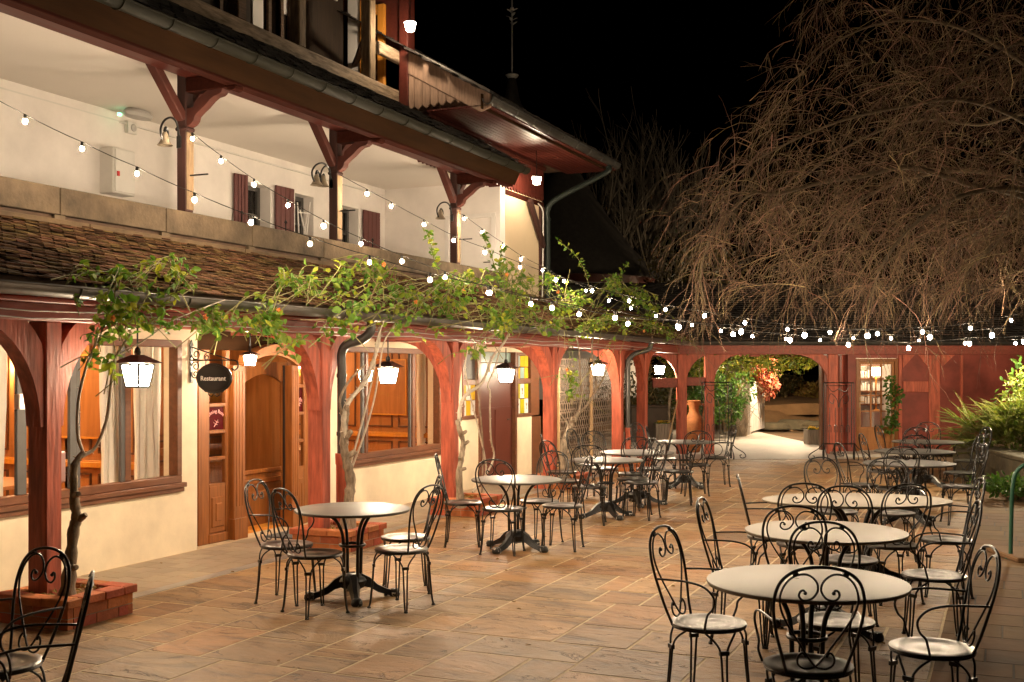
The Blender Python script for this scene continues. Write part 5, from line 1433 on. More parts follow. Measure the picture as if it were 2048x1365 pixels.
# ================================================================ IRON CHAIRS AND TABLES
def make_chair(arms):
    o = local(empty('garden_chair', (0, 0, 0)))
    RT = .0062
    by = lambda z: -.165 - (z - .45) * .24
    # seat: pressed metal dish
    mb = MB(); mb.lathe([(.001, .447), (.06, .447), (.075, .443), (.135, .441), (.155, .449), (.19, .451), (.205, .446), (.207, .440), (.20, .432), (.10, .434), (.001, .434)], 36); mb.build('seat', 'seat_metal', o, smooth=50)
    mb = MB(); mb.tube([(.198 * math.cos(k * .2618), .198 * math.sin(k * .2618), .430) for k in range(24)], .007, 6, closed=True); mb.build('seat_ring', 'black_iron', o, smooth=1)
    # outer hoop of the back
    half = [(.125, .44), (.150, .52), (.178, .62), (.196, .72), (.196, .80), (.170, .875), (.105, .925), (.0, .942)]
    pts = [(x, by(z), z) for x, z in half]; pts = pts + [(-x, y, z) for x, y, z in reversed(pts[:-1])]
    pts[0] = (.125, -.155, .435); pts[-1] = (-.125, -.155, .435)
    mb = MB(); mb.tube(crv(pts, 5), RT + .0015, 7); mb.build('back_frame', 'black_iron', o, smooth=1)
    for s in (-1, 1):
        p2 = [(.062, .838), (.045, .852), (.030, .835), (.034, .805), (.060, .793), (.085, .812), (.088, .850), (.062, .885), (.030, .880)]
        # scroll: small eye, round the loop, over the shoulder, down to the base, up into the lower curl
        p2 = [(.070, .822), (.055, .836), (.040, .825), (.042, .800), (.062, .787), (.084, .800), (.090, .832), (.074, .868), (.04, .880), (.012, .858), (.004, .838)]
        p2 = [(.062, .835), (.050, .842), (.042, .828), (.050, .808), (.068, .800), (.086, .815), (.086, .845)]
        p2 = [(.075, .815), (.062, .828), (.048, .818), (.046, .796), (.064, .782), (.048, .786), (.022, .80), (.008, .835), (.022, .880), (.065, .908), (.115, .898), (.155, .855), (.170, .795), (.158, .73), (.120, .655), (.075, .585), (.032, .518), (.004, .482), (-.018, .468), (-.05, .466), (-.078, .486), (-.080, .520), (-.060, .540), (-.045, .528)]
        p2 = [(.078, .822), (.066, .832), (.054, .822), (.058, .802), (.078, .794), (.092, .812)][::-1][:0] + [(.070, .826), (.058, .822), (.060, .806), (.076, .800), (.088, .815), (.084, .840), (.060, .848), (.036, .832), (.030, .800), (.030, .800)][:0] + \
             [(.066, .818), (.078, .826), (.074, .842), (.054, .844), (.042, .824), (.048, .798), (.030, .786), (.012, .802), (.006, .840), (.024, .884), (.068, .910), (.118, .898)][:0] + \
             [(.062, .822), (.070, .834), (.084, .828), (.088, .806), (.070, .788), (.044, .790), (.022, .806), (.007, .838), (.018, .878), (.060, .908), (.115, .898), (.155, .855), (.172, .795), (.160, .73), (.122, .655), (.077, .585), (.034, .518), (.006, .482), (-.018, .468), (-.05, .466), (-.078, .486), (-.080, .520), (-.062, .540), (-.047, .528)]
        mb = MB(); mb.tube(crv([(s * x, by(z) + .001 * s + .003, z) for x, z in p2], 4), RT - .0008, 6)
        mb.ball((s * .062, by(.822), .822), .0095, 6, 4); mb.ball((-s * .047, by(.528), .528), .0095, 6, 4)
        mb.build('back_scroll', 'black_iron', o, smooth=1)
    for s in (-1, 1): mb = MB(); mb.tube([(s * .098, by(.918) , .918), (s * .122, by(.906), .907)], .0115, 6); mb.build('collar', 'black_iron', o)
    if arms:
        for s in (-1, 1):
            a = [(.190, by(.69), .685), (.205, -.14, .690), (.222, -.02, .692), (.228, .075, .672), (.226, .125, .620), (.216, .115, .565), (.212, .085, .530), (.216, .075, .49), (.200, .06, .438)]
            mb = MB(); mb.tube(crv([(s * x, y, z) for x, y, z in a], 5), RT, 6); mb.build('armrest', 'black_iron', o, smooth=1)
    for k in range(4):
        a = math.radians(45 + 90 * k); mb = MB()
        for s in (-1, 1):
            ai = a + s * math.radians(34)
            rad = lambda r, an, z: (r * math.cos(an), r * math.sin(an), z)
            pts = [rad(.165, ai, .436), rad(.185, a + s * .45, .418), rad(.203, a + s * .22, .380), rad(.212, a + s * .085, .325), rad(.222, a + s * .058, .20), rad(.236, a + s * .04, .06), rad(.246, a + s * .028, .012)]
            mb.tube(crv(pts, 3), RT, 6)
        l = mb.build('leg', 'black_iron', o, smooth=1)
        mb = MB(); c = Vector(rad(.213, a, .325)); t = Vector((-math.sin(a), math.cos(a), 0)) * .026
        mb.beam(c - t, c + t, .020, .022); mb.build('collar', 'black_iron', l)
        mb = MB(); mb.lathe([(.014, 0), (.016, .006), (.010, .016)], 8, rad(.247, a, 0)); mb.build('foot', 'chipped_paint', l)
    return o
CH = {True: make_chair(True), False: make_chair(False)}
used = {True: False, False: False}
def place_chair(x, y, rz, arms, label, group):
    if not used[arms]: o = CH[arms]; used[arms] = True
    else: o = copy_tree(CH[arms])
    o.location = (x, y, 0); o.rotation_euler = (0, 0, rz)
    tag(o, label, 'chair', group)
    return o
def chair(u, v, phi, arms, label, group='black iron garden chairs'):
    """seat centre at photo pixel u, v; phi: 0 faces right across the picture, 90 away from the camera"""
    p = G(u, v, .445)
    return place_chair(p.x, p.y, TH + math.radians(phi - 90 + rnd(-3, 3)), arms, label, group)
def make_table(D, mat):
    o = local(empty('garden_table', (0, 0, 0)))
    r = D / 2; zt = .71
    mb = MB(); mb.lathe([(.001, zt), (r - .01, zt), (r, zt - .003), (r + .002, zt - .010), (r - .003, zt - .022), (r - .010, zt - .012), (.001, zt - .010)], 72); mb.build('tabletop', mat, o, smooth=50)
    for k in range(4):
        a = math.radians(45 + 90 * k); c, s = math.cos(a), math.sin(a)
        pts = [(.30, zt - .016), (.24, zt - .03), (.16, zt - .075), (.105, zt - .16), (.085, .46), (.078, .30), (.075, .15)]
        mb = MB(); mb.tube(crv([(R_ * c, R_ * s, z) for R_, z in pts], 4), .0135, 8); mb.build('upright', 'black_iron', o, smooth=1)
    mb = MB()
    mb.tube([(.098 * math.cos(k * .2618), .098 * math.sin(k * .2618), .42) for k in range(24)], .012, 6, closed=True)
    mb.build('ring', 'black_iron', o, smooth=1)
    mb = MB(); mb.lathe([(.001, .19), (.06, .19), (.10, .165), (.115, .14), (.10, .09), (.06, .07), (.001, .07)], 20); b = mb.build('base', 'cast_iron', o, smooth=40)
    for k in range(4):
        a = math.radians(90 * k + 20); c, s = math.cos(a), math.sin(a)
        mb = MB(); pts = [(.07, .155), (.14, .125), (.20, .075), (.27, .045), (.315, .032)]
        prev = None; rows = []
        for (R_, z), w, h in zip(pts, (.055, .042, .034, .030, .036), (.055, .045, .034, .026, .028)):
            cx, cy = R_ * c, R_ * s; rows.append([(cx - s * w, cy + c * w, z - h), (cx + s * w, cy - c * w, z - h), (cx + s * w * .5, cy - c * w * .5, z + h * .7), (cx - s * w * .5, cy + c * w * .5, z + h * .7)])
        vs = [p for r_ in rows for p in r_]; n = len(rows)
        mb.add(vs, [(i * 4 + j, i * 4 + (j + 1) % 4, (i + 1) * 4 + (j + 1) % 4, (i + 1) * 4 + j) for i in range(n - 1) for j in range(4)] + [(0, 1, 2, 3), tuple((n - 1) * 4 + j for j in range(4))])
        l = mb.build('foot', 'cast_iron', o, smooth=30)
        mb = MB(); mb.lathe([(.040, .0), (.046, .012), (.044, .036), (.030, .058), (.001, .064)], 10, (.335 * c, .335 * s, 0)); mb.build('foot_pad', 'chipped_paint', l, smooth=40)
    return o
def table(u, v, proto, label, group, rz=0.0, first=False, sx=1.0):
    p = G(u, v, .71)
    o = proto if first else copy_tree(proto)
    o.location = (p.x, p.y, 0); o.rotation_euler = (0, 0, rz)
    if sx != 1.0: o.scale = (sx, 1, 1)
    return tag(o, label, 'table', group)
GT = 'round metal garden tables'
tA = make_table(.91, 'table_metal'); tB = make_table(1.03, 'table_metal_warm'); tC = make_table(1.05, 'table_metal_dark')
table(705, 1017, tA, 'round grey table with four chairs in front of the restaurant entrance', GT, .3, True)
table(1033, 958, tA, 'round pale table in front of the second dining room window', GT, 1.0)
table(1212, 919, tA, 'round pale table in front of the perforated metal screen, beside the fourth brick bed', GT, .5)
table(1273, 904, tA, 'round pale table just behind the table by the perforated screen', GT, .1).scale = (1.1, 1.1, 1)
table(1370, 883, tA, 'round grey table at the back, in front of the terracotta amphora', GT, .7)
table(1614, 1162, tB, 'large round grey front table with a small dark nick on its top', GT, TH + .3, True)
table(1651, 1061, tB, 'round grey table directly behind the front table with the nick', GT, TH + .6).scale = (1.05, 1.05, 1)
table(1818, 925.5, tC, 'round dark table standing before the stone bed with the fern bush', GT, TH, True)
table(1828, 902, tC, 'round dark table just behind the one before the stone bed', GT, TH + .4)
table(1855, 883, tC, 'round dark table against the red wall by the glazed door', GT, TH + .2)
tE = table(1713, 999, tB, 'long oval grey table behind the two big round tables', GT, TH, sx=1.54)
p = G(1590, 1157, .7105); tag(MB().beam(p + Vector((-.02, 0, .0008)), p + Vector((.02, .002, .0008)), .005, .0012).build('bottle_opener_mark', 'cast_iron'), 'small dark nick on the top of the large front table', 'mark')
N = 'chairs round the front table'
chair(1417, 1244, -32, True, 'iron armchair beside the front table, on its open paving side', N)
chair(1616, 1328, 84, True, 'iron armchair with its back to the camera, before the front table', N)
chair(1864, 1294, 172, True, 'iron armchair with the brightest seat, at the pavement end of the front table', N)
chair(1672, 1240, 270, False, 'iron chair facing the camera across the front table', N)
N = 'chairs round the second table'
chair(1484, 1148, -20, True, 'iron armchair turned side on at the open paving side of the second round table', N)
chair(1585, 1153, 80, False, 'iron chair with its back to the camera just behind the front table', N)
chair(1868, 1149, 165, True, 'iron armchair seen side on at the pavement side of the second round table', N)
chair(1697, 1118, 262, False, 'iron chair facing the camera from the far side of the second round table', N)
N = 'chairs round the oval table'
chair(1545, 1072, -10, True, 'iron armchair in thin profile at the open end of the oval table', N)
chair(1890, 1078, 172, True, 'iron armchair in thin profile at the pavement end of the oval table', N)
chair(1606, 1086, 78, False, 'iron chair with its back to the camera at the open half of the oval table', N)
chair(1783, 1088, 98, False, 'iron chair with its back to the camera at the pavement half of the oval table', N)
chair(1672, 1022, 285, True, 'iron armchair facing the camera across the oval table at its open half', N)
chair(1786, 1025, 265, True, 'iron armchair facing the camera across the oval table at its pavement half', N)
N = 'chairs round the dark tables by the stone bed'
chair(1722, 969, 3, True, 'iron armchair in profile on the open side of the first dark table', N)
chair(1790, 976, 88, False, 'iron chair with its back to the camera before the first dark table', N)
chair(1920, 972, 176, False, 'iron chair in profile, first of three along the stone bed', N)
chair(1919, 945, 178, False, 'iron chair in profile, middle one of three along the stone bed', N)
chair(1938, 921, 182, True, 'iron armchair in profile, last of three along the stone bed', N)
chair(1764, 941, 355, False, 'iron chair in profile on the open side of the second dark table', N)
chair(1790, 914, 0, False, 'iron chair in profile on the open side of the dark table by the glazed door', N)
chair(1822, 942, 85, False, 'iron chair with its back to the camera before the second dark table', N)
chair(1822, 918, 88, False, 'iron chair with its back to the camera before the dark table by the glazed door', N)
chair(1866, 907, 268, False, 'iron chair facing the camera with its back against the red wall', N)
N = 'chairs round the table at the entrance'
chair(573, 1088, -18, True, 'iron armchair just outside the restaurant doorway, at the entrance table', N)
chair(630, 1106, 42, False, 'iron chair turned away from the camera at the entrance table', N)
chair(803, 1097, 150, False, 'iron chair with gleaming seat at the entrance table, facing the doorway', N)
chair(812, 1073, 192, False, 'iron chair at the entrance table half hidden behind the gleaming one', N)
N = 'chairs round the table at the second window'
chair(926, 1004, 2, False, 'iron chair in thin profile beside the third brick bed', N)
chair(1005, 1016, 72, False, 'iron chair with its back to the camera at the table by the second window', N)
chair(1079, 1001, 235, True, 'iron armchair on the far side of the table by the second window', N)
chair(1125, 1010, 165, False, 'iron chair side on at the open side of the table by the second window', N)
N = 'chairs round the tables by the metal screen'
chair(1131, 961, 30, False, 'iron chair turned away from the camera beside the fourth brick bed', N)
chair(1124, 943, 0, False, 'iron chair in front of the fourth red post, facing the pale tables', N)
chair(1180, 972, 80, False, 'iron chair with its back to the camera before the table by the metal screen', N)
chair(1266, 957, 200, False, 'iron chair between the two pale tables by the metal screen', N)
chair(1283, 964, 150, False, 'iron chair with its side to the camera before the rear pale table', N)
chair(1303, 937, 170, False, 'iron chair on the open side of the rear pale table', N)
chair(1268, 947, 90, False, 'iron chair seen from behind over the top of the rear pale table', N)
chair(1208, 936, 300, False, 'iron chair facing the camera in front of the lower corner of the metal screen', N)
chair(1176, 928, 330, False, 'iron chair at the back beside the metal screen', N)
N = 'chairs round the amphora table'
chair(1390, 929, 92, False, 'iron chair seen from behind in front of the amphora table', N)
chair(1433, 915, 184, True, 'iron armchair in front of the wrought iron screen with the shrub', N)
chair(1357, 942, 172, False, 'iron chair on the open paving before the amphora table', N)
chair(1329, 917, 350, False, 'iron chair facing the amphora table from the red post with the lantern', N)
chair(1300, 908, 320, False, 'iron chair beside the leaning pole, half hidden behind a table', N)
N = 'chairs cut off by the picture edge beside the first brick bed'
chair(-8, 1326, 236, True, 'iron armchair with its round back toward the camera side of the first brick bed', N)
chair(42, 1392, 200, True, 'iron armchair in thin profile cut off by the picture edge, before the first bed', N)

# ================================================================ BRICK BEDS AT THE POSTS
def brick_bed(x0, x1, y0, y1, h, label):
    o = empty('brick_bed', ((x0 + x1) / 2, (y0 + y1) / 2, 0), label=label, cat='planter', group='brick planters round the arcade posts')
    t = .11
    core = MB(); core.box(x0 + .006, x1 - .006, y0 + .006, y0 + t - .006, 0, h - .06); core.box(x0 + .006, x1 - .006, y1 - t + .006, y1 - .006, 0, h - .06); core.box(x0 + .006, x0 + t - .006, y0 + t - .006, y1 - t + .006, 0, h - .06); core.box(x1 - t + .006, x1 - .006, y0 + t - .006, y1 - t + .006, 0, h - .06)
    core.build('mortar', 'mortar', o)
    mb = MB(); rows = 2; bh = (h - .06) / rows; bl = .22
    for r in range(rows):
        z0, z1 = r * bh + .004, (r + 1) * bh - .004
        off = (r % 2) * bl / 2
        for (a0, a1, fx) in ((x0, x1, 0), (x0, x1, 1)):
            a = a0 - off
            while a < a1:
                s, e = max(a, a0) + .004, min(a + bl, a1) - .004
                if e - s > .02:
                    if fx == 0: mb.box(s, e, y0, y0 + .05, z0, z1)
                    else: mb.box(s, e, y1 - .05, y1, z0, z1)
                a += bl
        for fx in (0, 1):
            a = y0 + .05 - off
            while a < y1 - .05:
                s, e = max(a, y0 + .05) + .004, min(a + bl, y1 - .05) - .004
                if e - s > .02:
                    if fx == 0: mb.box(x0, x0 + .05, s, e, z0, z1)
                    else: mb.box(x1 - .05, x1, s, e, z0, z1)
                a += bl
    mb.build('brick_wall', 'brick', o)
    mb = MB(); ov = .025; z0, z1 = h - .06, h
    def run(ax, lo, hi, c0, c1):
        a = lo
        while a < hi - .03:
            e = min(a + .225, hi); r = rnd(-.003, .003)
            if ax == 'x': mb.box(a + .003, e - .003, c0, c1, z0 + r, z1 + r)
            else: mb.box(c0, c1, a + .003, e - .003, z0 + r, z1 + r)
            a = e
    run('x', x0 - ov, x1 + ov, y0 - ov, y0 + t); run('x', x0 - ov, x1 + ov, y1 - t, y1 + ov); run('y', y0 + t, y1 - t, x0 - ov, x0 + t); run('y', y0 + t, y1 - t, x1 - t, x1 + ov)
    mb.build('coping', 'brick', o, bevel=.006)
    mb = MB(); n = 14; vs = []
    for i in range(n + 1):
        for j in range(n + 1): vs.append((x0 + t + (x1 - x0 - 2 * t) * i / n, y0 + t + (y1 - y0 - 2 * t) * j / n, h - .05 + rnd(-.012, .018)))
    mb.add(vs, [(i * (n + 1) + j, (i + 1) * (n + 1) + j, (i + 1) * (n + 1) + j + 1, i * (n + 1) + j + 1) for i in range(n) for j in range(n)])
    mb.build('soil', 'soil', o, smooth=1, fix=False)
    mb = MB()
    for i in range(70): mb.leaf((rnd(x0 + t, x1 - t), rnd(y0 + t, y1 - t), h - .03 + rnd(0, .015)), Vector((rnd(-1, 1), rnd(-1, 1), rnd(-.1, .3))), (0, 0, 1), rnd(.03, .07), rnd(.015, .045), .3)
    mb.build('dry_leaves', 'dead_leaf', o, fix=False)
    return o
BEDS = []
for k, (yc, lab) in enumerate(zip(POSTY[:5], ('brick planter round the red post with the two bare curving canes', 'brick planter at the entrance, holding the downpipe post and a thick rose trunk', 'brick planter between the second window and the brown door', 'brick planter half hidden behind the pale tables at the fourth post', 'low brick planter at the foot of the post with the far downpipe'))):
    y0, y1 = yc - .20, yc + .50
    if k == 0: y0, y1 = G(135, 1263).y, G(267, 1227).y
    brick_bed(-6.62, -5.96, y0, y1, .215 if k < 4 else .2, lab); BEDS.append((y0, y1))
# door mat
m0 = Vector((-7.36, 10.1, 0))
tag(MB().box(-7.36, -6.62, 10.2, 11.35, 0.001, .016).build('door_mat', 'mat_grey', bevel=.004), 'grey door mat on the paving before the restaurant entrance', 'mat')
# fallen leaves
for i in range(34):
    u, v = rnd(250, 1950), rnd(980, 1340); p = G(u, v)
    if p.x < -7.3: continue
    mb = MB(); mb.leaf(p + Vector((0, 0, .004)), (rnd(-1, 1), rnd(-1, 1), 0.08), (0, 0, 1), rnd(.03, .06), rnd(.02, .04), .35)
    tag(mb.build('fallen_leaf', 'dead_leaf', fix=False), 'small dry leaf lying on the courtyard paving', 'leaf', 'dry leaves scattered on the paving')
# ================================================================ CLIMBING ROSES ON THE ARCADE
def rose(label, trunk, canes, clumps, x=-5.9, n=1.0, shoots=()):
    """trunk/canes: photo paths on the plane in front of the posts, with thickness; clumps: (u, v, radius m, leaves)"""
    b = XP(trunk[0][0][0], trunk[0][0][1], trunk[1])
    o = empty('climbing_rose', (b.x, b.y, .26), label=label, cat='climbing rose', group='climbing roses on the arcade')
    tx = trunk[1]
    pts = [XP(u, v, tx) + Vector((rnd(-.012, .012), 0, 0)) for u, v in trunk[0]]
    pts[0].z = .14
    c = crv(pts, 5); m = len(c)
    r0, r1 = trunk[2]
    rs = [(r0 + (r1 - r0) * (i / (m - 1)) ** .7) * rnd(.84, 1.16) * (1.5 - .5 * min(1, i / 4)) for i in range(m)]
    mb = MB(); mb.tube(c, rs, 11)
    # pruned stubs and bark lumps
    for k in range(5):
        i = rnd(2, m - 2); q = c[int(i)]; d = Vector((rnd(-.2, 1), rnd(-1, 1), rnd(.1, .8))).normalized()
        mb.tube([q, q + d * r0 * 1.5, q + d * r0 * 2.0], [r0 * .55, r0 * .5, r0 * .38], 7)
    mb.build('trunk', 'bark', o, smooth=70)
    for (path, x_end, ra, rb, mat) in canes:
        L = len(path)
        pts = [XP(u, v, tx + (x_end - tx) * i / (L - 1)) for i, (u, v) in enumerate(path)]
        cc = crv(pts, 6); mm = len(cc)
        mb = MB(); mb.tube(cc, [(ra + (rb - ra) * i / (mm - 1)) * rnd(.9, 1.1) for i in range(mm)], 7)
        for k in range(0, mm - 1, 2):
            d = rvec().normalized(); mb.tube([cc[k], cc[k] + d * ra * 1.9], [ra * .4, ra * .15], 4, cap=False)
        mb.build('cane', mat, o, smooth=60)
    lf = MB(); tw = MB()
    prev = None
    for (u, v, r, cnt) in clumps:
        if random.random() < .24: continue
        cxx = x + rnd(-.12, .12) + (-.25 if v < 600 else 0)
        c0 = XP(u, v, cxx)
        # twigs run from the top of the canes into each clump and on
        for k in range(int(4 + cnt * .035)):
            s = XP(u + rnd(-90, 90), max(v + rnd(-8, 60), 560), x + rnd(-.1, .12)) if prev is None or random.random() < .5 else prev + rvec(.15)
            e = c0 + Vector((rnd(-.6, .6) * r, rnd(-1.2, 1.2) * r, rnd(-.8, .9) * r))
            mid = (s + e) / 2 + Vector((rnd(-.05, .12), rnd(-.08, .08), rnd(.0, .14)))
            cc = crv([s, mid, e], 4); tw.tube(cc, [.0055 - .0035 * i / len(cc) for i in range(len(cc))], 3, cap=False)
            # leaves along the outer half of every twig, in threes
            for q in cc[4:]:
                for _ in range(1):
                    d = rvec() + Vector((.3, 0, -.2)); l = rnd(.045, .085); lf.leaf(q, d, rvec() + Vector((0, 0, .6)), l, l * .62, rnd(.05, .4))
        for k in range(int(cnt * n * .30)):
            d = rvec()
            while d.length > 1: d = rvec()
            p = c0 + Vector((d.x * r * .6, d.y * r * 1.0, d.z * r * .75)); l = rnd(.05, .115)
            lf.leaf(p, rvec() + Vector((.4, 0, -.45)), rvec() + Vector((.3, 0, .7)), l, l * rnd(.55, .75), rnd(.05, .4))
        prev = c0
    for path in shoots:
        pts = [XP(u, v, x - .35) for u, v in path]; cc = crv(pts, 5)
        tw.tube(cc, [.007 - .005 * i / len(cc) for i in range(len(cc))], 4, cap=False)
        for q in cc[3:]:
            for _ in range(3):
                l = rnd(.05, .085); lf.leaf(q + rvec(.03), rvec() + Vector((.2, 0, .1)), rvec() + Vector((.4, 0, .6)), l, l * .62, .2)
    tw.build('twigs', 'twig_green', o, fix=False)
    lf.build('foliage', 'vine_leaf', o, fix=False)
    # a few rose hips and blooms
    for (u, v, r, cnt) in clumps[3::9]:
        c0 = XP(u + rnd(-20, 20), v + rnd(-20, 20), x + .1); hp = MB(); hp.ball(c0, .013, 7, 5)
        for k in range(5): hp.leaf(c0, (math.cos(k * 1.26), .3, math.sin(k * 1.26)), rvec(), .03, .024)
        hp.build('rose_bloom', 'petal_orange', o, fix=False)
    return o
rose('climbing rose with two bare curving canes rising beside the first red post',
     ([(132, 1185), (140, 1120), (147, 1060), (152, 1036), (148, 1000), (146, 950), (147, 928)], -6.12, (.048, .026)),
     [([(148, 930), (160, 912), (168, 905)], -6.1, .022, .018, 'bark'), ([(166, 906), (155, 868), (157, 800), (172, 735), (190, 690), (196, 655)], -6.0, .013, .009, 'cane_pale'), ([(164, 914), (192, 893), (214, 835), (222, 765), (232, 715), (262, 668)], -5.95, .014, .009, 'cane_pale'), ([(262, 668), (250, 640), (235, 600), (240, 560)], -5.85, .010, .006, 'twig'), ([(232, 715), (290, 680), (350, 640), (450, 600)], -5.85, .007, .004, 'cane_pale')],
     [(195, 700, .13, 45), (205, 735, .11, 40), (182, 660, .12, 30), (235, 655, .16, 60), (262, 640, .16, 70), (225, 600, .18, 80), (265, 590, .2, 100), (205, 570, .14, 50), (300, 610, .18, 80), (325, 560, .17, 70), (355, 545, .15, 60), (250, 560, .15, 60), (425, 625, .14, 60), (450, 605, .12, 45), (400, 650, .14, 60), (440, 660, .14, 60), (475, 670, .14, 60), (320, 655, .12, 35), (370, 600, .14, 45), (185, 545, .08, 25)], n=.6, shoots=())
rose('thickest climbing rose, trunk splitting beside the downpipe at the entrance',
     ([(694, 1050), (696, 1000), (700, 960), (692, 915), (690, 880), (688, 840), (690, 825)], -6.10, (.062, .036)),
     [([(690, 880), (688, 830), (700, 800), (725, 770), (742, 735), (756, 690), (760, 655)], -5.95, .028, .018, 'cane_pale'), ([(700, 930), (720, 860), (735, 800), (748, 740), (752, 690), (768, 640)], -5.92, .013, .008, 'cane_pale'), ([(704, 935), (728, 870), (748, 800), (758, 740), (770, 680), (800, 640)], -5.92, .012, .008, 'cane_pale'), ([(686, 840), (680, 800), (700, 760), (730, 730)], -6.0, .014, .010, 'bark'), ([(760, 660), (720, 640), (660, 640), (600, 640)], -5.88, .011, .005, 'twig'), ([(760, 660), (740, 610), (760, 560), (790, 530)], -5.9, .011, .004, 'twig'), ([(756, 668), (800, 650), (850, 645), (905, 650)], -5.88, .010, .005, 'twig'), ([(760, 640), (820, 590), (870, 560)], -5.9, .010, .004, 'twig_green')],
     [(512, 590, .16, 70), (530, 630, .18, 90), (545, 670, .17, 85), (555, 610, .17, 80), (505, 650, .14, 60), (590, 660, .18, 90), (600, 560, .16, 70), (618, 590, .18, 90), (640, 625, .18, 80), (565, 560, .14, 50), (680, 570, .2, 90), (690, 545, .15, 60), (755, 545, .2, 130), (775, 570, .22, 150), (765, 600, .2, 120), (790, 590, .18, 90), (720, 600, .16, 60), (655, 660, .17, 70), (665, 690, .1, 30), (735, 660, .16, 50), (800, 640, .18, 60), (840, 610, .18, 75), (870, 580, .17, 75), (700, 640, .18, 70), (580, 700, .1, 25), (620, 690, .1, 25)], shoots=[[(880, 560), (868, 520), (862, 490), (852, 462)]])
rose('climbing rose with knotty forking stems between the second window and the brown door',
     ([(922, 985), (917, 950), (922, 915), (926, 885), (918, 860), (916, 840)], -6.10, (.045, .026)),
     [([(918, 850), (920, 815), (932, 790), (958, 772), (972, 750), (985, 715), (1005, 690), (1018, 668)], -5.92, .024, .016, 'cane_pale'), ([(965, 985), (972, 935), (962, 880), (950, 830), (938, 780), (930, 735), (936, 700)], -6.05, .012, .008, 'cane_pale'), ([(964, 985), (966, 900), (960, 820), (952, 760), (956, 730), (948, 690)], -6.02, .011, .007, 'bark'), ([(945, 985), (975, 945), (988, 912), (982, 880), (980, 820), (980, 785), (976, 770), (990, 735), (1000, 700)], -6.0, .014, .009, 'cane_pale'), ([(1010, 680), (960, 655), (900, 650), (850, 660)], -5.88, .012, .005, 'twig'), ([(1012, 676), (1060, 660), (1120, 655)], -5.88, .010, .005, 'twig'), ([(1006, 690), (1000, 640), (1010, 580), (1005, 530)], -5.92, .009, .003, 'twig_green')],
     [(885, 610, .18, 90), (905, 575, .18, 90), (935, 560, .18, 90), (925, 600, .18, 80), (900, 640, .16, 60), (955, 585, .17, 80), (960, 625, .18, 70), (985, 640, .19, 110), (1005, 655, .2, 130), (1020, 635, .18, 100), (1015, 680, .14, 70), (985, 560, .17, 70), (1005, 540, .15, 55), (1035, 590, .2, 100), (1045, 560, .17, 70), (970, 690, .1, 35), (945, 700, .12, 45), (1060, 620, .17, 60), (870, 650, .14, 45), (1075, 650, .15, 50), (1000, 590, .16, 60)], shoots=[[(1005, 570), (1000, 540), (1003, 510), (1008, 495)], [(1000, 560), (985, 520), (970, 480), (968, 470)]])
rose('climbing rose with dark twisted trunk in front of the perforated metal screen',
     ([(1128, 940), (1126, 900), (1135, 868), (1148, 840), (1160, 820)], -6.10, (.062, .034)),
     [([(1158, 825), (1163, 790), (1160, 740), (1158, 700), (1150, 660)], -5.95, .018, .012, 'bark'), ([(1156, 830), (1178, 805), (1192, 775), (1188, 735), (1184, 690), (1195, 640)], -5.9, .022, .012, 'bark'), ([(1185, 790), (1205, 760), (1222, 720), (1230, 690)], -5.9, .010, .006, 'twig'), ([(1130, 880), (1135, 850), (1122, 830)], -6.05, .016, .008, 'cane_pale'), ([(1150, 670), (1110, 655), (1060, 650)], -5.88, .011, .005, 'twig'), ([(1190, 650), (1250, 640), (1300, 640)], -5.88, .010, .004, 'twig_green'), ([(1150, 665), (1130, 600), (1140, 540)], -5.92, .009, .003, 'twig_green')],
     [(1090, 600, .19, 100), (1100, 565, .18, 90), (1120, 620, .2, 110), (1130, 585, .2, 120), (1160, 600, .22, 140), (1185, 620, .2, 110), (1200, 585, .22, 150), (1230, 575, .22, 160), (1260, 590, .22, 160), (1245, 610, .18, 100), (1285, 600, .2, 130), (1305, 625, .17, 90), (1295, 650, .15, 70), (1180, 650, .2, 110), (1210, 640, .2, 110), (1160, 665, .15, 60), (1225, 560, .17, 90), (1315, 655, .12, 55), (1340, 670, .11, 50), (1110, 650, .16, 60), (1150, 715, .09, 30), (1144, 755, .09, 40), (1136, 790, .08, 35), (1065, 575, .16, 60), (1250, 650, .15, 60)], shoots=[[(1180, 580), (1168, 540), (1150, 510), (1118, 482)], [(1240, 580), (1238, 555), (1252, 530)]])

# ================================================================ THE WEEPING TREE
tb = P(2170, 740, 15.5); tb.z = .0
WT = empty('weeping_tree', tb, label='large bare weeping tree with a curtain of fine drooping twigs over the courtyard', cat='tree')
mb = MB(); tr = crv([(tb.x, tb.y, -.1), (tb.x + .05, tb.y, 1.4), (tb.x - .1, tb.y + .1, 2.8), (tb.x - .05, tb.y, 4.2), (tb.x - .3, tb.y, 5.4), (tb.x - .2, tb.y, 6.8)], 4)
mb.tube(tr, [.36 - .012 * i for i in range(len(tr))], 14); mb.build('trunk', 'tree_bark', WT, smooth=60)
limbs = MB(); tw = MB()
Rv = Vector((CS, SN, 0)); Fv = Vector((-SN, CS, 0))
def wood(path, r0, r1, sides=5, k=4):
    c = crv(path, k); m = len(c)
    limbs.tube(c, [r0 + (r1 - r0) * i / (m - 1) for i in range(m)], sides, cap=False)
    return c
TWN = [0]
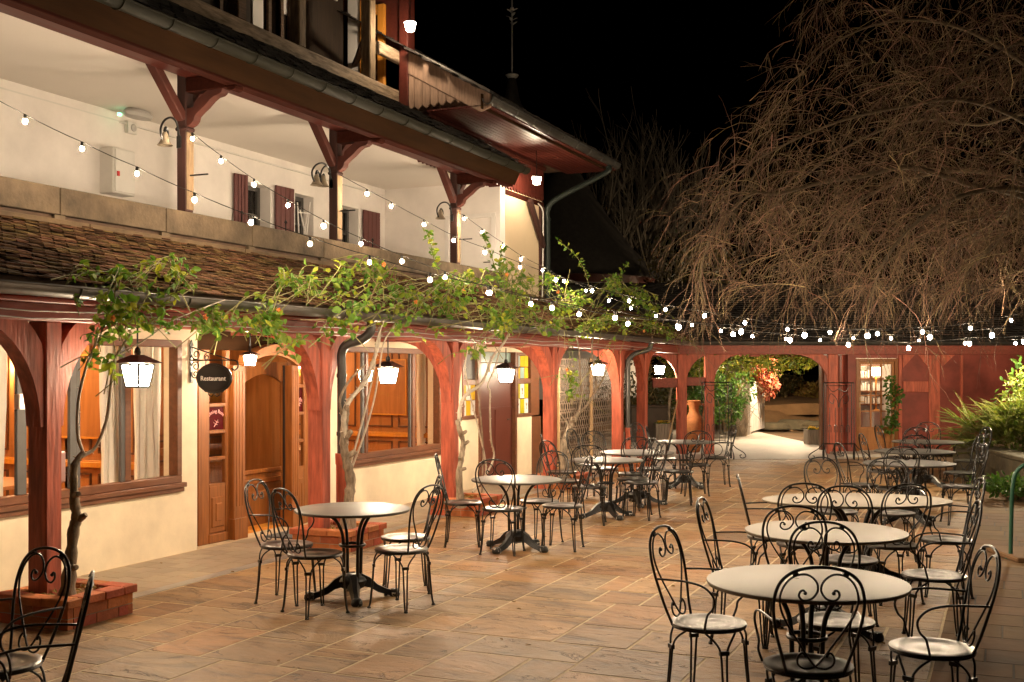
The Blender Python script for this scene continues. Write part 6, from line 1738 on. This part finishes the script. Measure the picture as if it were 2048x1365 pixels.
def twig(p, d, L, droop, r, depth):
    """a fine shoot that bends downward; side shoots leave it"""
    n = 5 if depth < 2 else 4
    pts = [Vector(p)]; d = Vector(d).normalized(); q = Vector(p)
    for i in range(n):
        q = q + d * (L / n); pts.append(q.copy())
        d = (d + Vector((rnd(-.32, .32), rnd(-.32, .32), rnd(-.2, .2) - droop * rnd(.5, 1.3) / n))).normalized()
    tw.tube(pts, [r * (1 - .65 * i / n) for i in range(n + 1)], 3, cap=False)
    TWN[0] += 1
    if depth < 2:
        for k in range((4, 2)[depth]):
            i = random.randint(1, n - 1); a = pts[i]
            t = (pts[i + 1] - pts[i]).normalized()
            twig(a, t + rvec(.75) + Vector((0, 0, .1)), L * rnd(.35, .65), droop * rnd(.5, 1.2), r * .62, depth + 1)
def limb(path, r0, r1, every, Lr, droop, spread=1.0, nper=1):
    c = wood(path, r0, r1, 6, 6)
    m = len(c)
    for i in range(4, m):
        for _ in range(nper):
            if random.random() > every: continue
            t = (c[i] - c[i - 1]).normalized()
            side = (Fv * rnd(-1, 1) * spread + t * rnd(.1, .9) + Vector((0, 0, rnd(-.25, .55))))
            twig(c[i], side, rnd(*Lr), droop, .0062, 0)
D0 = 15.5
def TP(u, v, d): return P(u, v, d)
main = [(2160, 470, 15.5), (2048, 395, 15.3), (1945, 372, 15.0), (1824, 336, 14.8), (1730, 352, 14.7), (1643, 366, 14.6), (1558, 388, 14.5), (1505, 388, 14.4), (1455, 430, 14.3), (1415, 490, 14.2), (1402, 560, 14.2), (1412, 612, 14.2)]
limb([TP(*q) for q in main], .042, .008, .9, (.6, 1.3), 1.9, 1.0, 1)
second = [(2160, 400, 15.6), (2000, 350, 16.6), (1880, 345, 17.2), (1760, 380, 17.6), (1680, 430, 17.6), (1620, 500, 17.6), (1590, 580, 17.6)]
limb([TP(*q) for q in second], .045, .008, .9, (.8, 1.6), 2.0, 1.0, 1)
third = [(2150, 420, 15.0), (2040, 380, 13.6), (1930, 390, 13.0), (1840, 440, 12.8), (1770, 520, 12.7), (1740, 600, 12.7)]
limb([TP(*q) for q in third], .04, .008, .9, (.6, 1.2), 2.0, .8, 1)
top = [(2165, 250, 15.5), (2050, 130, 15.7), (1930, 60, 15.9), (1820, 40, 16), (1720, 60, 16), (1640, 110, 16), (1570, 190, 16)]
limb([TP(*q) for q in top], .035, .007, .45, (.7, 1.4), 1.6, 1.0, 1)
top2 = [(2160, 330, 15.5), (2040, 240, 15.0), (1920, 200, 14.6), (1800, 215, 14.4), (1690, 240, 14.3), (1590, 280, 14.3), (1500, 330, 14.3), (1440, 390, 14.3)]
limb([TP(*q) for q in top2], .035, .007, .6, (.7, 1.5), 1.8, 1.0, 1)
fourth = [(2165, 300, 15.8), (2060, 230, 17), (1960, 250, 17.6), (1850, 240, 18), (1740, 270, 18), (1640, 330, 18), (1560, 400, 18), (1500, 470, 18)]
limb([TP(*q) for q in fourth], .035, .007, .7, (.8, 1.6), 1.9, 1.0, 1)
for (u0, v0, u1, v1, d) in ((2170, 430, 1960, 520, 15), (2170, 460, 1900, 500, 17), (2120, 330, 2010, 460, 13.5), (2160, 200, 1960, 130, 14.8), (2150, 120, 1900, -40, 16.2), (2170, 100, 1700, -60, 15.6), (2150, 480, 1850, 470, 16)):
    mid = TP((u0 + u1) / 2 + rnd(-20, 20), min(v0, v1) - 40, d + .2)
    limb([TP(u0, v0, 15.5), mid, TP(u1, v1, d), TP(u1 - 60, v1 + 70, d)], .03, .008, 1.0, (.7, 1.5), 1.9, 1.0, 1)
# the crown between the limbs: fine arching shoots spread through its whole volume
EDGE = [(-60, 1590), (100, 1520), (250, 1450), (330, 1410), (400, 1370), (480, 1345), (560, 1370), (620, 1420), (660, 1500)]
def edge(v):
    for (a, ua), (c, uc) in zip(EDGE[:-1], EDGE[1:]):
        if v <= c: return ua + (uc - ua) * (v - a) / (c - a)
    return EDGE[-1][1]
n = 0
while n < 900:
    v = rnd(-60, 600); u0 = edge(v) + 25; u = u0 + (2120 - u0) * random.random() ** .85; d = rnd(12.9, 18.2)
    if v > 520 and random.random() < .45: continue
    if v < 330 and random.random() < .35 + .45 * (330 - v) / 390: continue
    if u - u0 < 220 and random.random() < .45 * (1 - (u - u0) / 220) + .15: continue
    out = -Rv * rnd(-.5, 1.1) + Fv * rnd(-.8, .8) + Vector((0, 0, rnd(-.5, .6)))
    twig(TP(u, v, d), out, rnd(.45, 1.05), rnd(.9, 2.2), rnd(.0036, .0064), 0); n += 1
for i in range(70):
    u = rnd(1440, 2080); d = rnd(13.2, 17.8); v = 500 + rnd(-60, 90)
    twig(TP(u, v, d), Vector((rnd(-.6, .6), rnd(-.6, .6), rnd(-.1, .4))), rnd(.6, 1.2), 2.2, .0062, 0)
limbs.build('limbs', 'tree_bark', WT, smooth=1, fix=False)
tw.build('crown', 'tree_twig', WT, fix=False)
# ---------------------------------------------------------------- bare trees far behind the roofs
def bare_tree(u, d, vtop, label, n=1.0):
    b = P(u, 740, d); b.z = 0; Hh = EYE + (HV - vtop) / FP * d
    o = empty('bare_tree', b, label=label, cat='tree', group='bare trees beyond the roofs')
    mb = MB()
    def br(p, dr, L, r, dep):
        pts = [Vector(p)]; q = Vector(p); dd = Vector(dr).normalized()
        for i in range(4):
            q = q + dd * L / 4; pts.append(q.copy()); dd = (dd + rvec(.14) + Vector((0, 0, .07))).normalized()
        mb.tube(pts, [r * (1 - .45 * i / 4) for i in range(5)], 4 if dep else 7, cap=False)
        if dep < 4:
            for k in range(int((3, 4, 4, 3)[dep] * n + .5)):
                i = random.randint(2, 4); br(pts[i], (pts[i] - pts[i - 1]).normalized() * 1.0 + rvec(.62) + Vector((0, 0, .25)), L * rnd(.5, .72), r * .52, dep + 1)
    tp = MB(); tp.tube([b - Vector((0, 0, .2)), b + Vector((.1, 0, Hh * .16)), b + Vector((0, .1, Hh * .32))], [Hh * .016, Hh * .014, Hh * .012], 9); tp.build('trunk', 'bare_bark', o, smooth=60)
    for k in range(int(5 * n + .5)):
        a = rnd(0, 6.28); br(b + Vector((0, .08, Hh * rnd(.2, .32))), Vector((math.cos(a) * .4, math.sin(a) * .4, 1)), Hh * .3, Hh * .008, 1)
    mb.build('crown', 'bare_bark', o, fix=False)
bare_tree(1200, 36, 185, 'bare upright tree rising at the corner of the wing roof')
bare_tree(1262, 37, 205, 'bare upright tree over the conical roof, with two pale stems')
bare_tree(1330, 39, 185, 'bare upright tree between the conical roof and the weeping tree')
bare_tree(1120, 42, 170, 'dim bare tree behind the gutter of the wing roof')
bare_tree(1400, 41, 230, 'dim bare tree just behind the drooping tips of the weeping tree')
bush('shrub', 'dark brown-leaved hedge above the gateway roof beside the conical roof', 'hedge', 1330, 700, 470, 31, 'dark_leaf', 1800, .13, 1.0, base=P(1335, 690, 31))
# ================================================================ LIGHTS
# string lights: each string is one thing with its cable, sockets and bulbs
def string_lights(label, px, dA, dB, ends):
    u0, u1 = px[0][0], px[-1][0]
    def dep(u):
        f = (u - u0) / (u1 - u0); return 1 / (1 / dA + (1 / dB - 1 / dA) * f)
    pts = [P(u, v, dep(u)) for u, v in px]
    o = empty('string_light', pts[len(pts) // 2], label=label, cat='string lights', group='strings of white bulbs over the courtyard')
    cab = [ends[0]] + [p + Vector((0, 0, .055)) for p in pts] + [ends[1]]
    cc = []
    for a, b in zip(cab[:-1], cab[1:]):
        for j in range(4):
            t = j / 4; q = a.lerp(b, t); q.z -= .015 * (b - a).length * 4 * t * (1 - t); cc.append(q)
    cc.append(cab[-1])
    mb = MB(); mb.tube(cc, .0036, 5); mb.build('cable', 'cable', o)
    for p in pts:
        mb = MB(); mb.lathe([(.010, .016), (.013, .018), (.012, .052), (.007, .058)], 8, p); s = mb.build('socket', 'cable', o)
        mb = MB(); mb.ball(p, rnd(.0150, .0195), 10, 7, 1.2); mb.build('bulb', 'bulb_glow', o, smooth=1)
    return o
A = [(50, 243), (164, 298), (274, 348), (389, 400), (502, 445), (620, 488), (739, 525), (860, 560), (980, 586), (1104, 616), (1230, 636), (1357, 655), (1482, 664), (1609, 671), (1735, 672), (1860, 675), (1984, 671)]
string_lights('lowest string of white bulbs, sweeping from the parapet across to the tree', A, 9.1, 9.3, [P(-90, 150, 8.6), P(2190, 640, 9.4)])
B = [(385, 278), (442, 323), (508, 370), (576, 411), (647, 452), (722, 488), (804, 523), (890, 555), (976, 586), (1062, 608), (1158, 629), (1256, 648), (1356, 652), (1466, 669), (1580, 681), (1697, 690), (1817, 697), (1939, 688), (2047, 684)]
string_lights('string of white bulbs tied to the loggia column with the single iron lamp', B, 10.9, 10.0, [XP(372, 262, -7.44), P(2200, 660, 10.2)])
Cc_ = [(734, 388), (782, 413), (848, 449), (907, 481), (970, 505), (1040, 535), (1112, 560), (1184, 582), (1258, 602), (1331, 620), (1409, 632), (1490, 646), (1575, 659), (1660, 665), (1755, 668), (1845, 664), (1941, 657), (2022, 641)]
string_lights('string of white bulbs tied to the middle loggia column with the twin iron lamps', Cc_, 13.9, 12.6, [XP(674, 346, -7.44), P(2180, 600, 12.6)])
Dd = [(928, 438), (964, 465), (1005, 493), (1042, 519), (1085, 541), (1128, 563), (1172, 582), (1218, 602), (1262, 617), (1312, 633), (1384, 651), (1442, 662), (1505, 673), (1572, 678), (1640, 681), (1707, 677), (1782, 677), (1838, 682), (1930, 687), (2031, 687)]
string_lights('string of small bulbs tied to the loggia column by the end door', Dd, 16.7, 16.2, [XP(914, 425, -7.44), P(2150, 670, 16.0)])
# lanterns
def lantern(p, label, s=1.0, hang=.35, roof=True, group='lit hanging lanterns', mat='lantern_glow'):
    p = Vector(p)
    o = empty('lantern', p, label=label, cat='lantern', group=group)
    wt, wb, h = .096 * s, .066 * s, .195 * s
    z1, z0 = p.z + h / 2, p.z - h / 2
    def ring(w, z): return [Vector((p.x + w * a, p.y + w * b, z)) for a, b in ((1, 1), (-1, 1), (-1, -1), (1, -1))]
    T, Bq = ring(wt, z1), ring(wb, z0)
    for k in range(4):
        mb = MB(); j = (k + 1) % 4; mb.add([T[k], T[j], Bq[j], Bq[k]], [(0, 1, 2, 3)]); mb.build('glass_pane', mat, o)
    mb = MB()
    for k in range(4):
        j = (k + 1) % 4
        mb.beam(T[k], Bq[k], .016 * s, .016 * s, (1, 0, 0)); mb.beam(T[k], T[j], .016 * s, .016 * s); mb.beam(Bq[k], Bq[j], .016 * s, .016 * s)
        mb.beam((T[k] + T[j]) / 2 * 1.0, (Bq[k] + Bq[j]) / 2, .009 * s, .009 * s, (1, 0, 0))
    mb.build('frame', 'black_iron', o)
    if roof:
        R0 = ring(.155 * s, z1 + .012); R1 = ring(.04 * s, z1 + .085 * s)
        mb = MB(); mb.add(R0 + R1, [(k, (k + 1) % 4, 4 + (k + 1) % 4, 4 + k) for k in range(4)] + [(0, 1, 2, 3), (4, 5, 6, 7)])
        mb.lathe([(.025 * s, 0), (.03 * s, .02), (.022 * s, .05), (.01 * s, .06)], 10, (p.x, p.y, z1 + .085 * s)); mb.build('roof_cap', 'black_iron', o)
    else:
        mb = MB(); mb.lathe([(.13 * s, z1), (.13 * s, z1 + .012), (.02, z1 + .03)], 16, (p.x, p.y, 0)); mb.build('roof_cap', 'black_iron', o)
    ztop = z1 + .14 * s if roof else z1 + .02
    mb = MB(); mb.tube([(p.x, p.y, ztop), (p.x, p.y, ztop + hang)], .007, 6); mb.build('chain', 'black_iron', o)
    return o
lantern(XP(275, 752, -6.28), 'large lit lantern with flared black roof hanging under the beam beside the first red post', .9, .2)
lantern(XP(776, 752, -6.3), 'lit lantern hanging in front of the second dining room window', .88, .2)
lantern(XP(1012, 752, -6.4), 'lit lantern hanging in front of the brown service door', .95, .16)
lantern(XP(1196, 741, -6.4), 'lit lantern hanging in front of the perforated metal screen', .95, .16)
p = F(FU(1319, -.3), -.3, 0); p.z = P(1319, 741, 24.2).z
lantern(p, 'lit lantern hanging in the bay between the far red posts above the rail', .95, .2)
lantern(XP(500, 722, -7.15), 'smaller lit lantern hanging before the arched cornice over the restaurant door', .52, .2)
lantern((YP(820, 54, 13.5).x, 13.5, YP(820, 54, 13.5).z), 'small round-capped lamp hanging by the red end of the timber balcony', .62, .8, False, 'lit lamps under the upper eaves')
p = XP(1073, 362, -7.05)
lantern(p, 'small round-capped lamp hanging under the red soffit at the corner of the wing', .62, 5.39 - p.z - .08, False, 'lit lamps under the upper eaves')
# lamp post at the fern bush, just past the picture's edge
lp = P(2075, 740, 18.2); lp.z = .42
LP = empty('lamp_post', lp, label='bright globe lamp on a post at the edge of the fern bush', cat='lamp post')
mb = MB(); mb.lathe([(.07, .0), (.07, .05), (.03, .1), (.028, 1.55), (.06, 1.58)], 12, lp); mb.build('post', 'black_iron', LP, smooth=40)
mb = MB(); mb.ball(lp + Vector((0, 0, 1.72)), .14, 16, 10); mb.build('globe', 'globe_glow', LP, smooth=1)
# garden flood light low beside the path beyond the passage
gl = F(FU(1592, -7.7), -7.7, 1.30)
GL = empty('garden_lamp', gl, label='globe lamp under the back eave lighting the gate and the garden path', cat='lamp')
mb = MB(); mb.tube([gl + Vector((0, 0, 1.1)), gl + Vector((0, 0, 1.22)), gl + FN * 1.5 + Vector((0, 0, 1.22))], .015, 6); mb.build('bracket', 'black_iron', GL, smooth=40)
mb = MB(); mb.ball(gl + Vector((0, 0, 1.02)), .10, 12, 8); mb.build('globe', 'garden_glow', GL, smooth=1)
# unlit iron wall lamps with glass tulips on the loggia columns
def wall_lamp(u, vtop, vbell, y, label, sgn=-1):
    x = -7.53; z = EYE
    yb_ = y
    q = XP(u, (vtop + vbell) / 2, x)
    o = empty('wall_lamp', (x, y, q.z), label=label, cat='wall lamp', group='unlit iron wall lamps on the loggia columns')
    zt = XP(u, vtop, x).z; zb = XP(u, vbell, x).z
    yy2 = q.y; ln = yy2 - y
    mb = MB()
    c = [(y, zb + .10), (y - .01, zt - .14), (y + ln * .22, zt - .03), (y + ln * .6, zt), (y + ln * 1.05, zt - .05), (y + ln * 1.3, zt - .15), (y + ln * 1.12, zt - .25), (y + ln * .85, zt - .22), (y + ln * .80, zt - .15), (y + ln * .95, zt - .11), (y + ln * 1.05, zt - .15)]
    mb.tube(crv([(x, a, b) for a, b in c], 5), .011, 6)
    mb.tube([(x, y + ln, zt - .13), (x, y + ln, zb + .10)], .014, 6)
    mb.beam((x, y, zt - .16), (x, y, zb - .02), .03, .05, (1, 0, 0))
    mb.build('scroll_arm', 'black_iron', o, smooth=50)
    mb = MB(); mb.lathe([(.018, .10), (.032, .07), (.040, .03), (.055, -.01), (.078, -.03), (.074, -.032), (.035, .03), (.015, .09)], 14, (x, y + ln, zb)); mb.build('tulip_shade', 'tulip_glass', o, smooth=60)
for (u, vt, vb, yc, lab) in ((330, 232, 285, COLY[0], 'iron scroll lamp with one glass tulip on the first loggia column'), (633, 323, 366, COLY[1], 'iron scroll lamp with a glass tulip, outer one of the pair on the middle column'), (646, 330, 368, COLY[1], 'iron scroll lamp with a glass tulip, inner one of the pair on the middle column'), (881, 402, 434, COLY[2], 'small-looking iron scroll lamp on the column by the end door')):
    wall_lamp(u, vt, vb, yc, lab)
# fittings on the loggia wall
q0, q1 = XP(212, 300, -9.54), XP(268, 388, -9.54)
q0 = YX(226, -9.4); q1_ = YX(268, -9.6)
za, zb = XP(240, 300, -9.4).z, XP(240, 390, -9.4).z
EB = empty('electric_cabinet', (-9.5, q0, zb), label='white electric cabinet with a red lock on the loggia wall', cat='cabinet')
mb = MB(); mb.box(-9.54, -9.34, YX(226, -9.34), YX(268, -9.34) + .02, zb, za); mb.build('body', 'plastic_white', EB, bevel=.008)
mb = MB(); mb.box(-9.338, -9.325, YX(229, -9.34), YX(268, -9.34), zb + .02, za - .02); d_ = mb.build('door', 'plastic_white', EB, bevel=.004)
c = XP(236, 346, -9.32); mb = MB(); mb.box(-9.325, -9.31, c.y - .012, c.y + .02, c.z - .035, c.z + .02); mb.build('lock', 'red_plastic', d_)
c = XP(262, 256, -9.56); SB = empty('alarm_box', c, label='small cream alarm box with a round grille on the loggia wall', cat='alarm')
mb = MB(); mb.box(-9.60, -9.54, c.y - .07, c.y + .09, c.z - .07, c.z + .07); mb.build('case', 'plastic_white', SB, bevel=.008)
mb = MB(); mb.lathe([(.0, .0), (.045, .0), (.045, .008), (.035, .012), (.0, .006)], 16); 
mb.v = [(-9.54 + z, c.y + .02 + x, c.z + y) for x, y, z in mb.v]; mb.build('grille', 'plastic_grey', SB, smooth=30)
c = XP(276, 229, -9.3); EMg = empty('emergency_light', c, label='grey oval emergency light under the loggia ceiling', cat='emergency light')
mb = MB(); mb.lathe([(.02, 4.835), (.13, 4.83), (.16, 4.79), (.14, 4.75), (.02, 4.735)], 18, (c.x, c.y, 0), .7, 1.4); mb.build('housing', 'plastic_grey', EMg, smooth=50)
c = XP(240, 226, -9.4)
mb = MB(); mb.box(c.x - .03, c.x, c.y - .01, c.y + .03, c.z - .03, c.z); mb.build('pilot_lamp', 'white_paint', EMg)
em('green_glow', (.1, 1, .5), 4)
EMg.children[-1].data.materials.clear(); EMg.children[-1].data.materials.append(MATS['green_glow'])
# white folded clothes rack before the second loggia window
c = XP(608, 440, -9.55); RK = empty('clothes_rack', (c.x, c.y, 2.7), label='white folding clothes rack leaning before the middle loggia window', cat='rack')
mb = MB()
for (ua, va, ub_, vb_) in ((595, 405, 600, 520), (615, 425, 600, 520), (620, 405, 608, 520), (600, 420, 622, 520), (596, 425, 622, 428)): mb.tube([XP(ua, va, -9.55), XP(ub_, vb_, -9.5)], .011, 5)
mb.build('tubes', 'white_paint', RK)
# the oval sign
sx, sy = -7.02, YX(381, WX)
SG = empty('hanging_sign', (WX, sy, 1.5), label='black oval sign reading Restaurant on a scrolled wrought iron bracket', cat='sign')
sy = YP(381, 720, 1).y
sy = YX(381, WX)
zz = lambda v: XP(381, v, WX).z
mb = MB(); mb.box(WX + .002, WX + .016, sy - .016, sy + .016, zz(766), zz(690)); mb.prism([(WX + .008, sy - .03, zz(692)), (WX + .008, sy + .03, zz(692)), (WX + .008, sy, zz(680))], (.01, 0, 0))
mb.build('wall_strap', 'black_iron', SG)
mb = MB(); zb_ = zz(721)
mb.tube([(WX, sy, zb_), (WX + .50, sy, zb_)], .008, 6); mb.tube([(WX, sy, zz(694)), (WX + .47, sy, zb_ + .008)], .007, 6)
mb.tube(crv([(WX + .50, sy, zb_), (WX + .56, sy, zb_ - .01), (WX + .58, sy, zb_ - .06), (WX + .54, sy, zb_ - .10), (WX + .50, sy, zb_ - .08)], 5), .008, 6)
def spiral(cx, cz, r, a0, turns, sgn):
    return [(WX + cx + r * (1 - .7 * i / 18) * math.cos(a0 + sgn * turns * 6.283 * i / 18), sy, cz + r * (1 - .7 * i / 18) * math.sin(a0 + sgn * turns * 6.283 * i / 18)) for i in range(19)]
for (cx, dz, r, a0, s) in ((.07, .055, .055, 3.14, 1), (.065, -.06, .05, 3.14, -1), (.06, -.14, .045, 2.6, 1), (.20, .03, .035, 1.57, 1)):
    mb.tube(spiral(cx, zb_ + dz, r, a0, 1.3, s), .006, 5)
mb.build('bracket', 'black_iron', SG, smooth=50)
cx, cz, ra, rb = WX + .29, XP(428, 757, WX + .29).z, .20, .132
mb = MB(); n = 40
for k, (yo, f) in enumerate(((-.012, .97), (-.016, .93))): pass
rim = []
mb.add([(cx + ra * math.cos(6.2832 * i / n), sy - .014, cz + rb * math.sin(6.2832 * i / n)) for i in range(n)] + [(cx + ra * math.cos(6.2832 * i / n), sy + .014, cz + rb * math.sin(6.2832 * i / n)) for i in range(n)],
       [tuple(range(n)), tuple(range(2 * n - 1, n - 1, -1))] + [(i, (i + 1) % n, n + (i + 1) % n, n + i) for i in range(n)])
pl = mb.build('oval_plate', 'sign_black', SG)
mb = MB(); mb.tube([(cx + (ra + .006) * math.cos(6.2832 * i / n), sy, cz + (rb + .006) * math.sin(6.2832 * i / n)) for i in range(n)], .013, 7, closed=True); mb.build('rim', 'black_iron', pl, smooth=1)
text_mb('Restaurant', .066, lambda x, y, z: (cx + x, sy - .017 - z, cz + y - .003), 'sign_white', 'lettering', pl, .004)
mb = MB()
for dx_ in (-.10, .10): mb.tube([(cx + dx_, sy, cz + rb * .8), (cx + dx_, sy, zb_)], .005, 5)
for s in (-1, 1):
    mb.tube(crv([(cx, sy, cz - rb - .01), (cx + s * .03, sy, cz - rb - .045), (cx + s * .07, sy, cz - rb - .03), (cx + s * .06, sy, cz - rb - .005), (cx + s * .045, sy, cz - rb - .02)], 4), .005, 5)
    mb.tube(crv([(cx + s * .07, sy, cz - rb - .005), (cx + s * .11, sy, cz - rb + .0), (cx + s * .13, sy, cz - rb + .03), (cx + s * .11, sy, cz - rb + .04)], 4), .005, 5)
mb.build('sign_scrolls', 'black_iron', SG, smooth=50)
# perforated metal screen at the end of the arcade
yA, yB, xS = YX(1117, -7.25), YX(1229, -7.25), -7.25
def perforated(y0, y1, z0, z1, label):
    o = empty('perforated_screen', (xS, (y0 + y1) / 2, z0), label=label, cat='screen', group='perforated metal screens in the arcade')
    mb = MB(); cw, ch = .11, .15; ny, nz = int((y1 - y0) / cw), int((z1 - z0) / ch); cw, ch = (y1 - y0) / ny, (z1 - z0) / nz
    m = 10
    for i in range(ny):
        for j in range(nz):
            yc = y0 + (i + .5) * cw; zc = z0 + (j + .5) * ch
            ang = rnd(-.25, .25) + (.3 if (i + j) % 2 else -.2); ea, eb = cw * .30, ch * .36
            out = []; inn = []
            for k in range(m):
                a = 6.2832 * k / m; c, s = math.cos(a), math.sin(a); q = max(abs(c), abs(s))
                out.append((xS, yc + cw / 2 * c / q, zc + ch / 2 * s / q))
                ex_, ez_ = ea * c, eb * s; inn.append((xS, yc + ex_ * math.cos(ang) - ez_ * math.sin(ang), zc + ex_ * math.sin(ang) + ez_ * math.cos(ang)))
            mb.add(out + inn, [(k, (k + 1) % m, m + (k + 1) % m, m + k) for k in range(m)])
    mb.build('perforated_sheet', 'perforated', o, fix=False)
    for y in (y0, y1): mb = MB(); mb.box(xS - .02, xS + .02, y - .02, y + .02, 0, z1 + .02); mb.build('upright', 'stick_wood', o, bevel=.004)
    return o
ym = yA + (yB - yA) * .55
perforated(yA, ym - .03, .12, 2.02, 'perforated leaf-pattern metal screen nearer the fourth red post')
perforated(ym + .03, yB, .12, 2.02, 'perforated leaf-pattern metal screen nearer the far downpipe')
